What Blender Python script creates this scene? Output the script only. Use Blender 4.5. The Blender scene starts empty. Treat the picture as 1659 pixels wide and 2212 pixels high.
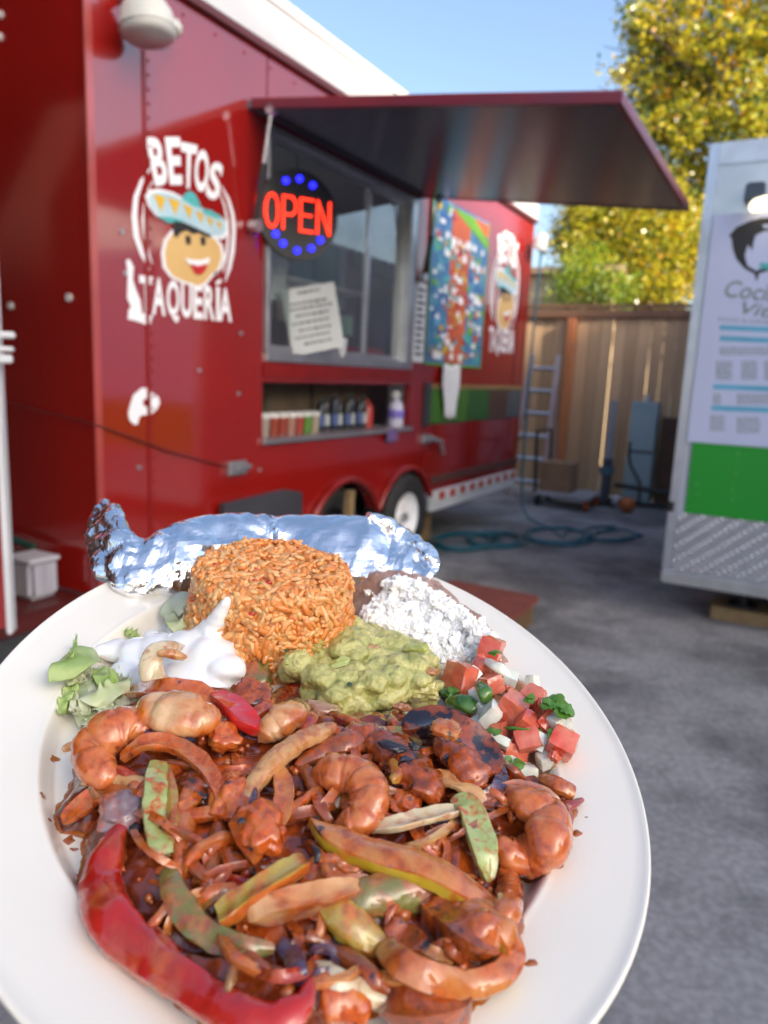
import bpy, bmesh, math, random
import numpy as np
from mathutils import Vector, Matrix, noise

# ============================================================ camera, light, exposure
sc = bpy.context.scene
COL = sc.collection
CAM_H = 1.4
PITCH, ROLL = math.radians(10.5), math.radians(2.5)
FPX, CXP, CYP = 1600.0, 829.5, 1106.0          # focal length and centre on a 1659 x 2212 picture
fw = np.array([0, math.cos(PITCH), -math.sin(PITCH)]); rt0 = np.array([1., 0, 0]); up0 = np.cross(rt0, fw)
RT = math.cos(ROLL) * rt0 + math.sin(ROLL) * up0; UP = np.cross(RT, fw); FW = fw
EYE = np.array([0, 0, CAM_H])
cam_data = bpy.data.cameras.new('camera')
cam = bpy.data.objects.new('camera', cam_data); COL.objects.link(cam); sc.camera = cam
cam.matrix_world = Matrix(((RT[0], UP[0], -FW[0], EYE[0]), (RT[1], UP[1], -FW[1], EYE[1]), (RT[2], UP[2], -FW[2], EYE[2]), (0, 0, 0, 1)))
cam_data.sensor_fit = 'VERTICAL'; cam_data.sensor_height = 36.0; cam_data.lens = 36.0 * FPX / 2212
cam_data.clip_start = 0.01; cam_data.clip_end = 600
cam_data.dof.use_dof = True; cam_data.dof.focus_distance = 0.31; cam_data.dof.aperture_fstop = 10.8

# frame of the red trailer: X along its side (away from the viewer), Y into it, Z up, origin under the rear wheel
AX = np.array([0.47898572, 0.87782269, 0.0]); AN = np.array([0.87782269, -0.47898572, 0.0]); ORG = np.array([0.15948687, 5.48019625, 0.0])
ANG = math.atan2(AX[1], AX[0])
def T(t, d, z): return Vector(ORG + AX * t - AN * d + np.array([0, 0, z]))

SUN_EL = math.radians(30)
SUN_DIR = AX * math.cos(math.radians(108)) + AN * math.sin(math.radians(108))     # towards the sun, horizontal
world = bpy.data.worlds.new('World'); sc.world = world; world.use_nodes = True
wn = world.node_tree.nodes; wl = world.node_tree.links
sky = wn.new('ShaderNodeTexSky'); sky.sky_type = 'NISHITA'; sky.sun_disc = False
sky.sun_elevation = SUN_EL; sky.sun_rotation = math.atan2(SUN_DIR[0], SUN_DIR[1])
sky.altitude = 0; sky.air_density = 1.0; sky.dust_density = 3.6; sky.ozone_density = 1.8
bg = wn['Background']; bg.inputs['Strength'].default_value = 0.15
wl.new(sky.outputs['Color'], bg.inputs['Color'])
sun_d = bpy.data.lights.new('sun', 'SUN'); sun_d.energy = 5.0; sun_d.angle = math.radians(0.5); sun_d.color = (1.0, 0.87, 0.68)
sun = bpy.data.objects.new('sun', sun_d); COL.objects.link(sun)
sdir = Vector((SUN_DIR[0] * math.cos(SUN_EL), SUN_DIR[1] * math.cos(SUN_EL), math.sin(SUN_EL)))
sun.rotation_euler = (-sdir).to_track_quat('-Z', 'Y').to_euler(); sun.location = (0, 0, 30)
sc.view_settings.view_transform = 'Standard'; sc.view_settings.look = 'None'; sc.view_settings.gamma = 1.0
sc.view_settings.exposure = 1.22
sc.render.engine = 'CYCLES'
sc.cycles.max_bounces = 7; sc.cycles.diffuse_bounces = 3; sc.cycles.glossy_bounces = 4; sc.cycles.transmission_bounces = 6
sc.cycles.transparent_max_bounces = 8; sc.cycles.caustics_reflective = False; sc.cycles.caustics_refractive = False
sc.cycles.sample_clamp_indirect = 6.0; sc.cycles.use_denoising = True

random.seed(7)
# ============================================================ measuring helpers
def ray(x, y): return FW + RT * (x - CXP) / FPX - UP * (y - CYP) / FPX
def hit(x, y, p0, n):
    d = ray(x, y); return EYE + d * (((p0 - EYE) @ n) / (d @ n))
def L(x, y, out=0.0):
    """point of the trailer's side wall seen at a picture position, in the trailer's frame: (t, depth, z)"""
    p = hit(x, y, ORG + AN * out, AN); q = p - ORG
    return (float(q @ AX), -out, float(p[2]))

# ============================================================ materials
MATS = {}
def _n(nt, typ, **kw):
    n = nt.nodes.new(typ)
    for k, v in kw.items(): setattr(n, k, v)
    return n
def mat(name, c1, c2=None, scale=4.0, rough=0.5, bump=0.0, bscale=60.0, metal=0.0, coat=0.0, sss=0.0, ior=1.5, trans=0.0,
        stretch=(1, 1, 1), detail=4.0, lo=0.35, hi=0.65, rvar=0.0, emit=None, estr=0.0, coat_rough=0.08, translucent=0.0, sssr=0.004, hue=0.0, bdist=0.002):
    if name in MATS: return MATS[name]
    m = bpy.data.materials.new(name); m.use_nodes = True; nt = m.node_tree; ns = nt.nodes; lk = nt.links
    b = ns['Principled BSDF']
    tc = _n(nt, 'ShaderNodeTexCoord'); mp = _n(nt, 'ShaderNodeMapping'); mp.inputs['Scale'].default_value = stretch
    lk.new(tc.outputs['Object'], mp.inputs['Vector'])
    oi = _n(nt, 'ShaderNodeObjectInfo'); mul = _n(nt, 'ShaderNodeMath', operation='MULTIPLY'); mul.inputs[1].default_value = 37.0
    lk.new(oi.outputs['Random'], mul.inputs[0])
    nz = _n(nt, 'ShaderNodeTexNoise', noise_dimensions='4D'); nz.inputs['Scale'].default_value = scale; nz.inputs['Detail'].default_value = detail
    lk.new(mp.outputs['Vector'], nz.inputs['Vector']); lk.new(mul.outputs[0], nz.inputs['W'])
    cr = _n(nt, 'ShaderNodeValToRGB'); c2 = c2 or tuple(x * 0.8 for x in c1)
    cr.color_ramp.elements[0].position = lo; cr.color_ramp.elements[0].color = (*c1, 1)
    cr.color_ramp.elements[1].position = hi; cr.color_ramp.elements[1].color = (*c2, 1)
    lk.new(nz.outputs['Fac'], cr.inputs['Fac'])
    out = cr.outputs['Color']
    if hue:
        hs = _n(nt, 'ShaderNodeHueSaturation'); mr = _n(nt, 'ShaderNodeMapRange'); mr.inputs['To Min'].default_value = 1 - hue; mr.inputs['To Max'].default_value = 1 + hue
        lk.new(oi.outputs['Random'], mr.inputs['Value']); lk.new(mr.outputs[0], hs.inputs['Value']); lk.new(out, hs.inputs['Color']); out = hs.outputs['Color']
    lk.new(out, b.inputs['Base Color'])
    b.inputs['Roughness'].default_value = rough; b.inputs['Metallic'].default_value = metal; b.inputs['IOR'].default_value = ior
    b.inputs['Coat Weight'].default_value = coat; b.inputs['Coat Roughness'].default_value = coat_rough
    b.inputs['Transmission Weight'].default_value = trans
    if sss:
        b.inputs['Subsurface Weight'].default_value = sss; b.inputs['Subsurface Radius'].default_value = (1.0, 0.5, 0.25); b.inputs['Subsurface Scale'].default_value = sssr
    if rvar:
        mr = _n(nt, 'ShaderNodeMapRange'); mr.inputs['To Min'].default_value = max(0.02, rough - rvar); mr.inputs['To Max'].default_value = min(1, rough + rvar)
        n3 = _n(nt, 'ShaderNodeTexNoise'); n3.inputs['Scale'].default_value = scale * 2.3; lk.new(mp.outputs['Vector'], n3.inputs['Vector'])
        lk.new(n3.outputs['Fac'], mr.inputs['Value']); lk.new(mr.outputs[0], b.inputs['Roughness'])
    if bump:
        n2 = _n(nt, 'ShaderNodeTexNoise', noise_dimensions='4D'); n2.inputs['Scale'].default_value = bscale; n2.inputs['Detail'].default_value = 5
        lk.new(mp.outputs['Vector'], n2.inputs['Vector']); lk.new(mul.outputs[0], n2.inputs['W'])
        bp = _n(nt, 'ShaderNodeBump'); bp.inputs['Strength'].default_value = bump; bp.inputs['Distance'].default_value = bdist
        lk.new(n2.outputs['Fac'], bp.inputs['Height']); lk.new(bp.outputs['Normal'], b.inputs['Normal'])
    if emit:
        b.inputs['Emission Color'].default_value = (*emit, 1); b.inputs['Emission Strength'].default_value = estr
    if translucent:
        tr = _n(nt, 'ShaderNodeBsdfTranslucent'); mx = _n(nt, 'ShaderNodeMixShader'); mx.inputs[0].default_value = translucent
        lk.new(out, tr.inputs['Color']); lk.new(b.outputs[0], mx.inputs[1]); lk.new(tr.outputs[0], mx.inputs[2])
        lk.new(mx.outputs[0], ns['Material Output'].inputs['Surface'])
    MATS[name] = m
    return m

def sauced(name, base, base2=None, sauce=(0.36, 0.085, 0.022), cover=0.5, char=0.0, scale=130.0, rough=0.28, sss=0.12, stretch=(1, 1, 1)):
    """cooked food: its own colour, a broken coat of chilli sauce over it, and charred flecks"""
    if name in MATS: return MATS[name]
    scale *= 1.45
    m = mat(name, base, base2 or tuple(x * 0.75 for x in base), scale=scale * 0.7, rough=rough, bump=0.55, bscale=300, coat=1.0, sss=sss, sssr=0.002, coat_rough=0.03, bdist=0.0010, stretch=stretch)
    nt = m.node_tree; lk = nt.links; b = nt.nodes['Principled BSDF']; b.inputs['Specular IOR Level'].default_value = 0.35
    src = b.inputs['Base Color'].links[0].from_socket
    mp = [n for n in nt.nodes if n.type == 'MAPPING'][0]; mul = [n for n in nt.nodes if n.type == 'MATH'][0]
    n1 = _n(nt, 'ShaderNodeTexNoise', noise_dimensions='4D'); n1.inputs['Scale'].default_value = scale; n1.inputs['Detail'].default_value = 3.5; n1.inputs['Distortion'].default_value = 0.7
    ad = _n(nt, 'ShaderNodeMath', operation='ADD'); ad.inputs[1].default_value = 5.1; lk.new(mul.outputs[0], ad.inputs[0])
    lk.new(mp.outputs['Vector'], n1.inputs['Vector']); lk.new(ad.outputs[0], n1.inputs['W'])
    r1 = _n(nt, 'ShaderNodeValToRGB'); e = r1.color_ramp.elements; p = 0.68 - 0.36 * cover
    e[0].position = p - 0.09; e[0].color = (0, 0, 0, 1); e[1].position = p + 0.10; e[1].color = (1, 1, 1, 1)
    lk.new(n1.outputs['Fac'], r1.inputs['Fac'])
    # sauce colour itself varies from orange to brown
    n2 = _n(nt, 'ShaderNodeTexNoise'); n2.inputs['Scale'].default_value = scale * 2.2; n2.inputs['Detail'].default_value = 4; lk.new(mp.outputs['Vector'], n2.inputs['Vector'])
    r2 = _n(nt, 'ShaderNodeValToRGB'); f = r2.color_ramp.elements
    f[0].position = 0.35; f[0].color = (sauce[0] * 1.2, sauce[1] * 1.25, sauce[2] * 1.0, 1); f[1].position = 0.62; f[1].color = (sauce[0] * 0.72, sauce[1] * 0.62, sauce[2] * 0.7, 1)
    lk.new(n2.outputs['Fac'], r2.inputs['Fac'])
    mx = _n(nt, 'ShaderNodeMix', data_type='RGBA'); lk.new(r1.outputs['Color'], mx.inputs['Factor'])
    lk.new(src, mx.inputs[6]); lk.new(r2.outputs['Color'], mx.inputs[7]); res = mx.outputs[2]
    if char:
        n3 = _n(nt, 'ShaderNodeTexNoise', noise_dimensions='4D'); n3.inputs['Scale'].default_value = scale * 0.9; n3.inputs['Detail'].default_value = 5
        a2 = _n(nt, 'ShaderNodeMath', operation='ADD'); a2.inputs[1].default_value = 11.7; lk.new(mul.outputs[0], a2.inputs[0])
        lk.new(mp.outputs['Vector'], n3.inputs['Vector']); lk.new(a2.outputs[0], n3.inputs['W'])
        r3 = _n(nt, 'ShaderNodeValToRGB'); h = r3.color_ramp.elements; q = 0.70 - 0.3 * char
        h[0].position = q - 0.03; h[0].color = (0, 0, 0, 1); h[1].position = q + 0.04; h[1].color = (1, 1, 1, 1)
        lk.new(n3.outputs['Fac'], r3.inputs['Fac'])
        m2 = _n(nt, 'ShaderNodeMix', data_type='RGBA'); lk.new(r3.outputs['Color'], m2.inputs['Factor'])
        lk.new(res, m2.inputs[6]); m2.inputs[7].default_value = (0.018, 0.012, 0.016, 1); res = m2.outputs[2]
    lk.new(res, b.inputs['Base Color'])
    return m

# ============================================================ object helpers
def props(o, label=None, cat=None, group=None, kind=None):
    if label: o['label'] = label
    if cat: o['category'] = cat
    if group: o['group'] = group
    if kind: o['kind'] = kind
    return o
def empty(name, loc, label, cat, group=None, rot=None):
    o = bpy.data.objects.new(name, None); COL.objects.link(o); o.empty_display_size = 0.1
    o.location = loc
    o.rotation_euler = rot or (0, 0, 0)
    return props(o, label, cat, group)
def frame_thing(name, t, d, z, label, cat, group=None, turn=0.0):
    return empty(name, T(t, d, z), label, cat, group, (0, 0, ANG + turn))
def mesh_obj(name, verts, faces, m, parent=None, smooth=False, loc=None, rot=None, mats=None, midx=None):
    me = bpy.data.meshes.new(name); me.from_pydata([tuple(v) for v in verts], [], faces); me.update()
    if mats:
        for q in mats: me.materials.append(q)
    elif m: me.materials.append(m)
    if smooth: me.polygons.foreach_set('use_smooth', [True] * len(me.polygons))
    if midx is not None: me.polygons.foreach_set('material_index', midx)
    o = bpy.data.objects.new(name, me); COL.objects.link(o)
    if parent: o.parent = parent
    if loc is not None: o.location = loc
    if rot is not None: o.rotation_euler = rot
    return o

class MB:
    """collects boxes, tubes, prisms; build() links them as one mesh object"""
    def __init__(s): s.v = []; s.f = []
    def add(s, v, f):
        k = len(s.v); s.v += [tuple(p) for p in v]; s.f += [tuple(i + k for i in q) for q in f]; return s
    def box(s, x0, x1, y0, y1, z0, z1, M=None):
        v = [(x, y, z) for x in (x0, x1) for y in (y0, y1) for z in (z0, z1)]
        if M is not None: v = [M @ Vector(p) for p in v]
        return s.add(v, [(0, 1, 3, 2), (4, 6, 7, 5), (0, 4, 5, 1), (2, 3, 7, 6), (0, 2, 6, 4), (1, 5, 7, 3)])
    def tube(s, pts, r, n=8, cap=True):
        pts = [Vector(p) for p in pts]; rings = []
        rs = r if isinstance(r, (list, tuple)) else [r] * len(pts)
        ref = None
        for i, p in enumerate(pts):
            tg = (pts[min(i + 1, len(pts) - 1)] - pts[max(i - 1, 0)]).normalized()
            if ref is None: ref = tg.orthogonal().normalized()
            ref = (ref - tg * ref.dot(tg)).normalized(); b = tg.cross(ref)
            rings.append([p + (ref * math.cos(a) + b * math.sin(a)) * rs[i] for a in [2 * math.pi * k / n for k in range(n)]])
        v = [q for rr in rings for q in rr]; f = []
        for i in range(len(pts) - 1):
            for k in range(n): f.append((i * n + k, i * n + (k + 1) % n, (i + 1) * n + (k + 1) % n, (i + 1) * n + k))
        if cap: f.append(tuple(range(n - 1, -1, -1))); f.append(tuple((len(pts) - 1) * n + k for k in range(n)))
        return s.add(v, f)
    def prism(s, poly, d0, d1):
        """poly in (t, z), extruded along depth from d0 to d1"""
        n = len(poly); v = [(p[0], d0, p[1]) for p in poly] + [(p[0], d1, p[1]) for p in poly]
        f = [tuple(range(n)), tuple(range(2 * n - 1, n - 1, -1))] + [(i, i + n, (i + 1) % n + n, (i + 1) % n) for i in range(n)]
        return s.add(v, f)
    def disc(s, c, ax, r, h, n=24, r2=None):
        c = Vector(c); ax = Vector(ax).normalized(); return s.tube([c - ax * h / 2, c + ax * h / 2], [r, r2 if r2 is not None else r], n)
    def lathe(s, prof, c, ax=(0, 0, 1), n=20):
        c = Vector(c); ax = Vector(ax).normalized(); e = ax.orthogonal().normalized(); b = ax.cross(e); v = []; f = []
        for (r, h) in prof:
            for k in range(n):
                a = 2 * math.pi * k / n; v.append(c + ax * h + (e * math.cos(a) + b * math.sin(a)) * r)
        for i in range(len(prof) - 1):
            for k in range(n): f.append((i * n + k, i * n + (k + 1) % n, (i + 1) * n + (k + 1) % n, (i + 1) * n + k))
        return s.add(v, f)
    def build(s, name, m, parent=None, smooth=False, bevel=0.0, loc=None, rot=None):
        o = mesh_obj(name, s.v, s.f, m, parent, smooth, loc, rot)
        bm = bmesh.new(); bm.from_mesh(o.data); bmesh.ops.recalc_face_normals(bm, faces=bm.faces)
        if bevel: bmesh.ops.bevel(bm, geom=bm.edges[:], offset=bevel, segments=2, affect='EDGES', clamp_overlap=True)
        bm.to_mesh(o.data); bm.free()
        if smooth and not bevel:
            o.data.set_sharp_from_angle(angle=math.radians(50))
        return o
def box(name, x0, x1, y0, y1, z0, z1, m, parent, bevel=0.0):
    return MB().box(x0, x1, y0, y1, z0, z1).build(name, m, parent, bevel=bevel)

FONT_CACHE = {}
def glyph(ch, fat=0.0):
    k = (ch, fat)
    if k in FONT_CACHE: return FONT_CACHE[k]
    cu = bpy.data.curves.new('g', 'FONT'); cu.body = ch; cu.offset = fat; cu.resolution_u = 4; cu.fill_mode = 'BOTH'
    o = bpy.data.objects.new('g', cu); COL.objects.link(o)
    dg = bpy.context.evaluated_depsgraph_get(); me = bpy.data.meshes.new_from_object(o.evaluated_get(dg))
    v = np.array([x.co[:2] for x in me.vertices]) if len(me.vertices) else np.zeros((0, 2)); f = [tuple(p.vertices) for p in me.polygons]
    bpy.data.objects.remove(o); bpy.data.meshes.remove(me); bpy.data.curves.remove(cu)
    FONT_CACHE[k] = (v, f); return v, f
def put_glyph(mb, ch, quad, off, fat=0.0):
    """fit a glyph in the quad (TL, TR, BL, BR) of (t, z) points at depth off"""
    v, f = glyph(ch, fat); lo = v.min(0); hi = v.max(0); uv = (v - lo) / np.maximum(hi - lo, 1e-6)
    TL, TR, BL, BR = [np.array(q, float) for q in quad]
    out = []
    for a, b in uv:
        p = (BL * (1 - a) + BR * a) * (1 - b) + (TL * (1 - a) + TR * a) * b; out.append((p[0], off, p[1]))
    mb.add(out, f)
def text_mesh(s, size, fat=0.0):
    cu = bpy.data.curves.new('g', 'FONT'); cu.body = s; cu.offset = fat; cu.size = size; cu.resolution_u = 3
    o = bpy.data.objects.new('g', cu); COL.objects.link(o)
    dg = bpy.context.evaluated_depsgraph_get(); me = bpy.data.meshes.new_from_object(o.evaluated_get(dg))
    v = [tuple(x.co) for x in me.vertices]; f = [tuple(p.vertices) for p in me.polygons]
    bpy.data.objects.remove(o); bpy.data.meshes.remove(me); bpy.data.curves.remove(cu)
    return v, f

# ============================================================ common materials
red = mat('red_paint', (0.30, 0.009, 0.006), (0.25, 0.009, 0.007), scale=1.6, rough=0.10, ior=2.1, coat=0.3, coat_rough=0.05, bump=0.04, bscale=1.5, bdist=0.05)
red_dull = mat('red_paint_shabby', (0.30, 0.016, 0.01), (0.2, 0.012, 0.01), scale=5, rough=0.4, bump=0.1)
red_trim = mat('red_trim_paint', (0.25, 0.011, 0.009), rough=0.25, scale=6)
darkgrey = mat('dark_grey_panel', (0.035, 0.036, 0.045), (0.05, 0.05, 0.06), rough=0.45, scale=3)
awn_mat = mat('awning_underside', (0.045, 0.047, 0.075), (0.055, 0.05, 0.062), rough=0.24, scale=1.2, ior=1.7)
alu = mat('aluminium', (0.62, 0.63, 0.65), (0.5, 0.5, 0.52), rough=0.33, metal=0.85, scale=8, bump=0.05)
alu_white = mat('white_metal_trim', (0.66, 0.67, 0.68), (0.58, 0.59, 0.60), rough=0.4, scale=3)
steel = mat('interior_steel', (0.86, 0.86, 0.83), (0.78, 0.78, 0.75), rough=0.4, scale=2, metal=0.1)
white = mat('white_vinyl', (0.88, 0.88, 0.90), (0.84, 0.84, 0.86), rough=0.45, scale=9)
paper = mat('paper', (0.75, 0.76, 0.78), (0.68, 0.68, 0.7), rough=0.8, scale=12)
black = mat('black_plastic', (0.012, 0.012, 0.014), rough=0.4)
rubber = mat('tyre_rubber', (0.018, 0.018, 0.020), (0.03, 0.03, 0.03), rough=0.8, scale=14, bump=0.4, bscale=40)
ink = mat('black_ink', (0.02, 0.02, 0.022), rough=0.6)
teal = mat('teal_ink', (0.08, 0.45, 0.45), rough=0.5)
yellow = mat('yellow_ink', (0.75, 0.45, 0.03), rough=0.5)
skin_ink = mat('beige_ink', (0.70, 0.46, 0.18), (0.66, 0.42, 0.16), rough=0.5)
red_ink = mat('red_ink', (0.55, 0.02, 0.02), rough=0.5)
blue_ink = mat('blue_ink', (0.04, 0.12, 0.42), rough=0.5)
sky_ink = mat('sky_blue_ink', (0.12, 0.42, 0.62), rough=0.5)
green_ink = mat('green_ink', (0.16, 0.42, 0.04), rough=0.5)
orange_ink = mat('orange_ink', (0.62, 0.13, 0.05), rough=0.5)
glass = None
def make_glass():
    m = bpy.data.materials.new('window_glass'); m.use_nodes = True; nt = m.node_tree; ns = nt.nodes; ns.clear()
    o = ns.new('ShaderNodeOutputMaterial'); g = ns.new('ShaderNodeBsdfGlossy'); g.inputs['Roughness'].default_value = 0.02; g.inputs['Color'].default_value = (1, 1, 1, 1)
    t = ns.new('ShaderNodeBsdfTransparent'); t.inputs['Color'].default_value = (0.86, 0.9, 0.88, 1)
    lw = ns.new('ShaderNodeLayerWeight'); lw.inputs['Blend'].default_value = 0.5; fr = ns.new('ShaderNodeMath'); fr.operation = 'POWER'; fr.inputs[1].default_value = 4.0; nt.links.new(lw.outputs['Facing'], fr.inputs[0])
    nz = ns.new('ShaderNodeTexNoise'); nz.inputs['Scale'].default_value = 3.0
    ad = ns.new('ShaderNodeMath'); ad.operation = 'MULTIPLY_ADD'; ad.inputs[1].default_value = 0.22
    nt.links.new(nz.outputs['Fac'], ad.inputs[0]); nt.links.new(fr.outputs[0], ad.inputs[2])
    mx = ns.new('ShaderNodeMixShader'); nt.links.new(ad.outputs[0], mx.inputs[0]); nt.links.new(t.outputs[0], mx.inputs[1]); nt.links.new(g.outputs[0], mx.inputs[2])
    nt.links.new(mx.outputs[0], o.inputs['Surface']); return m
glass = make_glass()

# ============================================================ SETTING: ground
asphalt = mat('asphalt', (0.185, 0.183, 0.187), (0.25, 0.247, 0.25), scale=2.2, rough=0.85, bump=0.35, bscale=55, bdist=0.006, detail=10, lo=0.3, hi=0.72)
def asphalt_stains():
    nt = asphalt.node_tree; lk = nt.links; b = nt.nodes['Principled BSDF']; src = b.inputs['Base Color'].links[0].from_socket
    tc = [n for n in nt.nodes if n.type == 'TEX_COORD'][0]
    v = _n(nt, 'ShaderNodeTexNoise'); v.inputs['Scale'].default_value = 38; v.inputs['Detail'].default_value = 6; lk.new(tc.outputs['Object'], v.inputs['Vector'])
    r = _n(nt, 'ShaderNodeValToRGB'); r.color_ramp.elements[0].position = 0.42; r.color_ramp.elements[0].color = (0.86, 0.86, 0.86, 1); r.color_ramp.elements[1].position = 0.62; r.color_ramp.elements[1].color = (1.18, 1.18, 1.18, 1)
    lk.new(v.outputs['Fac'], r.inputs['Fac'])
    w = _n(nt, 'ShaderNodeTexNoise'); w.inputs['Scale'].default_value = 1.5; w.inputs['Detail'].default_value = 9; w.inputs['Roughness'].default_value = 0.65; lk.new(tc.outputs['Object'], w.inputs['Vector'])
    r2 = _n(nt, 'ShaderNodeValToRGB'); r2.color_ramp.elements[0].position = 0.4; r2.color_ramp.elements[0].color = (0.5, 0.5, 0.51, 1); r2.color_ramp.elements[1].position = 0.56; r2.color_ramp.elements[1].color = (1.1, 1.1, 1.1, 1)
    lk.new(w.outputs['Fac'], r2.inputs['Fac'])
    a = _n(nt, 'ShaderNodeMix', data_type='RGBA', blend_type='MULTIPLY'); a.inputs['Factor'].default_value = 1; lk.new(src, a.inputs[6]); lk.new(r.outputs['Color'], a.inputs[7])
    c = _n(nt, 'ShaderNodeMix', data_type='RGBA', blend_type='MULTIPLY'); c.inputs['Factor'].default_value = 1; lk.new(a.outputs[2], c.inputs[6]); lk.new(r2.outputs['Color'], c.inputs[7])
    lk.new(c.outputs[2], b.inputs['Base Color'])
asphalt_stains()
g = mesh_obj('ground', [(-250, -250, 0), (250, -250, 0), (250, 250, 0), (-250, 250, 0)], [(0, 1, 2, 3)], asphalt); props(g, kind='structure')

# ============================================================ RED FOOD TRAILER
TR = frame_thing('food_trailer', 0, 0, 0, 'glossy red food trailer with an open serving window and a raised awning flap', 'food trailer')
t0, t1, zb, zt, W = -2.81, 2.49, 0.50, 2.95, 2.35
wx0, wx1, wz0, wz1 = -1.72, -0.045, 1.475, 2.60            # serving window opening
sx0, sx1, sz0, sz1 = -1.73, -0.01, 1.035, 1.335            # condiment shelf opening
# side wall out of pieces round the openings (60 mm thick)
def wall_rects(rects, name, m):
    mb = MB()
    for (a, b, c, d) in rects: mb.box(a, b, 0, 0.05, c, d)
    return mb.build(name, m, TR)
WR = 0.43
def arch(tc):   # lower body with wheel arches cut out
    return [(tc - WR * math.cos(a), 0.30 + WR * 0.95 * math.sin(a)) for a in np.linspace(0.48, math.pi - 0.48, 15)]
low = [(t0, 0.5)] + arch(-0.87) + arch(-0.03) + [(t1, 0.5), (t1, sz0), (t0, sz0)]
side = MB(); side.prism(low, 0, 0.05)
for r in ((t0, sx0, sz0 , zt), (sx0, sx1, sz1, wz0), (wx0, wx1, wz1, zt), (sx1, t1, sz0, zt)):
    side.box(r[0], r[1], 0, 0.05, r[2], r[3])
side.build('side_panel', red, TR)
box('front_panel', t0 + .0, t0 + 0.05, 0.052, W, 0.42, zt, red, TR)
box('rear_panel', t1 - 0.05, t1, 0.052, W, 0.5, zt, red, TR)
fsp = MB()
for (a, b_, c, d_) in ((t0, -2.4, .5, zt), (.9, t1, .5, zt), (-2.4, .9, .5, 1.2), (-2.4, .9, 2.8, zt)): fsp.box(a, b_, W + .002, W + .05, c, d_)   # unseen opening added in the far side to light the interior
fsp.build('far_side_panel', red, TR)
rf = MB()
for (a, b_, c, d_) in ((t0 - .02, -2.5, -.03, W + .06), (2.3, t1 + .02, -.03, W + .06), (-2.5, 2.3, -.03, .1), (-2.5, 2.3, .64, W + .06)): rf.box(a, b_, c, d_, zt + .19, zt + .24)   # unseen slot added in the roof to let daylight into the kitchen
rf.build('roof', alu_white, TR)
box('roof_edge_trim', t0 - 0.02, t1 + 0.02, -0.022, 0.0, zt + 0.002, zt + 0.188, alu_white, TR, 0.004)
box('roof_drip_rail', t0 - 0.02, t1 + 0.02, -0.03, 0.0, zt - 0.035, zt - 0.001, mat('drip_rail', (0.12, 0.02, 0.02), rough=0.4), TR, 0.003)
box('corner_trim', t0 - 0.008, t0 + 0.03, -0.010, -0.001, 0.42, zt - 0.04, mat('corner_trim_paint', (0.42, 0.06, 0.05), rough=0.22, ior=1.9), TR, 0.003)
box('floor_panel', t0 + 0.06, t1 - 0.06, 0.06, W - 0.01, 0.88, 0.92, mat('floor_steel', (0.5, 0.5, 0.48), rough=0.5), TR)
box('interior_end_wall', t1 - 0.10, t1 - 0.055, 0.06, W - 0.08, 0.93, 2.84, steel, TR)
box('chassis_rail', t0, t1, 0.55, 0.65, 0.42, 0.56, black, TR)
# rivet rows
rv = MB()
for tt in (-2.50, ):
    for k in range(44): rv.disc((tt, -0.003, 0.56 + k * 0.054), (0, 1, 0), 0.006, 0.004, 8)
for k in range(26): rv.disc((-2.7 + k * 0.2, -0.003, 2.86), (0, 1, 0), 0.006, 0.004, 8)
o = rv.build('rivet', red_trim, TR); props(o, kind='stuff')
box('seam_strip', -2.535, -2.515, -0.004, -0.001, 0.52, 2.9, red_trim, TR)
# interior seen through the window
ibw = MB()
for (a, b_, c, d_) in ((t0 + .06, -2.4, .93, 2.84), (.9, t1 - .06, .93, 2.84), (-2.4, .9, .93, 1.2), (-2.4, .9, 2.8, 2.84)): ibw.box(a, b_, W - .06, W - .02, c, d_)  # leaves the added far-side light opening clear
ibw.build('interior_back_wall', steel, TR)
ic = MB()
for (a, b_, c, d_) in ((t0 + .06, -2.5, .06, W - .07), (2.3, t1 - .06, .06, W - .07), (-2.5, 2.3, .06, .1), (-2.5, 2.3, .64, W - .07)): ic.box(a, b_, c, d_, 2.85, 2.89)  # gap below the added roof slot
ic.build('interior_ceiling', steel, TR)
box('interior_fridge', 0.9, 1.5, 1.0, 1.7, 0.93, 2.3, mat('fridge_brown', (0.16, 0.10, 0.08), rough=0.5), TR, 0.02)
cab = MB(); cab.box(1.6, 2.3, 1.5, 2.2, 2.0, 2.6); cab.box(-0.8, -0.1, 1.6, 2.2, 0.94, 1.4); cab.build('wall_cabinet', mat('cabinet_grey', (0.5, 0.49, 0.46), (0.3, 0.3, 0.28), rough=0.5), TR, bevel=0.01)
box('counter', -1.7, -0.06, 0.06, 0.5, 1.40, 1.44, steel, TR)
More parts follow.
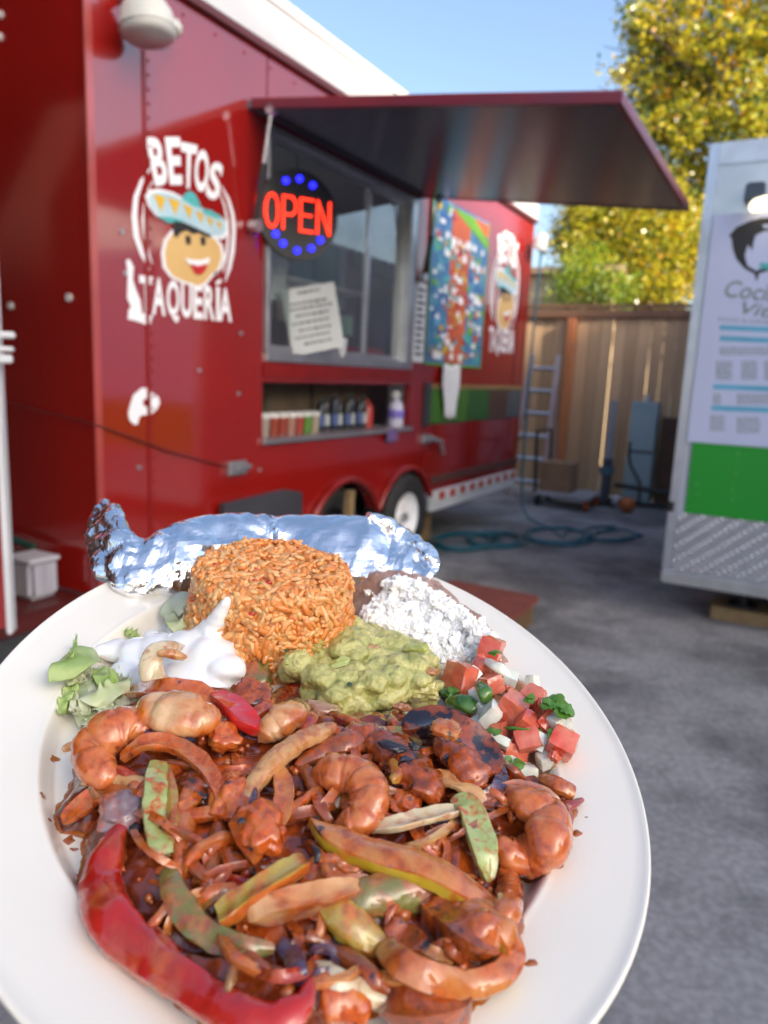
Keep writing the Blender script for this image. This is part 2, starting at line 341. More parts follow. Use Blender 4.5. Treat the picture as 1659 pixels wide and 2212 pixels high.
# window frame, panes
wf = frame_w = MB(); fwid = 0.045
wf.box(wx0, wx1, -0.02, 0.04, wz0 - 0.03, wz0 + 0.02)
wf.box(wx0, wx0 + 0.03, -0.015, 0.04, wz0 + 0.02, wz1 - 0.03); wf.box(wx1 - 0.09, wx1, -0.015, 0.04, wz0 + 0.02, wz1 - 0.03)
wf.box(wx0, wx1, -0.015, 0.04, wz1 - 0.03, wz1)
win = wf.build('window', alu, TR, bevel=0.004)
def pane(a, b, dep, nm='sash'):
    s = MB(); s.box(a, a + 0.035, dep, dep + 0.02, wz0 + 0.02, wz1 - 0.03); s.box(b - 0.035, b, dep, dep + 0.02, wz0 + 0.02, wz1 - 0.03)
    s.box(a + 0.035, b - 0.035, dep, dep + 0.02, wz0 + 0.02, wz0 + 0.055); s.box(a + 0.035, b - 0.035, dep, dep + 0.02, wz1 - 0.065, wz1 - 0.03)
    s.build(nm, alu, win)
    MB().box(a + 0.035, b - 0.035, dep + 0.008, dep + 0.012, wz0 + 0.055, wz1 - 0.065).build('pane', glass, win)
pane(wx0 + 0.03, -0.64, 0.012); pane(-0.66, wx1 - 0.09, 0.036)
box('lower_trim_strip', wx0 - 0.02, wx1 + 0.02, -0.012, -0.001, 1.36, 1.43, red_trim, TR, 0.004)
# condiment shelf recess
rec = MB(); rec.box(sx0, sx1, 0.051, 0.36, sz0 - 0.02, sz0); rec.box(sx0, sx1, 0.051, 0.36, sz1, sz1 + 0.02)
rec.build('shelf', mat('shelf_metal', (0.36, 0.35, 0.34), rough=0.35, metal=0.4), TR)
box('shelf_back', sx0, sx1, 0.362, 0.38, sz0, sz1, mat('cardboard_tan', (0.24, 0.17, 0.11), (0.18, 0.13, 0.09), rough=0.7, scale=6), TR)
box('shelf_back_green', sx0 + 0.0, sx0 + 0.48, 0.35, 0.358, sz0, sz1, mat('dark_green_board', (0.02, 0.085, 0.035), rough=0.6), TR)
box('shelf_divider', sx0 + 0.97, sx0 + 0.985, 0.352, 0.360, sz0, sz1, darkgrey, TR)
box('shelf_lip', sx0 - 0.01, sx1 + 0.01, -0.03, -0.001, sz0 - 0.03, sz0 + 0.0, alu, TR, 0.003)
# long low hatch to the right: green, dark green, brown, grey bands
gm = [mat('hatch_green', (0.07, 0.20, 0.03), rough=0.25), mat('hatch_deep_green', (0.04, 0.13, 0.03), rough=0.3), mat('hatch_brown', (0.10, 0.05, 0.035), rough=0.3), mat('hatch_grey', (0.10, 0.11, 0.12), rough=0.25)]
box('hatch_frame', 0.27, 2.45, -0.016, -0.001, 1.31, 1.345, mat('hatch_gold_trim', (0.30, 0.20, 0.08), rough=0.4), TR)
for (a, b, m_) in ((0.30, 1.05, gm[0]), (1.053, 1.55, gm[1]), (1.553, 2.05, gm[2]), (2.053, 2.44, gm[3])):
    box('hatch_panel', a, b, -0.014, -0.001, 1.04, 1.307, m_, TR, 0.002)
box('hatch_side_frame', 0.20, 0.295, -0.02, -0.001, 1.03, 1.35, darkgrey, TR)
# lower rear skirt with the reflective tape
box('skirt', 0.44, 2.44, -0.012, 0.03, 0.33, 0.498, alu_white, TR, 0.004)
for k in range(18):
    a = 0.46 + k * 0.108
    box('tape_segment', a, a + 0.106, -0.016, -0.0125, 0.415, 0.478, mat('reflective_red', (0.55, 0.04, 0.02), rough=0.3) if k % 2 else mat('reflective_white', (0.8, 0.8, 0.78), rough=0.3), TR)
box('rub_rail', 0.42, 2.46, -0.014, -0.001, 0.56, 0.62, mat('rub_rail_brown', (0.12, 0.05, 0.04), rough=0.4), TR)
# fender flange over both wheels
def flange(tc):
    pts = [(tc - (WR + .02) * math.cos(a), 0.30 + (WR + .02) * 0.95 * math.sin(a)) for a in np.linspace(0.42, math.pi - 0.42, 20)]
    return MB().tube([(p[0], -0.02, p[1]) for p in pts], 0.022, 8).build('fender', red_trim, TR, smooth=True)
flange(-0.87); flange(-0.03)
box('wheel_well', -1.32, 0.42, 0.32, 0.34, 0.30, 0.8, black, TR)
def wheel(tc, dep=0.16, rimm=None):
    w = MB(); prof = [(0.19, -0.10), (0.25, -0.112), (0.30, -0.115), (0.325, -0.10), (0.335, -0.07), (0.335, 0.07), (0.325, 0.1), (0.25, 0.112), (0.19, 0.1)]
    ob = w.lathe(prof, (tc, dep, 0.345), (0, 1, 0), 40).build('wheel', rubber, TR, smooth=True)
    tr_ = MB()
    for k in range(40):
        a = 2 * math.pi * k / 40
        M_ = Matrix.Translation((tc, dep, 0.345)) @ Matrix.Rotation(a, 4, 'Y')
        tr_.box(-0.018, 0.018, -0.085, 0.085, 0.333, 0.341, M_)
    q = tr_.build('tread', rubber, ob); props(q, kind='stuff')
    r = MB().lathe([(0.0, -0.06), (0.05, -0.06), (0.06, -0.045), (0.12, -0.03), (0.17, -0.05), (0.192, -0.098), (0.2, -0.10), (0.2, 0.08), (0.0, 0.0)], (tc, dep, 0.345), (0, 1, 0), 36)
    r.build('rim', rimm or white, ob, smooth=True)
    h = MB().disc((tc, dep - 0.07, 0.345), (0, 1, 0), 0.035, 0.05, 16); h.build('hub_cap', alu, ob)
wheel(0.03, 0.10); wheel(-0.86, 0.2, black)
# door holdback latch fittings
def latch(t, z, nm='latch'):
    m = MB(); m.box(t - 0.07, t + 0.07, -0.03, -0.001, z - 0.035, z + 0.035); m.box(t - 0.02, t + 0.09, -0.045, -0.03, z - 0.012, z + 0.016)
    m.build(nm, alu, TR, bevel=0.006)
latch(-1.95, 0.90); latch(0.27, 0.93)
MB().tube([(0.32, -0.03, 0.93), (0.45, -0.06, 0.90), (0.52, -0.05, 0.80)], 0.018, 8).build('door_pull', alu, TR, smooth=True)
# scuffs and screw heads
sc_ = MB()
for (x, y) in ((262, 500), (300, 1010), (520, 720), (515, 850), (560, 1015), (270, 590), (430, 800), (465, 590)):
    t_, d_, z_ = L(x, y); sc_.disc((t_, -0.004, z_), (0, 1, 0), 0.010, 0.006, 10)
sc_.build('screw_head', alu, TR)
fs = MB()
for (d_, z_) in ((0.48, 2.74), (0.49, 2.66), (0.5, 1.62), (0.13, 1.65)):
    fs.disc((t0 - 0.004, d_, z_), (1, 0, 0), 0.016, 0.01, 12)
fs.build('bolt_head', alu_white, TR)
# raised awning flap, with its frame and gas struts
def awn_pt(t, out): return Vector((t, -out, 2.632 - 0.112 * out))
aw = MB(); A0, A1, AO = -1.875, 0.045, 1.77
def slab(mb, ta, tb, oa, ob, th, dz=0.0):
    c = [awn_pt(ta, oa), awn_pt(tb, oa), awn_pt(tb, ob), awn_pt(ta, ob)]
    mb.add([p + Vector((0, 0, dz)) for p in c] + [p + Vector((0, 0, dz + th)) for p in c], [(0, 1, 2, 3), (7, 6, 5, 4), (0, 4, 5, 1), (1, 5, 6, 2), (2, 6, 7, 3), (3, 7, 4, 0)])
slab(aw, A0 + 0.03, A1 - 0.03, 0.03, AO - 0.03, 0.03)
awo = aw.build('awning', awn_mat, TR)
fr = MB(); slab(fr, A0, A0 + 0.028, 0.02, AO, 0.038, -0.004); slab(fr, A1 - 0.028, A1, 0.02, AO, 0.038, -0.004); slab(fr, A0 + 0.028, A1 - 0.028, AO - 0.028, AO, 0.038, -0.004)
fr.build('awning_edge', mat('awning_edge_red', (0.20, 0.012, 0.02), (0.14, 0.02, 0.04), rough=0.35, scale=3), awo)
tp = MB(); slab(tp, A0 + .001, A1 - .001, 0.021, AO - .001, 0.006, 0.034); tp.build('awning_top', red, awo)
MB().box(A0, A1, -0.03, -0.001, 2.625, 2.655).build('hinge', mat('hinge_grey', (0.16, 0.16, 0.18), rough=0.4), TR)
box('awning_lip', wx0, wx1, -0.02, -0.001, 2.60, 2.622, mat('maroon_strip', (0.12, 0.01, 0.02), rough=0.4), TR)
for tt, nm in ((A0 + 0.02, 0), (A1 - 0.02, 1)):
    a = Vector((tt, -0.04, 2.09)); b_ = awn_pt(tt, 0.13) + Vector((0, 0, -0.01)); mid = a.lerp(b_, 0.55)
    st = MB().tube([a, mid], 0.016, 10).build('gas_strut', black, TR, smooth=True)
    MB().tube([mid, b_], 0.009, 8).build('strut_rod', alu, st, smooth=True)
    MB().disc(a, (0, 1, 0), 0.03, 0.05, 12).build('strut_bracket', alu, st)
    MB().disc(b_, (1, 0, 0), 0.022, 0.04, 12).build('strut_end', alu, st)
# security lamp at the front top corner
_l = L(318, 44, 0.14); LX, LZ = _l[0], _l[2]
lmp = MB().lathe([(0.02, 0.10), (0.06, 0.085), (0.095, 0.03), (0.106, -0.02), (0.108, -0.035)], (LX, -0.14, LZ), (0.0, 0.12, 1.0), 28).build('lamp_housing', mat('lamp_white', (0.66, 0.65, 0.58), rough=0.35), TR, smooth=True)
MB().lathe([(0.104, -0.036), (0.102, -0.052), (0.085, -0.066), (0.0, -0.07)], (LX, -0.14, LZ), (0.0, 0.12, 1.0), 28).build('lamp_lens', mat('lamp_lens', (0.62, 0.60, 0.56), rough=0.25), lmp, smooth=True)
MB().tube([(LX, 0.0, LZ + .12), (LX, -0.10, LZ + .10)], 0.03, 12).build('lamp_arm', alu_white, lmp, smooth=True)
MB().lathe([(0.0, 0.035), (0.02, 0.03), (0.034, 0.01), (0.034, -0.01), (0.02, -0.03), (0.0, -0.035)], (LX + .20, -0.08, LZ + .06), (0, 0, 1), 16).build('motion_sensor', mat('lamp_white', (0, 0, 0)), lmp, smooth=True)
# small lamp at the far end
MB().lathe([(0.02, 0.10), (0.05, 0.08), (0.075, 0.0), (0.08, -0.05), (0.0, -0.06)], (2.34, -0.12, 2.70), (0, -0.3, 1), 20).build('rear_lamp', mat('rear_lamp_white', (0.55, 0.56, 0.58), rough=0.3), TR, smooth=True)
# lettering and emblem
def q2(x, y):   # crop pixel of the emblem -> (t, z)
    a = L(x * 0.36, y * 0.36); return (a[0], a[2])
def emblem(parent, f, k=1.0):
    """f maps (t, z) of the near emblem to where this one stands"""
    def Q(x, y): return f(q2(x, y))
    def poly(nm, pts, off, m): return MB().prism([Q(*p) for p in pts], -off, -off + 0.0008).build(nm, m, parent)
    lt = MB()
    for ch, qd in (('B', ((868, 825), (968, 820), (930, 1118), (1010, 1105))), ('E', ((985, 822), (1078, 822), (1018, 1110), (1092, 1108))),
                   ('T', ((1082, 850), (1182, 872), (1090, 1128), (1162, 1134))), ('O', ((1172, 893), (1256, 905), (1160, 1145), (1243, 1158))), ('S', ((1268, 960), (1342, 988), (1226, 1182), (1308, 1210)))):
        lt = MB(); put_glyph(lt, ch, [Q(*p) for p in qd], -0.003, 0.035); lt.build('letter', white, parent)
    xs = [(832, 915), (910, 990), (998, 1074), (1084, 1150), (1158, 1214), (1222, 1286), (1294, 1316), (1312, 1388)]
    for ch, (a, b_) in zip('TAQUERIA', xs):
        tt = lambda x: 1650 + (x - 832) * 0.15; bb = lambda x: 1880 + (x - 832) * 0.095
        lt = MB(); put_glyph(lt, ch, [Q(a, tt(a)), Q(b_, tt(b_)), Q(a + (12 if ch == 'T' else 0), bb(a) + (35 if ch == 'Q' else 0)), Q(b_ - (10 if ch == 'T' else 0), bb(b_) + (35 if ch == 'Q' else 0))], -0.003, 0.03); lt.build('letter', white, parent)
    lt = MB(); put_glyph(lt, '-', [Q(1292, 1690), Q(1325, 1672), Q(1296, 1712), Q(1325, 1695)], -0.003, 0.02)
    lt.build('accent_mark', white, parent)
    def crescent(pts_out, pts_in, nm='ring_arc'): poly(nm, pts_out + pts_in[::-1], 0.002, white)
    crescent([(905, 1000), (840, 1080), (800, 1180), (788, 1300), (800, 1420), (840, 1530), (895, 1625)], [(905, 1010), (858, 1090), (828, 1185), (820, 1300), (832, 1420), (862, 1520), (895, 1610)])
    crescent([(918, 1080), (880, 1140), (858, 1230), (850, 1320), (860, 1420), (885, 1520), (912, 1590)], [(918, 1088), (890, 1150), (875, 1235), (868, 1320), (876, 1415), (896, 1510), (912, 1580)])
    crescent([(1325, 1110), (1375, 1190), (1405, 1290), (1413, 1400), (1405, 1510), (1385, 1610), (1350, 1695)], [(1325, 1120), (1362, 1200), (1385, 1295), (1390, 1400), (1382, 1505), (1366, 1600), (1350, 1680)])
    crescent([(1315, 1150), (1350, 1230), (1370, 1330), (1374, 1420), (1366, 1520), (1340, 1640)], [(1315, 1160), (1342, 1240), (1357, 1330), (1360, 1420), (1352, 1515), (1336, 1625)])
    face = [(1040, 1390), (1000, 1450), (985, 1520), (995, 1600), (1035, 1655), (1095, 1685), (1145, 1700), (1185, 1716), (1228, 1695), (1258, 1655), (1308, 1605), (1328, 1540), (1316, 1475), (1275, 1425), (1200, 1380), (1120, 1360)]
    cx, cy = 1160, 1530
    poly('face_outline', [(cx + (x - cx) * 1.12, cy + (y - cy) * 1.08) for x, y in face], 0.002, white)
    poly('face', face, 0.0035, skin_ink)
    brim = [(882, 1190), (905, 1160), (960, 1152), (1040, 1172), (1120, 1210), (1210, 1255), (1300, 1290), (1348, 1330), (1350, 1385), (1322, 1415), (1265, 1412), (1180, 1372), (1095, 1335), (1010, 1330), (940, 1290), (900, 1240)]
    bx_, by_ = 1120, 1280
    poly('hat_outline', [(bx_ + (x - bx_) * 1.07, by_ + (y - by_) * 1.16) for x, y in brim], 0.0045, white)
    poly('hat_brim', brim, 0.006, mat('hat_pale_blue', (0.50, 0.66, 0.72), (0.40, 0.58, 0.66), rough=.5, scale=8))
    poly('hat_crown', [(1085, 1195), (1100, 1165), (1135, 1145), (1165, 1165), (1190, 1215), (1205, 1252), (1150, 1235)], 0.0068, teal)
    poly('hat_band', [(1205, 1252), (1260, 1262), (1320, 1300), (1325, 1318), (1270, 1305), (1215, 1282)], 0.0072, teal)
    poly('hat_underside', [(945, 1300), (1030, 1305), (1100, 1325), (1060, 1345), (1000, 1335)], 0.0072, teal)
    for (x, y, w, h, r_) in ((948, 1162, 76, 110, 22), (1035, 1184, 74, 108, 26), (1118, 1222, 60, 92, 28), (1190, 1262, 50, 80, 24), (1250, 1300, 42, 64, 16), (1305, 1328, 34, 52, 8)):
        poly('hat_triangle', [(x - w / 2, y), (x + w / 2, y + r_), (x + 12, y + h)], 0.0078, yellow)
    poly('hair', [(1035, 1325), (1100, 1335), (1190, 1378), (1265, 1415), (1250, 1425), (1180, 1395), (1150, 1405), (1115, 1380), (1075, 1395), (1052, 1430), (1034, 1395)], 0.0085, ink)
    poly('eye', [(1105, 1420), (1122, 1410), (1136, 1425), (1138, 1465), (1112, 1468)], 0.0085, ink)
    poly('eye', [(1195, 1425), (1212, 1418), (1225, 1432), (1226, 1470), (1202, 1472)], 0.0085, ink)
    poly('mouth', [(1130, 1575), (1180, 1590), (1240, 1580), (1225, 1625), (1195, 1650), (1160, 1640)], 0.0085, red_ink)
    poly('teeth', [(1100, 1548), (1150, 1560), (1200, 1560), (1250, 1545), (1245, 1580), (1180, 1596), (1122, 1582)], 0.0095, white)
emb = mesh_obj('emblem_backing', [(-2.3, 0.001, 1.9), (-2.2, 0.001, 1.9), (-2.25, 0.001, 2.0)], [(0, 1, 2)], red, TR)
def sub_to(parent): return parent
emblem(emb, lambda p: p)
emb2 = mesh_obj('emblem_backing', [(1.7, 0.001, 1.9), (1.8, 0.001, 1.9), (1.75, 0.001, 2.0)], [(0, 1, 2)], red, TR)
emblem(emb2, lambda p: (1.80 + (p[0] + 2.28) * 1.15, 2.13 + (p[1] - 1.955) * 1.42))
# worn white patches where lettering tore off
def P4(x, y): a = L(x * 0.36, 597 + y * 0.36); return (a[0], a[2])
MB().prism([P4(780, 770), (P4(800, 710)), P4(850, 668), P4(890, 672), P4(905, 695), P4(950, 725), P4(958, 760), P4(940, 800), P4(900, 830), P4(850, 832), P4(832, 850), P4(825, 888), P4(800, 888), P4(775, 862), P4(768, 820)], -0.002, -0.001).build('torn_vinyl_patch', white, TR)
MB().disc((P4(875, 757)[0], -0.003, P4(875, 757)[1]), (0, 1, 0), 0.018, 0.002, 12).build('red_spot', red_trim, TR)
MB().prism([q2(755, 1560), q2(775, 1555), q2(800, 1600), q2(795, 1680), q2(815, 1740), q2(840, 1800), q2(850, 1880), q2(915, 1895), q2(905, 1940), q2(880, 1950), q2(810, 1925), q2(765, 1915), q2(770, 1860), q2(785, 1840), q2(762, 1790), q2(765, 1650)], -0.002, -0.001).build('torn_vinyl_patch', white, TR)
# tongue deck under the front of the trailer
box('tongue_deck', t0 - 0.55, t0 - 0.01, 0.05, 0.9, 0.34, 0.42, mat('tongue_red', (0.09, 0.010, 0.008), rough=0.45), TR, 0.01)

# ---------- things on and by the red trailer
MB_ = MB
_s = L(660, 470, 0.12)
th = frame_thing('open_sign', _s[0], -0.02, _s[2] - 0.21, 'round black light-up sign reading OPEN in red with blue dots, hanging at the serving window', 'sign', turn=-0.55)
MB().disc((0, -0.10, 0.21), (0, 1, 0), 0.222, 0.03, 48).build('sign_disc', mat('sign_black', (0.008, 0.009, 0.014), rough=0.3), th, smooth=True)
led_r = mat('red_led', (0.5, 0.02, 0.01), emit=(1.0, 0.03, 0.01), estr=1.7); led_b = mat('blue_led', (0.02, 0.02, 0.6), emit=(0.01, 0.01, 1.0), estr=2.2)
for a in (62, 90, 118, 238, 268, 298, 322, 218):
    bl = MB(); bl.disc((0.175 * math.cos(math.radians(a)) * 0.9, -0.12, 0.21 + 0.175 * math.sin(math.radians(a))), (0, 1, 0), 0.0155, 0.012, 14); bl.build('blue_light', led_b, th)
strokes = {'O': [[(0.5 + 0.5 * math.cos(a), 0.5 + 0.5 * math.sin(a)) for a in np.linspace(0, 2 * math.pi, 25)]],
           'P': [[(0, 0), (0, 1), (0.7, 1), (1, 0.85), (1, 0.6), (0.7, 0.45), (0, 0.45)]],
           'E': [[(1, 1), (0, 1), (0, 0), (1, 0)], [(0, 0.5), (0.85, 0.5)]],
           'N': [[(0, 0), (0, 1), (1, 0), (1, 1)]]}
rl = MB()
for i, ch in enumerate('OPEN'):
    for s in strokes[ch]:
        pts = [(-0.182 + i * 0.095 + p[0] * 0.068, -0.125, 0.135 + p[1] * 0.155) for p in s]
        for a, b_ in zip(pts[:-1], pts[1:]):
            a, b_ = Vector(a), Vector(b_); nn = max(1, round((b_ - a).length / 0.012))
            for k in range(nn + 1): rl.disc(a.lerp(b_, k / nn), (0, 1, 0), 0.0056, 0.010, 8)
rl.build('red_lettering', led_r, th)
MB().tube([(0, -0.10, 0.43), (0.02, -0.02, 0.52)], 0.004, 6).build('hanger', black, th)

_s = L(697, 768, 0.08)
th = frame_thing('whiteboard', _s[0], -0.03, _s[2], 'tilted white board with handwritten lines of text leaning in the serving window', 'sign', turn=-0.62)
Mw = Matrix.Translation((0, -0.05, 0.02)) @ Matrix.Rotation(math.radians(-13), 4, 'Y') @ Matrix.Rotation(math.radians(2), 4, 'X')
MB().box(-0.160, 0.160, -0.008, 0.008, 0.0, 0.36, Mw).build('board', mat('board_white', (0.66, 0.68, 0.66), rough=0.35), th, bevel=0.004)
v, f = text_mesh('CASH ONLY\nPLEASE ORDER HERE\nTACOS BURRITOS\nTORTAS PLATES\nFRESH DAILY\nTHANK YOU', 0.033)
lines = MB()
for (a, z_, w_) in ((0.00, 0.325, 0.13), (-0.02, 0.27, 0.2), (-0.01, 0.242, 0.23), (0.0, 0.205, 0.2), (-0.02, 0.165, 0.22), (0.0, 0.125, 0.19), (-0.03, 0.088, 0.2), (0.0, 0.05, 0.16)):
    x = a - w_ / 2
    while x < a + w_ / 2:
        ww = random.uniform(0.012, 0.035); lines.box(x, x + ww, -0.0095, -0.0085, z_ + random.uniform(-.002, .002), z_ + 0.012, Mw); x += ww + 0.008
props(lines.build('handwriting', mat('marker_grey', (0.12, 0.12, 0.13), rough=0.6), th), kind='stuff')

# papers, boxes seen inside the window
def simple(name, label, cat, t, d, z, mb, m, group=None, turn=0.0, smooth=False, bevel=0.0):
    o = mb.build(name, m, None, smooth, bevel, T(t, d, z), (0, 0, ANG + turn)); return props(o, label, cat, group)
simple('box', 'teal box standing on the upper ledge behind the window pane', 'box', -0.55, 0.5, 1.98, MB().box(-0.16, 0.16, -0.1, 0.1, 0, 0.26), mat('teal_box', (0.06, 0.22, 0.24), rough=0.5), bevel=0.006)
simple('ledge', 'narrow steel ledge inside the serving window holding the teal box', 'shelf', -0.5, 0.5, 1.955, MB().box(-0.5, 0.42, -0.12, 0.12, 0, 0.022), steel)
simple('paper_notice', 'beige paper notice hanging inside above the teal box', 'notice', -0.58, 0.62, 2.27, MB().box(-0.14, 0.14, -0.004, 0.004, 0, 0.30), mat('beige_paper', (0.42, 0.36, 0.30), rough=0.8))
simple('paper_notice', 'pale notice taped inside the left part of the serving window', 'notice', -1.50, 0.10, 1.78, MB().box(-0.07, 0.07, -0.003, 0.003, 0, 0.26), paper, turn=-0.3)
simple('paper_cup', 'white paper cup low in the window beside the white board', 'cup', -0.93, 0.03, 1.497, MB().lathe([(0, 0), (0.03, 0), (0.042, 0.11), (0.038, 0.11), (0, 0.1)], (0, 0, 0)), paper, smooth=True)
simple('napkin_holder', 'small green and white carton in the window right of the white board', 'carton', -0.83, 0.06, 1.63, MB().box(-0.035, 0.035, -0.03, 0.03, 0, 0.12), mat('carton_green', (0.35, 0.5, 0.36), rough=0.6), bevel=0.003)
simple('serving_tray', 'red plastic tray on the counter at the open right end of the window', 'tray', -0.40, 0.22, 1.445, MB().box(-0.17, 0.17, -0.12, 0.12, 0, 0.13), mat('red_plastic', (0.5, 0.012, 0.01), rough=0.35), bevel=0.02)
simple('receipt_stack', 'stack of white slips on the counter next to the red tray', 'paper', -0.22, 0.1, 1.445, MB().box(-0.05, 0.05, -0.05, 0.05, 0, 0.07), paper, bevel=0.003)
simple('paper_notice', 'light blue notice on the wall inside the open right pane', 'notice', -0.28, 0.5, 1.85, MB().box(-0.12, 0.12, -0.004, 0.004, 0, 0.42), mat('paleblue_paper', (0.45, 0.52, 0.58), rough=0.8))
simple('paper_notice', 'cream notice on the wall inside behind the light blue one', 'notice', -0.42, 0.8, 1.75, MB().box(-0.14, 0.14, -0.004, 0.004, 0, 0.36), mat('cream_paper', (0.6, 0.48, 0.3), rough=0.8))
# condiment cups and bottles on the shelf
def bottle(name, t, hgt, r, m, capm, label, group, d=0.16):
    e = frame_thing(name, t, d, sz0, label, 'bottle', group)
    MB().lathe([(0, 0), (r, 0), (r, hgt * 0.72), (r * 0.8, hgt * 0.8), (r * 0.45, hgt * 0.86)], (0, 0, 0), n=14).build('bottle_body', m, e, smooth=True)
    MB().lathe([(r * 0.5, hgt * 0.86), (r * 0.5, hgt * 0.92), (r * 0.2, hgt), (0, hgt)], (0, 0, 0), n=12).build('cap', capm, e, smooth=True)
    return e
jar_c = [(0.42, 0.18, 0.1), (0.35, 0.3, 0.26), (0.32, 0.06, 0.03), (0.30, 0.05, 0.03), (0.38, 0.2, 0.15), (0.33, 0.05, 0.04), (0.10, 0.26, 0.04), (0.4, 0.34, 0.24)]
cap_w = mat('cap_white', (0.7, 0.7, 0.66), rough=0.4); cap_b = mat('cap_black', (0.02, 0.02, 0.02), rough=0.4)
jar_names = ['orange salsa tub at the left end of the condiment shelf', 'pale grey sauce tub second from the left on the condiment shelf', 'deep red salsa tub third from the left on the condiment shelf', 'dark red salsa tub fourth from the left on the condiment shelf',
             'pinkish salsa tub fifth from the left on the condiment shelf', 'bright red salsa tub just left of the green one on the condiment shelf', 'green salsa tub on the condiment shelf', 'cream coloured tub just right of the green salsa tub']
for i in range(8):
    e = frame_thing('salsa_tub', sx0 + 0.06 + i * 0.082, 0.10, sz0, jar_names[i], 'tub', 'salsa tubs on the condiment shelf')
    MB().lathe([(0, 0), (0.028, 0), (0.036, 0.10), (0, 0.10)], (0, 0, 0), n=16).build('tub', mat('tub_%d' % i, jar_c[i], rough=0.35), e, smooth=True)
    MB().lathe([(0.038, 0.10), (0.038, 0.125), (0, 0.13)], (0, 0, 0), n=16).build('lid', cap_w, e, smooth=True)
dk = [(0.012, 0.02, 0.03), (0.02, 0.025, 0.02), (0.01, 0.015, 0.035)]
for i in range(8):
    e = bottle('sauce_bottle', -0.99 + i * 0.078, 0.205 + 0.02 * (i % 3), 0.027, mat('dark_bottle_%d' % (i % 3), dk[i % 3], rough=0.15), cap_b, ('first', 'second', 'third', 'fourth', 'fifth', 'sixth', 'seventh', 'eighth')[i] + ' dark sauce bottle from the left in the row on the condiment shelf', 'dark sauce bottles on the condiment shelf', 0.12 + 0.02 * (i % 2))
    MB().lathe([(0.0278, 0.03), (0.0278, 0.10)], (0, 0, 0), n=14).build('label_wrap', mat('bottle_label_%d' % (i % 2), (0.5, 0.55, 0.5) if i % 2 else (0.08, 0.12, 0.3), rough=0.6), e, smooth=True)
bottle('hot_sauce_bottle', -0.355, 0.19, 0.045, mat('red_bottle', (0.55, 0.04, 0.03), rough=0.3), mat('cap_red', (0.5, 0.05, 0.03), rough=0.4), 'stout red sauce bottle right of the dark bottles on the shelf', 'hot sauce')
simple('purple_tag', 'small purple tag hanging from the condiment shelf edge', 'tag', -0.32, -0.034, 0.945, MB().box(-0.075, 0.075, -0.002, 0.002, 0, 0.085), mat('purple_paper', (0.16, 0.10, 0.26), rough=0.6))
wb = frame_thing('spray_bottle', -0.11, 0.06, sz0, 'white and purple spray bottle at the right end of the condiment shelf', 'bottle')
MB().lathe([(0, 0), (0.055, 0), (0.06, 0.10), (0.045, 0.17), (0.018, 0.20)], (0, 0, 0), n=18).build('bottle_body', mat('lilac_white', (0.62, 0.62, 0.75), rough=0.3), wb, smooth=True)
MB().box(-0.055, 0.04, -0.018, 0.018, 0.20, 0.25).build('spray_head', cap_w, wb, bevel=0.006)
MB().lathe([(0.0605, 0.06), (0.0615, 0.10), (0.0585, 0.12)], (0, 0, 0), n=18).build('label_wrap', mat('violet_label', (0.22, 0.18, 0.6), rough=0.5), wb, smooth=True)

# menu banner
mn = frame_thing('menu_banner', 0.72, -0.012, 1.49, 'tall colourful menu banner in blue, orange and green on the red trailer side', 'banner')
MB().box(-0.55, 0.56, -0.004, 0.0, 0.0, 1.20).build('banner_sheet', mat('banner_blue', (0.03, 0.11, 0.36), (0.10, 0.30, 0.45), scale=7, rough=0.4), mn)
pc = MB()
def strip_box(mb, x0, x1, z0, z1, off): mb.box(x0, x1, -0.0045 - off, -0.0042 - off, z0, z1)
m1 = MB(); strip_box(m1, -0.20, 0.16, 0.02, 1.18, 0.0006); m1.build('centre_strip', orange_ink, mn)
m1 = MB(); m1.prism([(-0.22, 1.18), (0.54, 0.98), (0.54, 1.05), (0.2, 1.18)], -0.007, -0.006); m1.build('green_ribbon', green_ink, mn)
m1 = MB(); m1.prism([(0.05, 1.18), (0.54, 1.07), (0.54, 1.18)], -0.0068, -0.0062); m1.build('orange_corner', orange_ink, mn)
m1 = MB(); [strip_box(m1, a, b_, c, d_, 0.001) for (a, b_, c, d_) in ((-0.55, -0.535, 0, 1.2), (0.545, 0.56, 0, 1.2), (-0.535, 0.545, 0, 0.015))]; m1.build('banner_border', green_ink, mn)
rs = random.Random(3)
cols = {'sky': sky_ink, 'white': white, 'yellow': yellow, 'green': green_ink, 'orange': orange_ink, 'teal': teal, 'blue': blue_ink, 'red': red_ink}
bufs = {k: MB() for k in cols}
for k in range(260):
    x = rs.uniform(-0.5, 0.5); z_ = rs.uniform(0.03, 1.12); ctr = -0.2 < x < 0.16
    if z_ > 0.93 and x > -0.15: continue
    c = rs.choice(['white', 'white', 'yellow', 'orange', 'red', 'teal'] if ctr else ['sky', 'white', 'yellow', 'green', 'blue', 'teal', 'white', 'orange'])
    w_, h_ = rs.uniform(0.03, 0.10), rs.uniform(0.02, 0.06)
    strip_box(bufs[c], x - w_ / 2, min(x + w_ / 2, 0.54), z_, z_ + h_, 0.003 + k * 0.00001)
for k, b_ in bufs.items():
    if b_.v: props(b_.build('menu_item', cols[k], mn), kind='stuff')
simple('price_list', 'narrow white price list taped between window and menu banner', 'notice', 0.07, -0.006, 1.50, MB().box(-0.09, 0.09, -0.002, 0.002, 0, 0.56), paper)
px_ = MB(); [px_.box(-0.06, 0.06 - 0.03 * (k % 2), -0.0035, -0.0025, 0.05 + k * 0.045, 0.068 + k * 0.045) for k in range(11)]
o = px_.build('price_lines', ink, bpy.data.objects['price_list'])
tw = MB(); n_ = 14
vs, fs_ = [], []
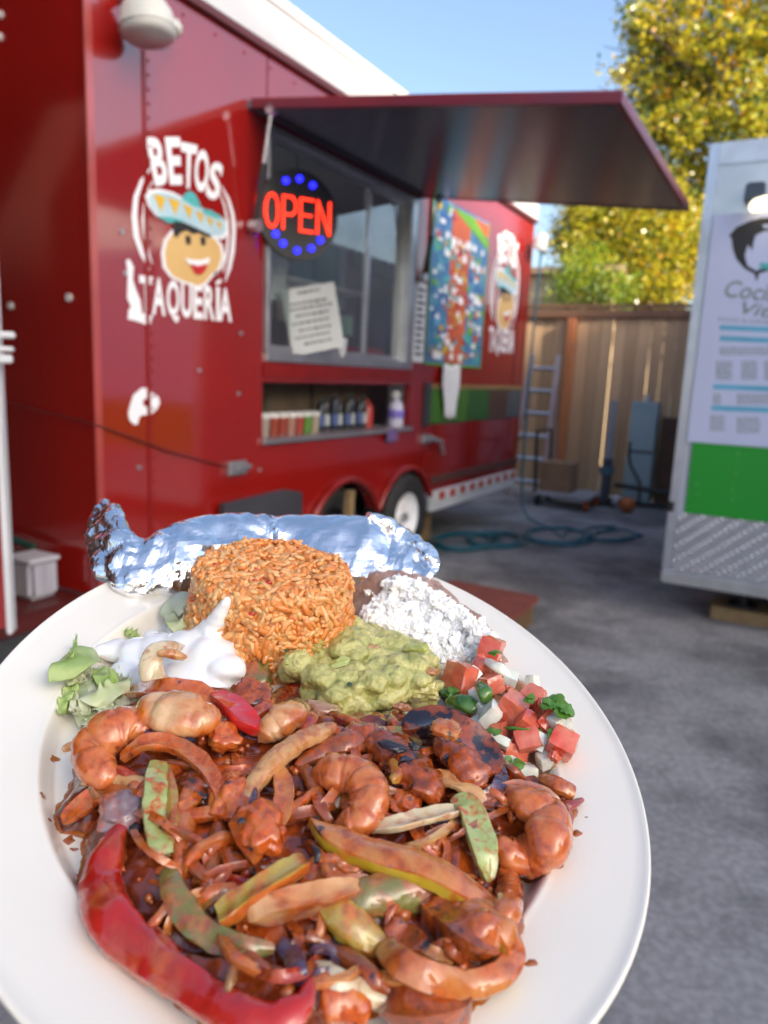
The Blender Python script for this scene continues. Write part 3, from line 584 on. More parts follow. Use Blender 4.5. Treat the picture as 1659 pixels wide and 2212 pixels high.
for j in range(12):
    for i in range(n_):
        u = i / (n_ - 1); v_ = j / 11
        vs.append(((u - 0.5) * (0.30 + 0.05 * math.sin(v_ * 5)) + 0.02 * v_, -0.02 - 0.015 * math.sin(u * 15 + v_ * 2), 0.42 * (1 - v_) + 0.01 * math.sin(u * 9)))
for j in range(11):
    for i in range(n_ - 1): fs_.append((j * n_ + i, j * n_ + i + 1, (j + 1) * n_ + i + 1, (j + 1) * n_ + i))
o = mesh_obj('paper_towel', vs, fs_, paper, smooth=True, loc=T(0.62, -0.012, 1.075), rot=(0, 0, ANG)); props(o, 'white paper towel hanging below the menu banner', 'paper towel')
md = o.modifiers.new('s', 'SOLIDIFY'); md.thickness = 0.002

# board leaning at the bottom of the side
pts = [L(452, 1125), L(465, 1086), L(600, 1055), L(634, 1060), L(643, 1125)]
o = MB().prism([(p[0], p[2]) for p in pts[1:4]] + [(pts[4][0], 0.0), (pts[0][0], 0.0)], -0.06, -0.03).build('leaning_board', darkgrey, None, loc=T(0, 0, 0), rot=(0, 0, ANG)); props(o, 'dark grey board leaning against the red trailer ahead of its wheels', 'board')
o = MB().box(-0.03, 0.03, -0.02, 0.02, 0, 0.66).build('wooden_prop', mat('tan_wood', (0.30, 0.20, 0.09), (0.2, 0.13, 0.06), rough=0.7, scale=9), None, loc=T(-0.90, -0.03, 0), rot=(0, math.radians(4), ANG)); props(o, 'tan wooden stick propped upright before the front wheel arch', 'stick')
# cord to the latch
simple('tie_cord', 'dark cord stretched round the trailer corner to a latch', 'cord', 0, 0, 0, MB().tube([(-2.0, -0.02, 0.905), (-2.4, -0.018, 1.01), (-2.83, -0.012, 1.155), (-2.84, 0.3, 1.19), (-2.84, 0.9, 1.26)], 0.004, 6), mat('cord_dark', (0.10, 0.010, 0.008), rough=0.6))
# white jug on the tongue
jg = frame_thing('white_jug', -2.95, 0.24, 0.42, 'white plastic container on the trailer tongue at the left', 'container')
MB().box(-0.07, 0.07, -0.08, 0.08, 0, 0.17).build('container_body', mat('jug_white', (0.42, 0.42, 0.47), (0.32, 0.32, 0.37), rough=0.5, scale=10, stretch=(4, 4, 0.4)), jg, bevel=0.02)
MB().box(-0.074, 0.074, -0.084, 0.084, 0.155, 0.175).build('lid', mat('jug_lid', (0.5, 0.5, 0.54), rough=0.4), jg, bevel=0.006)
simple('green_strap', 'dark green strap running left from the white container', 'strap', -2.87, 0.34, 0.60, MB().tube([(0, 0, 0), (0, 0.3, 0.03), (0, 0.9, 0.06)], 0.016, 6), mat('strap_green', (0.01, 0.06, 0.045), rough=0.6))
# open door edge at the left frame side
dp = np.array(hit(4, 900, EYE + FW * 2.35, FW))
de = empty('metal_door', (dp[0], dp[1], 0), 'white-edged metal door standing open at the far left edge', 'door', rot=(0, 0, math.radians(12)))
box('door_leaf', -0.9, -0.012, -0.02, 0.02, 0.52, 2.6, red, de)
box('door_edge', -0.012, 0.006, -0.028, 0.028, 0.50, 2.6, alu_white, de, 0.004)
hd = MB(); hd.box(-0.01, 0.012, -0.055, -0.03, 1.38, 1.52); hd.box(0.0, 0.06, -0.05, -0.03, 1.46, 1.48); hd.box(0.0, 0.055, -0.05, -0.03, 1.42, 1.435); hd.box(-0.005, 0.05, -0.05, -0.03, 1.385, 1.41)
hd.build('door_latch', alu_white, de, bevel=0.004)

# red step block
sp = frame_thing('wooden_step', -1.12, -1.02, 0, 'brick red wooden step block on the asphalt beside the plate', 'step')
box('step_top', -0.34, 0.34, -0.28, 0.28, 0.13, 0.17, mat('step_red', (0.20, 0.045, 0.03), (0.14, 0.035, 0.028), rough=0.7, scale=9, bump=0.3), sp, 0.006)
box('step_base', -0.32, 0.32, -0.26, 0.26, 0.0, 0.128, mat('step_side', (0.15, 0.09, 0.035), (0.09, 0.05, 0.03), rough=0.8, scale=8), sp, 0.004)

# hoses on the ground
hose_m = mat('blue_hose', (0.02, 0.13, 0.18), (0.015, 0.10, 0.14), rough=0.4)
def coil(cx, cy, r, n, zz=0.012, seed=1, sq=0.7):
    rr = random.Random(seed); pts = []
    for k in range(n * 16):
        a = k / 16 * 2 * math.pi; q = r * (1 - 0.05 * (k // 16)) * (1 + 0.12 * math.sin(a * 1.3 + seed))
        pts.append((cx + q * math.cos(a), cy + q * sq * math.sin(a), zz + 0.004 * (k // 16)))
    return pts
h1 = [(2.46, -0.10, 2.75), (2.44, -0.09, 2.0), (2.42, -0.08, 1.2), (2.40, -0.10, 0.5), (2.42, -0.12, 0.12), (2.40, -0.2, 0.015), (2.1, -0.5, 0.012), (1.7, -0.75, 0.012)] + coil(1.75, -0.70, 0.42, 3, seed=2)
simple('garden_hose', 'blue hose hanging down the rear corner and coiled on the asphalt', 'hose', 0, 0, 0, MB().tube(h1, 0.011, 6), hose_m, smooth=True)
simple('garden_hose', 'teal hose heaped loosely behind the red trailer wheel', 'hose', 0, 0, 0, MB().tube(coil(0.95, -0.12, 0.38, 4, seed=5) + coil(1.2, -0.3, 0.34, 3, seed=8), 0.013, 6), mat('teal_hose', (0.01, 0.11, 0.14), rough=0.4), smooth=True)
h3 = [(2.2, -0.95, 0.012), (2.5, -1.15, 0.012), (2.3, -1.35, 0.012), (1.95, -1.2, 0.012), (1.7, -0.9, 0.014)]
simple('garden_hose', 'single blue hose loop lying out on the open asphalt', 'hose', 0, 0, 0, MB().tube(h3 + coil(2.2, -1.05, 0.36, 1, seed=3), 0.011, 6), hose_m, smooth=True)
o = MB().box(-0.09, 0.09, -0.09, 0.09, 0, 0.26).build('wood_chock', mat('tan_wood', (0, 0, 0)), None, loc=T(0.72, 0.25, 0), rot=(0, 0, ANG)); props(o, 'tan wooden block under the red trailer behind the wheel', 'block')

# ============================================================ FENCE
FT = 4.49
fn = frame_thing('wooden_fence', FT, 0, 0, 'weathered vertical board fence closing the yard behind the trailers', 'fence')
fen_m = mat('fence_wood', (0.56, 0.37, 0.21), (0.40, 0.255, 0.145), scale=3.0, rough=0.8, bump=0.3, bscale=20, stretch=(1, 1, 0.12), hue=0.22, detail=7)
bw = 0.14; rr = random.Random(4)
base_me = []
for v_ in range(4):
    o = MB().box(-bw / 2, bw / 2, -0.011, 0.011, 0.04, 2.26 + 0.01 * v_).build('board', fen_m, fn, bevel=0.003); base_me.append(o)
y = -3.6; k = 0
while y < 2.2:
    gap = 0.004 if not (-1.6 < y < -0.2 and k % 3 == 0) else 0.010
    if k < 4: o = base_me[k]
    else:
        o = base_me[k % 4].copy(); COL.objects.link(o); o.parent = fn
    o.location = (rr.uniform(-0.004, 0.004), y + bw / 2, 0); o.rotation_euler = (rr.uniform(-0.008, 0.008), 0, math.pi / 2 + rr.uniform(-.02, .02))
    y += bw + gap; k += 1
box('top_rail', -0.06, 0.05, -3.6, 2.2, 2.305, 2.345, mat('rail_wood', (0.17, 0.085, 0.05), rough=0.7, scale=5), fn, 0.004)
box('lower_rail', 0.02, 0.06, -3.6, 2.2, 0.30, 0.39, fen_m, fn)
box('upper_rail', -0.055, -0.018, -3.6, 2.2, 2.19, 2.28, mat('rail_wood', (0, 0, 0)), fn, 0.003)
for yy in (0.08, -2.4):
    box('post', -0.11, -0.02, yy - 0.045, yy + 0.045, 0.0, 2.18, mat('post_redwood', (0.45, 0.16, 0.06), (0.36, 0.13, 0.055), rough=0.6, scale=5, stretch=(1, 1, .2)), fn, 0.004)

# ladder
ld = frame_thing('folding_ladder', 4.05, 0.30, 0, 'silver aluminium folding ladder leaning on the fence by the red trailer', 'ladder')
a0, a1 = Vector((-0.25, -0.20, 0)), Vector((0.22, -0.14, 1.72)); b0, b1 = Vector((-0.25, 0.25, 0)), Vector((0.22, 0.19, 1.72))
for (p, q) in ((a0, a1), (b0, b1)): MB().tube([p, q], 0.035, 4).build('side_rail', alu, ld)
for k in range(6):
    s = (k + 0.7) / 6.3; MB().tube([a0.lerp(a1, s), b0.lerp(b1, s)], 0.026, 6).build('rung', alu, ld)
for (p, q) in ((Vector((0.30, -0.20, 0)), a1), (Vector((0.30, 0.25, 0)), b1)): MB().tube([p, q], 0.018, 4).build('rear_leg', alu, ld)
# hand truck with a carton
ht = frame_thing('platform_cart', 3.55, -0.28, 0, 'low platform cart with dark frame and orange wheels by the fence', 'cart')
box('deck', -0.3, 0.3, -0.32, 0.32, 0.13, 0.165, mat('deck_grey', (0.35, 0.36, 0.4), rough=0.5), ht, 0.008)
MB().tube([(-0.28, 0.30, 0.16), (-0.28, 0.33, 0.85), (0.28, 0.33, 0.85), (0.28, 0.30, 0.16)], 0.018, 8).build('handle', black, ht, smooth=True)
for (x, y_) in ((-0.22, -0.28), (0.22, -0.28), (-0.22, 0.28), (0.22, 0.28)):
    MB().disc((x, y_, 0.06), (0, 1, 0), 0.058, 0.04, 16).build('wheel', mat('orange_wheel', (0.42, 0.07, 0.02), rough=0.5) if y_ < 0 else black, ht, smooth=True)
cb = simple('cardboard_box', 'brown cardboard box standing on the platform cart', 'box', 3.55, -0.16, 0.168, MB().box(-0.16, 0.16, -0.18, 0.18, 0, 0.33), mat('cardboard', (0.26, 0.16, 0.09), (0.22, 0.13, 0.075), rough=0.8, scale=6), bevel=0.004)
MB().box(-0.162, 0.162, -0.025, 0.025, 0.329, 0.3335).build('tape', mat('tape_tan', (0.34, 0.22, 0.12), rough=0.3), cb)
# trailer jack stands / pump by the fence
js = frame_thing('pipe_stand', 3.95, -0.62, 0, 'slim grey upright pipe stand with a dark foot before the fence', 'pipe stand')
MB().tube([(0, 0, 0.03), (0, 0, 0.55)], 0.055, 12).build('lower_tube', mat('stand_dark', (0.05, 0.06, 0.08), rough=0.4), js, smooth=True)
MB().tube([(0, 0, 0.55), (0, 0, 1.22)], 0.04, 12).build('upper_tube', mat('stand_grey', (0.28, 0.31, 0.36), rough=0.4), js, smooth=True)
MB().box(-0.14, 0.14, -0.14, 0.14, 0, 0.03).build('foot', black, js, bevel=0.004)
MB().box(-0.06, 0.06, -0.07, 0.07, 0.36, 0.46).build('clamp', mat('clamp_blue', (0.05, 0.12, 0.17), rough=0.4), js, bevel=0.008)
MB().tube([(0, -0.1, 0.25), (0, -0.75, 0.22)], 0.03, 8).build('cross_tube', black, js, smooth=True)
# utility cabinets
cabm = mat('utility_grey', (0.30, 0.42, 0.46), (0.26, 0.37, 0.41), rough=0.5, scale=5)
def cabinet(d, h, label, w):
    e = frame_thing('utility_cabinet', 4.25, d, 0, label, 'cabinet', 'grey utility cabinets against the fence')
    box('lower_box', -0.12, 0.12, -w / 2, w / 2, 0.02, h * 0.52, cabm, e, 0.008); box('upper_box', -0.11, 0.11, -w / 2 + 0.005, w / 2 - 0.005, h * 0.53, h, cabm, e, 0.008)
    box('door_gap', -0.123, -0.119, -w / 2 + 0.015, w / 2 - 0.015, h * 0.515, h * 0.535, darkgrey, e)
    MB().tube([(0.0, 0, h), (0.0, 0, h + 0.08)], 0.035, 10).build('conduit', alu, e, smooth=True)
cabinet(-0.93, 1.22, 'blue-grey utility cabinet with a curved cable before the fence', 0.30)
cabinet(-1.48, 1.18, 'blue-grey utility cabinet half hidden by the white trailer', 0.26)
simple('black_cable', 'black cable curving down across the utility cabinet', 'cable', 4.08, -0.82, 0, MB().tube([(0, 0, 0.75), (0, 0.0, 0.6), (0, -0.03, 0.48), (0, -0.1, 0.38), (0, -0.16, 0.28), (0, -0.17, 0.02)], 0.014, 6), black, smooth=True)
simple('wooden_board', 'dark wooden board between the two utility cabinets', 'board', 4.33, -1.22, 0, MB().box(-0.02, 0.02, -0.11, 0.11, 0, 1.05), mat('dark_board', (0.10, 0.05, 0.03), (0.07, 0.04, 0.025), rough=0.7, scale=5), bevel=0.004)
ob_ = frame_thing('propane_float', 3.6, -0.95, 0, 'small orange ball with a white cap on the ground before the cabinets', 'ball')
MB().lathe([(0, 0.0), (0.04, 0.005), (0.075, 0.04), (0.09, 0.09), (0.075, 0.14), (0.04, 0.17), (0, 0.175)], (0, 0, 0)).build('ball', mat('orange_ball', (0.45, 0.13, 0.03), rough=0.4), ob_, smooth=True)
MB().lathe([(0, 0.0), (0.05, 0.0), (0.06, 0.05), (0, 0.08)], (0, 0.1, 0.12), (0, 1, 0.2)).build('cap', mat('pale_cap', (0.5, 0.5, 0.55), rough=0.4), ob_, smooth=True)
simple('low_pipe', 'dark pipe lying along the foot of the fence', 'pipe', 4.15, -0.6, 0.03, MB().tube([(0, 0.5, 0), (0, -1.3, 0)], 0.03, 8), black, smooth=True)

# ============================================================ WHITE TRAILER on the right
WT_T = -0.16
dpm = mat('diamond_plate_metal', (0.60, 0.62, 0.68), (0.52, 0.54, 0.6), rough=0.28, metal=0.9, scale=10)
WT = frame_thing('white_trailer', WT_T, -1.885, 0, 'white trailer end with diamond plate skirt, green panel and printed menu', 'food trailer')
# local frame: x along (away), y negative = to the right
ww, wl_ = 2.4, 4.6
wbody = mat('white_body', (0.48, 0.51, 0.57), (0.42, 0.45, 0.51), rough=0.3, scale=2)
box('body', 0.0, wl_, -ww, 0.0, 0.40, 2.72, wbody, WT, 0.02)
box('corner_trim', -0.008, 0.05, -0.04, 0.012, 0.30, 2.74, dpm, WT, 0.003)
box('top_trim', -0.012, 0.0, -ww, -0.042, 2.62, 2.74, alu, WT, 0.004)
box('upper_panel', -0.006, -0.001, -ww, -0.042, 2.36, 2.618, mat('brushed_panel', (0.5, 0.52, 0.54), (0.62, 0.63, 0.64), rough=0.25, scale=6, metal=0.6), WT)
box('bottom_lip', -0.03, 0.02, -ww, 0.01, 0.22, 0.30, alu, WT, 0.01)
plate_sheet = box('diamond_plate', -0.010, -0.001, -ww, -0.042, 0.302, 0.66, dpm, WT)
tx = MB()
for i in range(30):
    for j in range(16):
        cy_, cz_ = -0.055 - i * 0.026, 0.316 + j * 0.0225
        if (i + j) % 2: continue
        a = math.pi / 4 * (1 if (i // 1 + j) % 4 < 2 else -1) + (0 if j % 2 else math.pi / 2)
        M_ = Matrix.Translation((-0.010, cy_, cz_)) @ Matrix.Rotation(a, 4, 'X'); l_, w_ = 0.017, 0.0055
        tx.add([M_ @ Vector(p) for p in ((0, -l_, 0), (0, 0, -w_), (0, l_, 0), (0, 0, w_), (-0.0045, 0, 0))], [(0, 1, 4), (1, 2, 4), (2, 3, 4), (3, 0, 4)])
props(tx.build('diamond_tread', dpm, plate_sheet), kind='stuff')
ed = MB()
for j in range(95):
    z_ = 0.34 + j * 0.025
    ed.add([(-0.0085, -0.008 - 0.01, z_), (-0.0085, -0.018, z_ - 0.004), (-0.0085, -0.03, z_), (-0.0085, -0.018, z_ + 0.004), (-0.012, -0.018, z_)], [(0, 1, 4), (1, 2, 4), (2, 3, 4), (3, 0, 4)])
props(ed.build('edge_tread', dpm, WT), kind='stuff')
gp = box('green_panel', -0.012, -0.001, -ww, -0.080, 0.662, 1.085, mat('green_panel_paint', (0.008, 0.27, 0.018), (0.007, 0.25, 0.02), rough=0.35, scale=2), WT, 0.002)
bz = MB()
for (yy, zz) in ((-0.33, 1.04), (-0.33, 0.93), (-0.32, 0.83), (-0.33, 0.77), (-0.13, 0.84), (-0.14, 0.78)): bz.disc((-0.014, yy, zz), (1, 0, 0), 0.008, 0.006, 10)
bz.build('bolt', mat('green_bolt', (0.1, 0.45, 0.1), rough=0.25), gp)
box('side_clip', -0.02, 0.0, -0.02, 0.014, 0.66, 0.72, black, WT, 0.004)
# printed poster
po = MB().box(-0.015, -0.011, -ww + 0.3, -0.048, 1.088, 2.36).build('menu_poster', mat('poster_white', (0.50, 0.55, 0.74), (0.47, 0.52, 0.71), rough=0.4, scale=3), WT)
WTP = ORG + AX * (WT_T - 0.016)
def LW(x, y):      # poster plane: (y local, z)
    p = hit(x, y, WTP, AX); q = p - (ORG + AX * WT_T + AN * 1.885); return (-float(q @ AN), float(p[2]))
def wpoly(nm, pts, off, m, par=po):
    c = [LW(*p) for p in pts]; n = len(c)
    v = [(-0.0155 - off, a, b_) for a, b_ in c] + [(-0.0150 - off, a, b_) for a, b_ in c]
    return mesh_obj(nm, v, [tuple(range(n)), tuple(range(2 * n - 1, n - 1, -1))] + [(i, (i + 1) % n, (i + 1) % n + n, i + n) for i in range(n)], m, par)
def P3(x, y): return (1061.8 + x * 0.45, 398.2 + y * 0.45)     # detail picture -> picture
def wp3(nm, pts, off, m): return wpoly(nm, [P3(*p) for p in pts], off, m)
wp3('hair_print', [(1140, 245), (1175, 205), (1240, 175), (1300, 160), (1450, 158), (1560, 200), (1600, 300), (1560, 400), (1480, 420), (1330, 415), (1285, 428), (1272, 470), (1262, 430), (1215, 405), (1175, 360), (1158, 310), (1152, 262)], 0.0002, ink)
wp3('face_print', [(1268, 245), (1310, 225), (1420, 215), (1450, 300), (1420, 380), (1330, 392), (1270, 415), (1228, 390), (1216, 340), (1232, 290), (1250, 320), (1258, 280)], 0.0006, mat('poster_white', (0, 0, 0)))
wp3('scarf_print', [(1288, 375), (1340, 380), (1440, 390), (1430, 412), (1330, 410), (1285, 400)], 0.0010, teal)
wp3('hat_gap_print', [(1300, 195), (1350, 190), (1350, 208), (1310, 210)], 0.0006, mat('poster_white', (0, 0, 0)))
def wtext(s, p0, p1, hpx, nm, m, fat=0.0, slant=0.0):
    a = np.array(LW(*p0)); b_ = np.array(LW(*p1)); h = abs(LW(p0[0], p0[1] - hpx)[1] - LW(*p0)[1])
    v, f = text_mesh(s, 1.0, fat); vv = np.array(v); w = vv[:, 0].max() - vv[:, 0].min(); vv[:, 0] -= vv[:, 0].min()
    d = (b_ - a) / w; out = [(-0.0164, a[0] + d[0] * (x + slant * y_), a[1] + d[1] * x + y_ * h) for x, y_, _ in vv]
    mesh_obj(nm, out, f, m, po)
grey_ink = mat('grey_ink', (0.22, 0.25, 0.24), rough=0.5)
wtext('Cocina', (1560, 640), (1700, 655), 50, 'script_lettering', grey_ink, 0.01, 0.3)
wtext('Vital', (1590, 676), (1690, 690), 36, 'script_lettering', grey_ink, 0.01, 0.3)
wtext('FOOD & CATERING', (1552, 693), (1700, 702), 10, 'small_lettering', grey_ink)
for (xa, ya, w_) in ((1094, 688, 0), (1096, 740, 0), (1064, 972, 0), (1054, 1074, 0)):
    wp3('blue_heading', [(xa, ya - 13), (1500, ya + 3), (1500, ya + 29), (xa, ya + 11)], 0.0002, sky_ink)
tl = MB(); r5 = random.Random(9)
def tline(xa, xb, y_):
    x = xa
    while x < xb:
        w_ = r5.uniform(8, 24); c = [LW(*P3(*p)) for p in ((x, y_), (min(x + w_, xb), y_ + 1), (min(x + w_, xb), y_ + 8), (x, y_ + 7))]
        tl.add([(-0.0158, a, b_) for a, b_ in c], [(0, 1, 2, 3)]); x += w_ + 6
for (x0_, x1_, y0_, y1_, st) in ((1094, 1480, 782, 815, 14), (1078, 1155, 850, 935, 13), (1200, 1275, 850, 935, 13), (1310, 1480, 850, 935, 13), (1064, 1100, 1008, 1050, 13), (1178, 1420, 1008, 1050, 13), (1050, 1120, 1110, 1185, 13), (1178, 1290, 1120, 1195, 13)):
    y_ = y0_
    while y_ < y1_: tline(x0_, x1_, y_); y_ += st
props(tl.build('fine_print', grey_ink, po), kind='stuff')
# lamp on the poster top, lit
wlmp = MB().box(-0.10, -0.012, -0.30, -0.20, 2.40, 2.50).build('lamp_bracket', mat('bracket_blue', (0.05, 0.07, 0.10), rough=0.4), WT, bevel=0.01)
c_ = LW(1645, 445)
MB().lathe([(0, 0.03), (0.03, 0.028), (0.055, 0.01), (0.06, -0.01), (0.05, -0.03), (0, -0.045)], (-0.09, c_[0], c_[1] + 0.0), (-0.4, 0.25, 1.0), 22).build('lamp_globe', mat('lit_lamp', (0.8, 0.7, 0.5), emit=(1.0, 0.86, 0.58), estr=1.3), wlmp, smooth=True)
# jack and wood block
jk = MB().tube([(0.25, -0.45, 0.40), (0.25, -0.45, 0.10)], 0.035, 12).build('jack_leg', black, WT, smooth=True)
MB().box(0.17, 0.33, -0.53, -0.37, 0.085, 0.10).build('jack_foot', black, jk, bevel=0.003)
MB().lathe([(0, 0), (0.022, 0), (0.022, 0.03), (0, 0.03)], (0.20, -0.45, 0.21), (-1, 0, 0)).build('jack_knob', alu, jk, smooth=True)
box('axle_box', 0.6, wl_ - .2, -ww + 0.1, -0.1, 0.25, 0.395, black, WT)
for yy in (-0.12, -ww + 0.12):
    for xx in (2.1, 2.9):
        w = MB().lathe([(0, -0.1), (0.2, -0.1), (0.31, -0.09), (0.32, 0), (0.31, 0.09), (0.2, 0.1), (0, 0.1)], (xx, yy - 0.0, 0.32), (0, 1, 0), 28).build('wheel', rubber, WT, smooth=True)
simple('wood_block', 'flat tan wood block under the white trailer jack', 'block', WT_T + 0.25, -1.885 - 0.45, 0, MB().box(-0.12, 0.12, -0.17, 0.17, 0, 0.082), mat('tan_wood', (0, 0, 0)), bevel=0.005)

# ============================================================ BEYOND THE FENCE
stucco = mat('stucco_beige', (0.55, 0.42, 0.26), (0.5, 0.38, 0.24), rough=0.9, scale=4, bump=0.2)
bd = frame_thing('beige_house', 7.6, 1.15, 0, 'sunlit beige stucco house corner just past the fence', 'house')
box('wall', 0, 6, -0.8, 6, 0, 3.15, stucco, bd); box('roof', -0.15, 6.2, -0.95, 6.2, 3.152, 3.25, mat('house_roof', (0.3, 0.2, 0.14), rough=0.8), bd)
box('window_frame', -0.03, -0.001, 1.0, 2.0, 1.2, 2.3, white, bd)

def tree(name, t, d, h, clumps, n, label, mts, leaf=0.075, trunk_r=0.13, seed=1):
    e = frame_thing(name, t, d, 0, label, 'tree', 'trees beyond the fence')
    rr = random.Random(seed)
    bark = mat('bark', (0.12, 0.085, 0.055), (0.07, 0.05, 0.035), rough=0.9, scale=9, bump=0.6)
    top = Vector(clumps[0][:3]); pts = [Vector((0, 0, 0)), Vector((0.05, 0.04, h * 0.3)), Vector((-0.04, 0.08, h * 0.55)), Vector((0.03, 0, h * 0.85))]
    MB().tube(pts, [trunk_r, trunk_r * 0.8, trunk_r * 0.55, trunk_r * 0.2], 10).build('trunk', bark, e, smooth=True)
    lb = MB()
    for c in clumps:
        s = pts[1].lerp(pts[3], rr.uniform(0, 0.7)); q = Vector(c[:3]); m_ = s.lerp(q, 0.5) + Vector((rr.uniform(-.2, .2), rr.uniform(-.2, .2), -0.15))
        lb.tube([s, m_, q], [trunk_r * 0.4, trunk_r * 0.25, trunk_r * 0.08], 6)
        for _ in range(4):
            q2_ = q + Vector((rr.gauss(0, 1) * c[3] * .6, rr.gauss(0, 1) * c[3] * .6, rr.gauss(0, 1) * c[3] * .5)); lb.tube([m_.lerp(q, .6), q2_], [trunk_r * 0.12, 0.006], 5)
    lb.build('limbs', bark, e, smooth=True)
    V, F, MI = [], [], []
    tot = sum(c[3] ** 2 for c in clumps)
    for c in clumps:
        m_ = int(n * c[3] ** 2 / tot); tw = max(6, m_ // 26)
        for _ in range(tw):
            # a twig: small spray of leaves near the clump's shell
            dv = Vector((rr.gauss(0, 1), rr.gauss(0, 1), rr.gauss(0, 1))).normalized(); rad = c[3] * (rr.random() ** 0.35)
            ctr = Vector(c[:3]) + Vector((dv.x * rad, dv.y * rad, dv.z * rad * 0.85)); cm = rr.choices(range(len(mts)), weights=[5, 4, 3, .6][:len(mts)])[0]
            for _ in range(26):
                p = ctr + Vector((rr.gauss(0, .13), rr.gauss(0, .13), rr.gauss(0, .12)))
                a = Vector((rr.gauss(0, 1), rr.gauss(0, 1), rr.gauss(0, 1) * .7)).normalized(); b_ = a.orthogonal().normalized(); b_ = (Matrix.Rotation(rr.uniform(0, 6.28), 3, a) @ b_)
                s = leaf * rr.uniform(0.7, 1.3); k = len(V)
                V.extend([p, p + a * s * .5 + b_ * s * .32, p + a * s, p + a * s * .5 - b_ * s * .32]); F.append((k, k + 1, k + 2, k + 3)); MI.append(cm if rr.random() < .75 else rr.randrange(len(mts)))
    cr = mesh_obj('crown', V, F, None, e, mats=mts, midx=MI); props(cr, kind='stuff')
    return e
lf = [mat('leaf_yellow', (0.68, 0.55, 0.04), (0.58, 0.50, 0.04), rough=0.3, scale=3, translucent=0.5, ior=1.6), mat('leaf_yellowgreen', (0.50, 0.48, 0.03), (0.36, 0.40, 0.03), rough=0.3, scale=3, translucent=0.5, ior=1.6),
      mat('leaf_green', (0.09, 0.13, 0.015), (0.05, 0.09, 0.012), rough=0.3, scale=3, translucent=0.3, ior=1.6), mat('leaf_orange', (0.62, 0.33, 0.02), (0.50, 0.28, 0.03), rough=0.4, scale=3, translucent=0.35)]
lg = [mat('leaf_bright_green', (0.24, 0.40, 0.02), (0.18, 0.32, 0.02), rough=0.3, scale=3, translucent=0.35, ior=1.6), mat('leaf_yellowgreen', (0, 0, 0)), mat('leaf_green', (0, 0, 0))]
# clump placement measured on planes behind the fence
def CP(x, y, t, r, base):
    p = hit(x, y, ORG + AX * t, AX); q = p - ORG; return (t - base[0], float(-(q @ AN)) - base[1], float(p[2]), r)
B1 = (11.0, -3.2)
cl1 = [CP(x, y, t, r, B1) for (x, y, t, r) in ((1560, 120, 10.6, 0.95), (1450, 60, 10.8, 0.75), (1380, 45, 10.2, 0.42), (1345, 150, 10.2, 0.30), (1400, 210, 10.4, 0.55), (1470, 300, 10.3, 0.8), (1600, 260, 10.0, 0.8), (1400, 370, 10.0, 0.45), (1500, 420, 10.4, 0.7), (1640, 20, 11.2, 1.0), (1450, 150, 11.2, 0.7), (1700, 180, 10.8, 1.1), (1560, -100, 11, 1.0), (1430, -80, 11, .6), (1800, -20, 11, 1.2), (1430, 290, 10.0, .45), (1560, 420, 11.5, 0.9), (1480, 220, 11.6, .8), (1400, 130, 11.2, .5), (1540, 540, 11.5, .9), (1440, 480, 11.5, .7), (1380, 560, 11.5, .7), (1600, 620, 11.4, .8), (1340, 500, 11.6, .5))]
tree('yellow_leaved_tree', B1[0], B1[1], 7.5, cl1, 38000, 'tall tree with yellow-green leaves rising above the white trailer', lf, 0.105, 0.2, 3)
B2 = (8.6, -1.15)
cl2 = [CP(x, y, t, r, B2) for (x, y, t, r) in ((1240, 480, 8.6, 0.34), (1300, 470, 8.4, 0.45), (1380, 500, 8.4, 0.5), (1260, 540, 8.2, 0.35), (1340, 580, 8.3, 0.5), (1440, 480, 8.8, 0.55), (1210, 520, 8.5, 0.2), (1420, 580, 8.2, 0.5), (1300, 420, 8.8, .4), (1400, 420, 8.8, .5), (1480, 540, 8.6, .5), (1260, 440, 8.8, .3), (1340, 520, 9.0, .5), (1440, 620, 8.6, .4), (1380, 630, 8.6, .35))]
tree('yellow_leaved_tree', B2[0], B2[1], 3.6, cl2, 30000, 'smaller yellow-leaved tree just over the fence below the awning', lf, 0.075, 0.1, 5)
B3 = (7.4, -0.25)
cl3 = [CP(x, y, t, r, B3) for (x, y, t, r) in ((1245, 600, 7.3, 0.26), (1290, 620, 7.2, 0.3), (1270, 560, 7.5, 0.26), (1330, 630, 7.3, .3), (1215, 640, 7.2, .2))]
tree('green_shrub', B3[0], B3[1], 2.6, cl3, 5200, 'bright green bush peeking over the fence near the beige house', lg, 0.05, 0.05, 9)

# unseen building added off to the right to keep the yard in shade
sb = frame_thing('shade_tower', -18.5, -57.1, 0, 'unseen tall plain building added far off to the right to shade the yard', 'building', turn=math.atan2(-.951, -.309))
box('wall', 0, 10, -9, 7, 0, 37.62, mat('grey_stucco', (0.32, 0.30, 0.28), (0.28, 0.26, 0.25), rough=0.9, scale=1), sb)
for i in range(5):
    for j in range(11): box('window', -0.03, -0.001, -8.2 + i * 3.1, -6.6 + i * 3.1, 1.2 + j * 3.2, 2.7 + j * 3.2, mat('far_window', (0.05, 0.07, 0.1), rough=0.1), sb)
lb2 = frame_thing('reflection_building', 0, -9.5, 0, 'unseen long low pale building added to the right for reflections', 'building')  # unseen, added to fill what the red side and the panes reflect
box('wall', -9, 14, -3, 0, 0, 3.3, mat('pale_siding', (0.50, 0.46, 0.41), (0.44, 0.41, 0.37), rough=0.8, scale=1), lb2)  # pale so the window panes mirror a lighter grey
lb3 = frame_thing('shade_shed', -3.3, 2.9, 0, 'unseen dark red brick shed added at the left to darken the trailer end', 'shed')  # unseen, added to darken the trailer's end face and its reflections
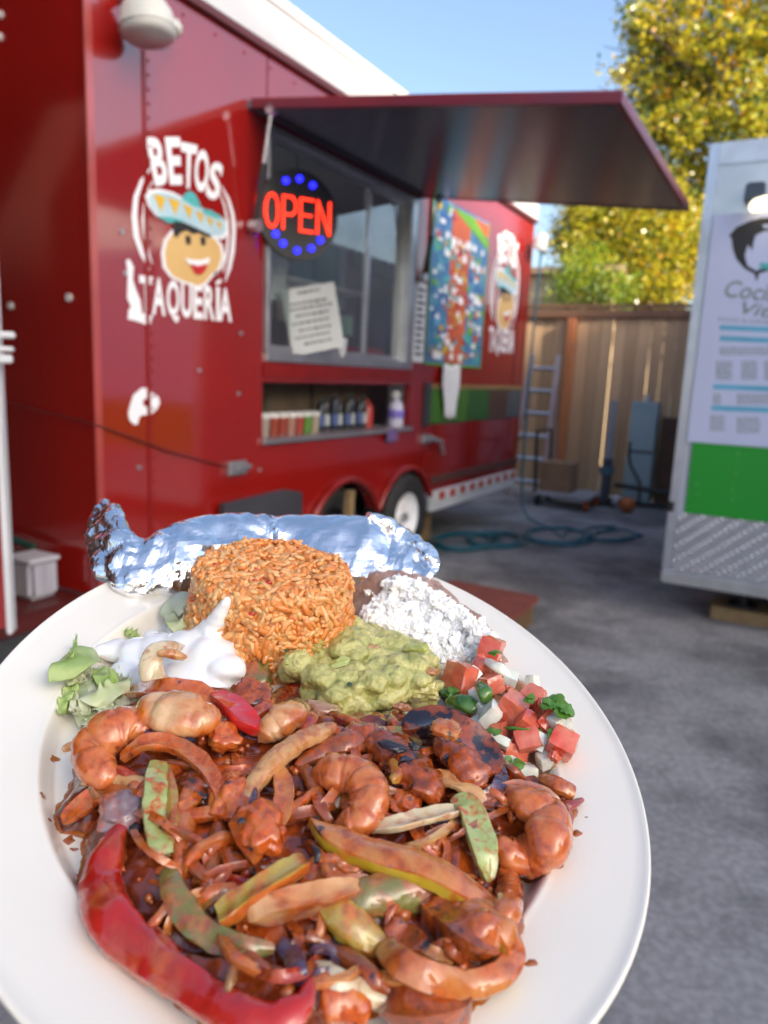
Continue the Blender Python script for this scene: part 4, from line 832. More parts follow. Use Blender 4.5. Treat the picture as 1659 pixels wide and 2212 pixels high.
box('shade_canopy', -1.6, 0.42, -2.75, -0.002, 3.34, 3.42, mat('canopy_brown', (0.07, 0.045, 0.035), rough=0.8), lb3)  # overhang added only to shade the trailer's end face
for xx in (-1.5, ): box('shade_canopy_post', xx, xx + 0.09, -2.7, -2.61, 0, 3.339, mat('canopy_brown', (0, 0, 0)), lb3)
box('shade_wing', -5.0, -2.4, -2.6, -0.002, 0, 4.2, mat('dark_brick', (0.06, 0.022, 0.018), (0.045, 0.018, 0.015), rough=0.9, scale=3), lb3)  # added to cut sky light reaching the trailer's end face
box('wall', -8, 0, 0, 3, 0, 5.6, mat('dark_brick', (0.06, 0.022, 0.018), (0.045, 0.018, 0.015), rough=0.9, scale=3), lb3)
#FOOD#
# ============================================================ THE PLATTER AND THE FOOD (metres, built where they stand)
PT, PS = math.radians(9.0), math.radians(3.0)
PN = np.array([math.sin(PS), -math.sin(PT), 0.0]); PN[2] = math.sqrt(1 - PN[0] ** 2 - PN[1] ** 2)
PA, PB, PROT = 0.1650, 0.1285, math.radians(-74.5)      # semi-axes; replaced by the fit below
P0 = EYE + np.array([0, 0.276, -0.138])
E1 = np.cross([0, 1, 0], PN); E1 /= np.linalg.norm(E1); E2 = np.cross(PN, E1)
rimpx = [(0, 1425), (100, 1335), (230, 1262), (930, 1243), (1000, 1275), (1160, 1375), (1290, 1520), (1350, 1630), (1390, 1750), (1405, 1860), (1390, 2000), (1350, 2120), (1310, 2212), (30, 2212), (0, 2110)]
_uv = np.array([[(hit(x, y, P0, PN) - P0) @ E1, (hit(x, y, P0, PN) - P0) @ E2] for x, y in rimpx])
_u, _v = _uv.T; _c = np.linalg.lstsq(np.stack([_u * _u, _u * _v, _v * _v, _u, _v], 1), np.ones(len(_u)), rcond=None)[0]
_M = np.array([[_c[0], _c[1] / 2], [_c[1] / 2, _c[2]]]); _cen = np.linalg.solve(2 * _M, -_c[3:]); _w, _V = np.linalg.eigh(_M / (1 + _cen @ _M @ _cen))
PC = P0 + E1 * _cen[0] + E2 * _cen[1]                    # platter centre
AXM, AXB = _V[:, 0], _V[:, 1]; LA, LB = 1 / math.sqrt(_w[0]), 1 / math.sqrt(_w[1])
def rho(u, v): return np.sqrt(((u * AXM[0] + v * AXM[1]) / LA) ** 2 + ((u * AXB[0] + v * AXB[1]) / LB) ** 2)
WELL = -0.0150
def sstep(a, b, x): t = np.clip((x - a) / (b - a), 0, 1); return t * t * (3 - 2 * t)
def plateh(u, v):
    r = rho(u, v); return WELL + sstep(0.745, 0.79, r) * 0.0095 + np.clip((r - 0.80) / 0.2, 0, 1) * 0.0055
def world_pt(u, v, h): return PC + E1 * u + E2 * v + PN * h
def F(x, y, h):
    p = hit(x, y, PC + PN * h, PN) - PC; return float(p @ E1), float(p @ E2)
def on_surf(x, y, off, fn):
    h = WELL + 0.01
    for _ in range(6):
        u, v = F(x, y, h); h = 0.5 * h + 0.5 * (float(fn(u, v)) + off)
    u, v = F(x, y, h); return u, v, h
def depth(P): return float((P - EYE) @ FW)
PM = Matrix(((E1[0], E2[0], PN[0], PC[0]), (E1[1], E2[1], PN[1], PC[1]), (E1[2], E2[2], PN[2], PC[2]), (0, 0, 0, 1)))
PL_ROT = PM.to_euler()
PLATE_MAT = mat('plate_melamine', (0.86, 0.81, 0.70), (0.84, 0.79, 0.68), scale=25, rough=0.22, coat=0.3, ior=1.5)

def food_obj(name, vw, faces, m, label=None, cat=None, group=None, kind=None, parent=None, smooth=True):
    """vw: world coordinates; the object's origin is put at the piece's base"""
    vw = np.asarray(vw, float)
    if parent is None:
        c = vw.mean(0); c = c - PN * ((vw - c) @ PN).max() * 0 ; loc = Vector(c)
        q = vw - c; o = mesh_obj(name, q, faces, m, None, smooth, loc)
    else:
        q = vw - np.array(parent.location); o = mesh_obj(name, q, faces, m, parent, smooth)
    return props(o, label, cat, group, kind)

# ---- platter
def build_plate():
    n = 160; prof = [(0.0, None), (0.3, None), (0.55, None), (0.68, None)] + [(r, None) for r in np.linspace(0.72, 0.82, 16)] + [(0.88, None), (0.92, None), (0.96, None), (0.985, None)]
    V, Fc = [], []
    def ring(r, h):
        for k in range(n):
            a = 2 * math.pi * k / n; q = AXM * math.cos(a) * LA * r + AXB * math.sin(a) * LB * r
            V.append(world_pt(q[0], q[1], h))
    rows = []
    for r, _ in prof:
        if r == 0: continue
        rows.append((r, WELL + float(sstep(.745, .79, r)) * .0095 + min(max((r - .80) / .2, 0), 1) * .0055))
    rows += [(0.993, 0.0004), (0.998, 0.0001), (1.0, -0.0008), (0.999, -0.0018), (0.994, -0.0026), (0.985, -0.0030), (0.9, -0.0058), (0.84, -0.009), (0.74, -0.0175), (0.68, -0.0190), (0.66, -0.0215), (0.62, -0.0215), (0.60, -0.019), (0.3, -0.019)]
    for r, h in rows: ring(r, h)
    m = len(rows)
    for i in range(m - 1):
        for k in range(n): Fc.append((i * n + k, i * n + (k + 1) % n, (i + 1) * n + (k + 1) % n, (i + 1) * n + k))
    V.append(world_pt(0, 0, WELL)); Fc += [(len(V) - 1, (k + 1) % n, k) for k in range(n)]
    V.append(world_pt(0, 0, -0.019)); Fc += [(len(V) - 1, (m - 1) * n + k, (m - 1) * n + (k + 1) % n) for k in range(n)]
    o = food_obj('oval_platter', V, Fc, PLATE_MAT, 'large oval off-white platter of fajitas held out above the yard', 'platter')
    bm = bmesh.new(); bm.from_mesh(o.data); bmesh.ops.recalc_face_normals(bm, faces=bm.faces); bm.to_mesh(o.data); bm.free(); return o
build_plate()

# ---- fields: heaps that lie on the platter with a hand-traced outline
def resample(poly, n=200):
    p = np.array(poly + [poly[0]]); d = np.r_[0, np.cumsum(np.hypot(*np.diff(p, axis=0).T))]; s = np.linspace(0, d[-1], n, endpoint=False)
    return np.stack([np.interp(s, d, p[:, 0]), np.interp(s, d, p[:, 1])], 1)
def polydist(u, v, poly):
    """signed distance, positive inside"""
    P = np.asarray(poly); Q = np.roll(P, -1, 0); sh = u.shape; x, y = u.ravel(), v.ravel(); dm = np.full(x.shape, 1e9); ins = np.zeros(x.shape, bool)
    for (ax, ay), (bx_, by_) in zip(P, Q):
        ex, ey = bx_ - ax, by_ - ay; l2 = ex * ex + ey * ey + 1e-18; t = np.clip(((x - ax) * ex + (y - ay) * ey) / l2, 0, 1)
        dm = np.minimum(dm, (x - ax - t * ex) ** 2 + (y - ay - t * ey) ** 2)
        c = ((ay > y) != (by_ > y)); xi = ax + (y - ay) * ex / (ey if abs(ey) > 1e-15 else 1e-15); ins ^= (c & (x < xi))
    return (np.where(ins, 1, -1) * np.sqrt(dm)).reshape(sh)
def nz(x, y, z, s, kind='n'):
    return noise.noise(Vector((x * s, y * s, z * s)))
def fbm(x, y, z, s, o=3):
    t = 0; a = 1
    for _ in range(o): t += a * noise.noise(Vector((x * s, y * s, z * s))); s *= 2.03; a *= 0.5
    return t
def ridged(x, y, z, s, o=3):
    t = 0; a = 1
    for _ in range(o): t += a * (1 - 2 * abs(noise.noise(Vector((x * s + 3.1, y * s, z * s))))); s *= 2.1; a *= 0.5
    return t
class Field:
    def __init__(s, px, hmax, fall, step=0.0009, amp=0.002, nscale=120, oct=3, off=0.0, base=None, power=1.0, rid=0.0, extra=None, seed=0.0):
        uv = [on_surf(x, y, off, plateh)[:2] for x, y in px]; s.poly = uv
        P = np.array(uv); s.u = np.arange(P[:, 0].min() - .004, P[:, 0].max() + .004, step); s.v = np.arange(P[:, 1].min() - .004, P[:, 1].max() + .004, step)
        U, V = np.meshgrid(s.u, s.v, indexing='ij'); D = polydist(U, V, uv)
        wob = np.zeros_like(D); N1 = np.zeros_like(D)
        idx = np.argwhere(D > -0.006)
        for i, j in idx:
            N1[i, j] = fbm(U[i, j] + seed, V[i, j], seed, nscale, oct)
            if rid: N1[i, j] += rid * ridged(U[i, j], V[i, j], 1.7 + seed, nscale * 0.8, 3)
        D2 = D + N1 * 0.0012
        H = np.where(D2 > 0, hmax * (1 - np.exp(-np.clip(D2, 0, 1) / fall)) ** power, D2 * 0.9) + N1 * amp * np.clip((D2 + 0.001) / 0.006, 0, 1)
        if extra is not None: H = H + extra(U, V) * np.clip(D2 / 0.01, 0, 1)
        s.H = H + (base if base is not None else plateh)(U, V); s.D = D; s.U = U; s.V = V; s.step = step
    def __call__(s, u, v):
        i = (u - s.u[0]) / s.step; j = (v - s.v[0]) / s.step
        if i < 0 or j < 0 or i >= len(s.u) - 1 or j >= len(s.v) - 1: return float(plateh(u, v))
        a, b = int(i), int(j); f, g = i - a, j - b
        h = (s.H[a, b] * (1 - f) + s.H[a + 1, b] * f) * (1 - g) + (s.H[a, b + 1] * (1 - f) + s.H[a + 1, b + 1] * f) * g
        return max(h, float(plateh(u, v)))
    def mesh(s):
        keep = s.D > -0.004; ids = -np.ones(s.D.shape, int); k = np.argwhere(keep); ids[keep] = np.arange(len(k))
        P = PC + s.U[keep][:, None] * E1 + s.V[keep][:, None] * E2 + s.H[keep][:, None] * PN
        a = ids[:-1, :-1]; b = ids[1:, :-1]; c = ids[1:, 1:]; d = ids[:-1, 1:]; ok = (a >= 0) & (b >= 0) & (c >= 0) & (d >= 0)
        return P, np.stack([a[ok], b[ok], c[ok], d[ok]], 1).tolist()

SAUCE = (0.50, 0.092, 0.010)
heap_px = [(300, 1520), (235, 1555), (175, 1600), (168, 1650), (160, 1700), (125, 1765), (140, 1795), (185, 1800), (188, 1850), (180, 1910), (205, 1975), (290, 2070), (400, 2160), (470, 2230), (520, 2290), (650, 2290), (700, 2230), (760, 2200), (830, 2185), (870, 2240), (950, 2225), (1010, 2160), (1090, 2110), (1120, 2040), (1110, 1960), (1115, 1890), (1190, 1870), (1205, 1800), (1235, 1760), (1225, 1700), (1150, 1690), (1090, 1690), (1075, 1620), (1010, 1570), (850, 1560), (700, 1560), (590, 1520), (450, 1500)]
heap = Field(heap_px, 0.0178, 0.011, step=0.0008, amp=0.0020, nscale=90, oct=2, rid=0.4)
hm = sauced('fajita_sauce_mat', (0.20, 0.032, 0.008), (0.11, 0.018, 0.006), SAUCE, cover=0.30, char=0.06, scale=70, rough=0.2)
P_, F_ = heap.mesh(); food_obj('fajita_sauce', P_, F_, hm, 'bed of thick brown-red chilli sauce pooled under the fajita strips', 'sauce', kind='stuff')
# thin oily orange margin round the sauce
oil_px = [(165, 1640), (150, 1690), (118, 1755), (122, 1790), (180, 1812), (172, 1850), (165, 1910), (185, 1985), (270, 2080), (390, 2175), (470, 2250), (520, 2310), (650, 2310), (720, 2235), (820, 2195), (880, 2260), (960, 2240), (1060, 2150), (1120, 2080), (1130, 2010), (1120, 1900), (1215, 1880), (1225, 1800), (1250, 1750), (1200, 1690), (900, 1650), (400, 1620)]
oil = Field(oil_px, 0.0012, 0.002, step=0.0012, amp=0.0004, nscale=200)
P_, F_ = oil.mesh(); food_obj('oil_film', P_, F_, mat('orange_oil', (0.42, 0.14, 0.015), (0.32, 0.07, 0.012), scale=180, rough=0.12, coat=1.0, sss=0.2), 'thin film of orange oil at the edge of the chilli sauce', 'oil', kind='stuff')

def catmull(P, n):
    P = np.asarray(P, float); out = []
    Q = np.vstack([2 * P[0] - P[1], P, 2 * P[-1] - P[-2]])
    for i in range(1, len(Q) - 2):
        for k in range(n):
            t = k / n; a, b, c, d = Q[i - 1], Q[i], Q[i + 1], Q[i + 2]
            out.append(0.5 * (2 * b + (c - a) * t + (2 * a - 5 * b + 4 * c - d) * t * t + (3 * b - a - 3 * c + d) * t ** 3))
    out.append(P[-1]); return np.array(out)

RECT = [(1, 0), (1, .7), (.92, 1), (.5, 1.04), (0, 1.05), (-.5, 1.04), (-.92, 1), (-1, .7), (-1, 0), (-1, -.7), (-.92, -1), (-.5, -1), (0, -1), (.5, -1), (.92, -1), (1, -.7)]
def strip(name, path, m, label, cat, th=0.0035, surf=None, cup=0.12, roll=0.0, ends=(0.35, 0.35), nseg=9, nring=16, amp=0.0010, nsc=200, group=None, square=2.6, ruffle=None, twist=0.0, parent=None, wk=1.0, edge=None):
    """a curved strip of food. path: (px, py, height over surf, width px)"""
    surf = surf or heap; C = []; of = 1.0
    if surf is heap:
        of = 0.52; roll = roll or random.uniform(-.38, .38); twist = twist or random.uniform(-.5, .5)
        if cup == 0.12: cup = random.choice((.45, -.35, .3, -.25))
        if 'pepper' in name: square = 6 if square == 2.6 else square; th *= .62; ends = (.8, .8) if ends == (0.35, 0.35) else ends
        elif 'onion' in name: th *= .45; square = 4.0 if square == 2.6 else square; ends = (.6, .6) if ends == (0.35, 0.35) else ends
    for p in path:
        u, v, h = on_surf(p[0], p[1], p[2] * of, surf); P = world_pt(u, v, h); wm = p[3] * depth(P) / FPX; C.append((*P, wm * wk))
    S = catmull(C, nseg); X, Wd = S[:, :3], S[:, 3]; n = len(X)
    T_ = np.gradient(X, axis=0); T_ /= np.linalg.norm(T_, axis=1)[:, None]
    V = []; seed = random.uniform(0, 50)
    flat = square >= 3.2 and nring in (12, 16, 24); prof = RECT if flat else None
    if flat: nring = 16; amp = min(amp, .0004)
    for i in range(n):
        t = i / (n - 1); tg = T_[i]
        vdir = X[i] - EYE; vdir /= np.linalg.norm(vdir)
        # upward vector half between the platter's normal and the viewer, so widths read as measured
        up = PN * 0.6 - vdir * 0.4; side = np.cross(tg, up); side /= np.linalg.norm(side); nn = np.cross(side, tg)
        a = roll + twist * (t - 0.5); side2 = side * math.cos(a) + nn * math.sin(a); nn2 = np.cross(side2, tg)
        e0 = min(1.0, ends[0] + (1 - ends[0]) * math.sqrt(min(1, t / 0.10))) if ends[0] < 1 else 1.0
        e1 = min(1.0, ends[1] + (1 - ends[1]) * math.sqrt(min(1, (1 - t) / 0.10))) if ends[1] < 1 else 1.0
        w = Wd[i] / 2 * e0 * e1 * (1 + (0.12 * noise.noise(Vector((t * 5, seed, 0))) + .03 * noise.noise(Vector((t * 19, seed, 3)))) * (1 if surf is heap else .3)); hh = th / 2 * (0.5 + 0.5 * min(e0, e1))
        for k in range(nring):
            q = 2 * math.pi * k / nring; c, s_ = math.cos(q), math.sin(q)
            if flat: x, z = w * prof[k][0], hh * prof[k][1]
            else: x = w * math.copysign(abs(c) ** (2 / square), c); z = hh * math.copysign(abs(s_) ** (2 / square), s_)
            z -= cup * w * (x / (w + 1e-9)) ** 2
            if ruffle: z += ruffle[0] * math.sin(ruffle[1] * t + (2.0 if x > 0 else 0)) * (abs(x) / (w + 1e-9)) ** 1.5
            P = X[i] + side2 * x + nn2 * z
            d = fbm(P[0], P[1], P[2] + seed, nsc, 3) * amp * (1 if surf is heap else .4); P = P + (side2 * c + nn2 * s_) * d
            V.append(P)
    Fc = [(i * nring + k, i * nring + (k + 1) % nring, (i + 1) * nring + (k + 1) % nring, (i + 1) * nring + k) for i in range(n - 1) for k in range(nring)]
    V.append(np.mean(V[:nring], 0) - T_[0] * 0.0003); V.append(np.mean(V[(n - 1) * nring:n * nring], 0) + T_[-1] * 0.0003)
    Fc += [(len(V) - 2, (k + 1) % nring, k) for k in range(nring)] + [(len(V) - 1, (n - 1) * nring + k, (n - 1) * nring + (k + 1) % nring) for k in range(nring)]
    o = food_obj(name, V, Fc, m, label, cat, group, parent=parent)
    if flat: o.data.set_sharp_from_angle(angle=math.radians(38))
    if edge:
        o.data.materials.append(edge); sides = {0, nring - 1, nring // 2, nring // 2 - 1}
        for i, p in enumerate(o.data.polygons):
            if i < (n - 1) * nring and (i % nring) in sides: p.material_index = 1
    return o

def ico(sub):
    bm = bmesh.new(); bmesh.ops.create_icosphere(bm, subdivisions=sub, radius=1); v = np.array([x.co[:] for x in bm.verts]); f = [tuple(q.index for q in p.verts) for p in bm.faces]; bm.free(); return v, f
ICO = {k: ico(k) for k in (1, 2, 3, 4, 5)}
def cubeS(cuts):
    bm = bmesh.new(); bmesh.ops.create_cube(bm, size=2); bmesh.ops.subdivide_edges(bm, edges=bm.edges[:], cuts=cuts, use_grid_fill=True)
    v = np.array([x.co[:] for x in bm.verts]); f = [tuple(q.index for q in p.verts) for p in bm.faces]; bm.free(); return v, f
CUBE = cubeS(6)
def rotm(ax, ay, az): return np.array(Matrix.Rotation(az, 3, 'Z') @ Matrix.Rotation(ay, 3, 'Y') @ Matrix.Rotation(ax, 3, 'X'))
def local(P): return np.stack([E1, E2, PN], 1)     # columns
BASIS = np.stack([E1, E2, PN], 1)
def chunk(name, px, py, off, wpx, hpx, m, label, cat, surf=None, thick=None, rot=(0, 0, 0), amp=0.34, nsc=1.9, box_=0.0, sub=4, group=None, parent=None, elong=1.5):
    """a lump or a dice; wpx, hpx its seen size"""
    surf = surf or heap; u, v, h = on_surf(px, py, off, surf); P = world_pt(u, v, h); k = depth(P) / FPX
    a = wpx * k / 2; b = hpx * k / 2 * elong; c = thick / 2 if thick else hpx * k / 2 * (.72 if surf is heap else 1)
    q, f = (ICO[sub] if not box_ else CUBE); q = q.copy()
    if box_: s_ = q / np.linalg.norm(q, axis=1)[:, None]; q = q * box_ + s_ * (1 - box_) * 1.15
    sd = random.uniform(0, 99)
    d = np.array([fbm(p[0] + sd, p[1], p[2], nsc, 4) for p in q]); q = q * (1 + amp * d)[:, None]
    q = (q * [a, b, c]) @ rotm(*rot).T
    o = food_obj(name, P + q @ BASIS.T, f, m, label, cat, group, parent=parent)
    if box_ and surf is not heap: o.data.set_sharp_from_angle(angle=math.radians(24))
    return o

def shrimp(path, m, label, th=0.75, surf=None, seg=5, nseg=14, nring=20, name='shrimp'):
    """curled prawn: round tapering body with segment grooves"""
    surf = surf or heap; C = []
    for p in path:
        u, v, h = on_surf(p[0], p[1], p[2], surf); P = world_pt(u, v, h); C.append((*P, p[3] * depth(P) / FPX))
    S = catmull(C, nseg); X, Wd = S[:, :3], S[:, 3]; n = len(X); T_ = np.gradient(X, axis=0); T_ /= np.linalg.norm(T_, axis=1)[:, None]; V = []; sd = random.uniform(0, 60)
    for i in range(n):
        t = i / (n - 1); tg = T_[i]; vd = X[i] - EYE; vd /= np.linalg.norm(vd); up = PN * 0.6 - vd * 0.4; side = np.cross(tg, up); side /= np.linalg.norm(side); nn = np.cross(side, tg)
        e = min(1, 0.25 + 0.75 * math.sqrt(min(1, t / 0.14))) * min(1, 0.25 + 0.75 * math.sqrt(min(1, (1 - t) / 0.10)))
        g_ = 1 - 0.055 * (1 - abs(math.sin(seg * math.pi * t))) ** 4 * 2
        w = Wd[i] / 2 * e * g_
        for k in range(nring):
            q = 2 * math.pi * k / nring; c, s_ = math.cos(q), math.sin(q); P = X[i] + side * c * w + nn * s_ * w * th
            d = fbm(P[0], P[1], P[2] + sd, 190, 3) * 0.0008; V.append(P + (side * c + nn * s_) * d)
    Fc = [(i * nring + k, i * nring + (k + 1) % nring, (i + 1) * nring + (k + 1) % nring, (i + 1) * nring + k) for i in range(n - 1) for k in range(nring)]
    V.append(np.mean(V[:nring], 0) - T_[0] * 0.001); V.append(np.mean(V[(n - 1) * nring:n * nring], 0) + T_[-1] * 0.001)
    Fc += [(len(V) - 2, (k + 1) % nring, k) for k in range(nring)] + [(len(V) - 1, (n - 1) * nring + k, (n - 1) * nring + (k + 1) % nring) for k in range(nring)]
    return food_obj(name, V, Fc, m, label, 'shrimp')

# ---- food materials
m_red = sauced('red_pepper', (0.50, 0.018, 0.010), (0.36, 0.012, 0.008), (0.42, 0.075, 0.02), cover=0.26, char=0.0, scale=60, rough=0.14)
m_redb = sauced('red_pepper_bright', (0.60, 0.02, 0.015), (0.45, 0.012, 0.01), (0.42, 0.085, 0.03), cover=0.05, scale=90, rough=0.14)
m_redd = sauced('red_pepper_dark', (0.32, 0.018, 0.012), (0.22, 0.012, 0.01), SAUCE, cover=0.4, char=0.12, scale=120, rough=0.18)
m_green = sauced('green_pepper_pale', (0.42, 0.48, 0.19), (0.30, 0.36, 0.10), SAUCE, cover=0.36, scale=190, rough=0.2)
m_olive = sauced('green_pepper_olive', (0.22, 0.20, 0.055), (0.14, 0.13, 0.03), (0.38, 0.12, 0.05), cover=0.48, scale=110, rough=0.2)
m_edge_y = sauced('pepper_edge_yellow', (0.55, 0.40, 0.03), (0.45, 0.30, 0.02), (0.46, 0.13, 0.02), cover=0.3, scale=60)
m_edge_g = sauced('pepper_edge_green', (0.30, 0.32, 0.05), (0.20, 0.22, 0.03), (0.46, 0.13, 0.02), cover=0.3, scale=60)
m_edge_o = sauced('pepper_edge_orange', (0.55, 0.14, 0.02), (0.48, 0.10, 0.015), (0.46, 0.10, 0.02), cover=0.3, scale=60)
m_yg = sauced('pepper_yellow_green', (0.45, 0.34, 0.06), (0.38, 0.25, 0.045), (0.46, 0.13, 0.03), cover=0.5, char=0.06, scale=100, rough=0.18)
m_or = sauced('pepper_orange', (0.58, 0.25, 0.07), (0.50, 0.15, 0.03), (0.46, 0.10, 0.018), cover=0.5, char=0.10, scale=95, rough=0.18)
m_on = sauced('onion_sauced', (0.50, 0.17, 0.045), (0.40, 0.11, 0.025), SAUCE, cover=0.55, char=0.12, scale=140, rough=0.2, sss=0.2)
m_onp = sauced('onion_pale', (0.60, 0.36, 0.15), (0.54, 0.26, 0.09), (0.46, 0.14, 0.04), cover=0.36, scale=110, rough=0.16, sss=0.35)
m_onw = sauced('onion_white', (0.68, 0.58, 0.40), (0.60, 0.48, 0.28), (0.46, 0.14, 0.04), cover=0.2, scale=110, rough=0.16, sss=0.4)
m_shrb = sauced('shrimp_big_pale', (0.74, 0.52, 0.30), (0.66, 0.36, 0.14), (0.56, 0.14, 0.015), cover=0.56, scale=42, rough=0.16, sss=0.3)
m_onb = sauced('onion_brown', (0.30, 0.085, 0.02), (0.20, 0.05, 0.014), (0.36, 0.065, 0.010), cover=0.5, char=0.25, scale=130, rough=0.18)
m_purp = sauced('onion_purple', (0.045, 0.03, 0.07), (0.10, 0.06, 0.10), (0.2, 0.05, 0.03), cover=0.2, char=0.2, scale=130, rough=0.25)
m_chk = sauced('chicken_sauced', (0.58, 0.17, 0.03), (0.48, 0.10, 0.018), (0.50, 0.085, 0.010), cover=0.55, char=0.14, scale=150, rough=0.22)
m_chkb = sauced('meat_brown', (0.30, 0.065, 0.014), (0.18, 0.035, 0.010), (0.40, 0.075, 0.010), cover=0.55, char=0.30, scale=130, rough=0.2)
m_char = sauced('mushroom_charred', (0.26, 0.06, 0.018), (0.13, 0.03, 0.014), (0.34, 0.06, 0.010), cover=0.45, char=0.62, scale=95, rough=0.16)
m_shr = sauced('shrimp_orange', (0.60, 0.22, 0.07), (0.56, 0.14, 0.03), (0.50, 0.11, 0.025), cover=0.55, char=0.03, scale=95, rough=0.18, sss=0.3)
m_shrp = sauced('shrimp_pale', (0.66, 0.40, 0.20), (0.60, 0.28, 0.09), (0.50, 0.13, 0.025), cover=0.40, char=0.0, scale=60, rough=0.18, sss=0.3)
m_black = mat('charred_bit', (0.012, 0.01, 0.012), (0.03, 0.02, 0.03), rough=0.3, scale=150, coat=0.5)

# ---- fajita pieces, back to front
Z = 0.001
chunk('pepper_piece', 548, 1460, .006, 70, 45, m_olive, 'dull olive pepper piece tucked between sour cream and guacamole', 'pepper', box_=.5, rot=(.5, 0, .2))
chunk('meat_piece', 543, 1500, .005, 80, 46, m_chkb, 'dark saucy meat piece just below the olive pepper piece', 'meat', box_=.3, rot=(.3, .1, .1))
shrimp([(560, 1600, .003, 40), (590, 1570, .006, 70), (625, 1545, .007, 74), (650, 1520, .004, 40)], m_shrp, 'pale shrimp under the arched dark red pepper strip')
strip('pepper_strip', [(535, 1560, .004, 30), (575, 1520, .009, 34), (615, 1492, .011, 36), (652, 1486, .011, 36), (672, 1510, .010, 36), (672, 1545, .008, 34), (655, 1580, .004, 30)], m_redd, 'arched dark red pepper strip below the guacamole', 'pepper', edge=m_edge_o, th=.004)
chunk('tomato_piece', 484, 1590, .006, 62, 44, m_chk, 'small orange saucy cube below the bright red pepper wedge', 'pepper', box_=.5, rot=(.3, .2, .4))
strip('pepper_wedge', [(458, 1502, .011, 20), (490, 1520, .014, 52), (525, 1550, .014, 56), (562, 1585, .010, 22)], m_redb, 'bright glossy red pepper wedge beside the big pale shrimp', 'pepper', th=.007, cup=-.15, ends=(.1, .1))
shrimp([(290, 1545, .006, 60), (330, 1535, .010, 96), (385, 1540, .011, 108), (430, 1545, .010, 100), (452, 1540, .006, 60)], m_shrb, 'big pale shrimp piece with orange sauce below the sour cream', seg=3, th=.62)
strip('pepper_strip', [(270, 1500, .008, 40), (340, 1490, .014, 44), (420, 1495, .014, 44), (470, 1520, .008, 34)], m_chk, 'orange-brown saucy crust strip along the top of the big pale shrimp', 'pepper', th=.005)
shrimp([(330, 1590, .004, 60), (290, 1570, .008, 90), (240, 1580, .009, 104), (205, 1620, .008, 100), (215, 1665, .005, 80), (260, 1680, .002, 50)], m_shr, 'orange shrimp with a dark edge at the upper left of the heap', seg=6)
strip('onion_strip', [(330, 1590, .012, 14), (280, 1555, .014, 16), (215, 1560, .013, 18), (183, 1595, .010, 18), (182, 1640, .006, 14)], m_purp, 'thin dark purple rim curled over the upper left shrimp', 'onion', th=.003)
strip('onion_strip', [(135, 1618, .002, 14), (165, 1612, .003, 26), (200, 1640, .003, 30), (215, 1680, .002, 20)], m_onp, 'pale onion end poking out at the far left edge', 'onion', th=.003)
strip('onion_strip', [(265, 1640, .008, 24), (310, 1610, .013, 34), (360, 1608, .014, 38), (410, 1630, .013, 38), (452, 1670, .012, 36), (475, 1715, .010, 30), (480, 1765, .006, 18)], m_on, 'long curved brown-orange onion strip arching over the left side', 'onion', th=.007, square=3.4)
strip('onion_strip', [(178, 1690, .005, 20), (230, 1680, .008, 32), (290, 1688, .007, 34), (335, 1705, .004, 28)], m_onp, 'short orange onion strip lying flat at the left edge', 'onion', th=.004)
strip('pepper_strip', [(140, 1775, .002, 30), (175, 1745, .004, 44), (215, 1720, .006, 46), (280, 1725, .005, 40), (330, 1740, .003, 34)], m_on, 'saucy reddish strip ending in a charred tip at the left', 'pepper', th=.005)
chunk('charred_bit', 152, 1775, .003, 30, 12, m_black, 'black charred tip at the leftmost strip end', 'charred bit', rot=(0, 0, .5))
chunk('onion_piece', 262, 1755, .004, 92, 66, sauced('onion_greyviolet', (0.26, 0.20, 0.21), (0.14, 0.08, 0.10), SAUCE, cover=.42, char=.1, scale=80), 'greyish violet onion piece above the big red pepper strip', 'onion', rot=(.3, 0, .2), thick=.008)
chunk('charred_bit', 292, 1790, .004, 26, 20, m_black, 'black charred fleck beside the greyish violet onion', 'charred bit')
strip('pepper_strip', [(360, 1655, .008, 22), (372, 1720, .009, 26), (372, 1790, .008, 26), (362, 1850, .004, 22)], m_yg, 'thin golden edge strip behind the pale green pepper', 'pepper', th=.004)
strip('pepper_strip', [(342, 1648, .010, 44), (336, 1700, .012, 50), (336, 1760, .012, 54), (345, 1822, .010, 52), (352, 1850, .006, 48)], m_green, 'pale green pepper strip standing upright at the left', 'pepper', edge=m_edge_g, th=.0035, ends=(.8, .9), square=4, cup=.05)
strip('onion_strip', [(440, 1665, .003, 40), (412, 1720, .006, 44), (402, 1790, .007, 46), (398, 1860, .006, 46), (372, 1910, .004, 40)], m_on, 'broad pinkish-brown onion strip right of the green pepper', 'onion', th=.005)
strip('onion_strip', [(470, 1780, .003, 36), (462, 1830, .005, 40), (452, 1890, .005, 38), (440, 1930, .003, 30)], m_onb, 'brown onion strip running down beside the pinkish one', 'onion', th=.004)
chunk('meat_piece', 440, 1700, .002, 110, 60, m_char, 'dark hollow charred lump under the long curved onion', 'meat', rot=(.2, 0, .3))
chunk('meat_piece', 500, 1720, .004, 90, 100, m_chk, 'rough orange-red chicken lump left of the upright strip', 'meat')
strip('onion_strip', [(722, 1570, .014, 26), (680, 1582, .017, 40), (640, 1602, .018, 44), (600, 1632, .017, 44), (566, 1668, .014, 42), (540, 1705, .010, 38), (522, 1745, .006, 30)], m_onp, 'long pale peach onion strip slanting down from the guacamole', 'onion', th=.008, square=3.4)
strip('pepper_strip', [(595, 1650, .008, 26), (612, 1700, .010, 40), (606, 1760, .009, 40), (590, 1800, .005, 28)], m_or, 'orange-red pepper strip curling down behind the chicken lump', 'pepper', th=.004)
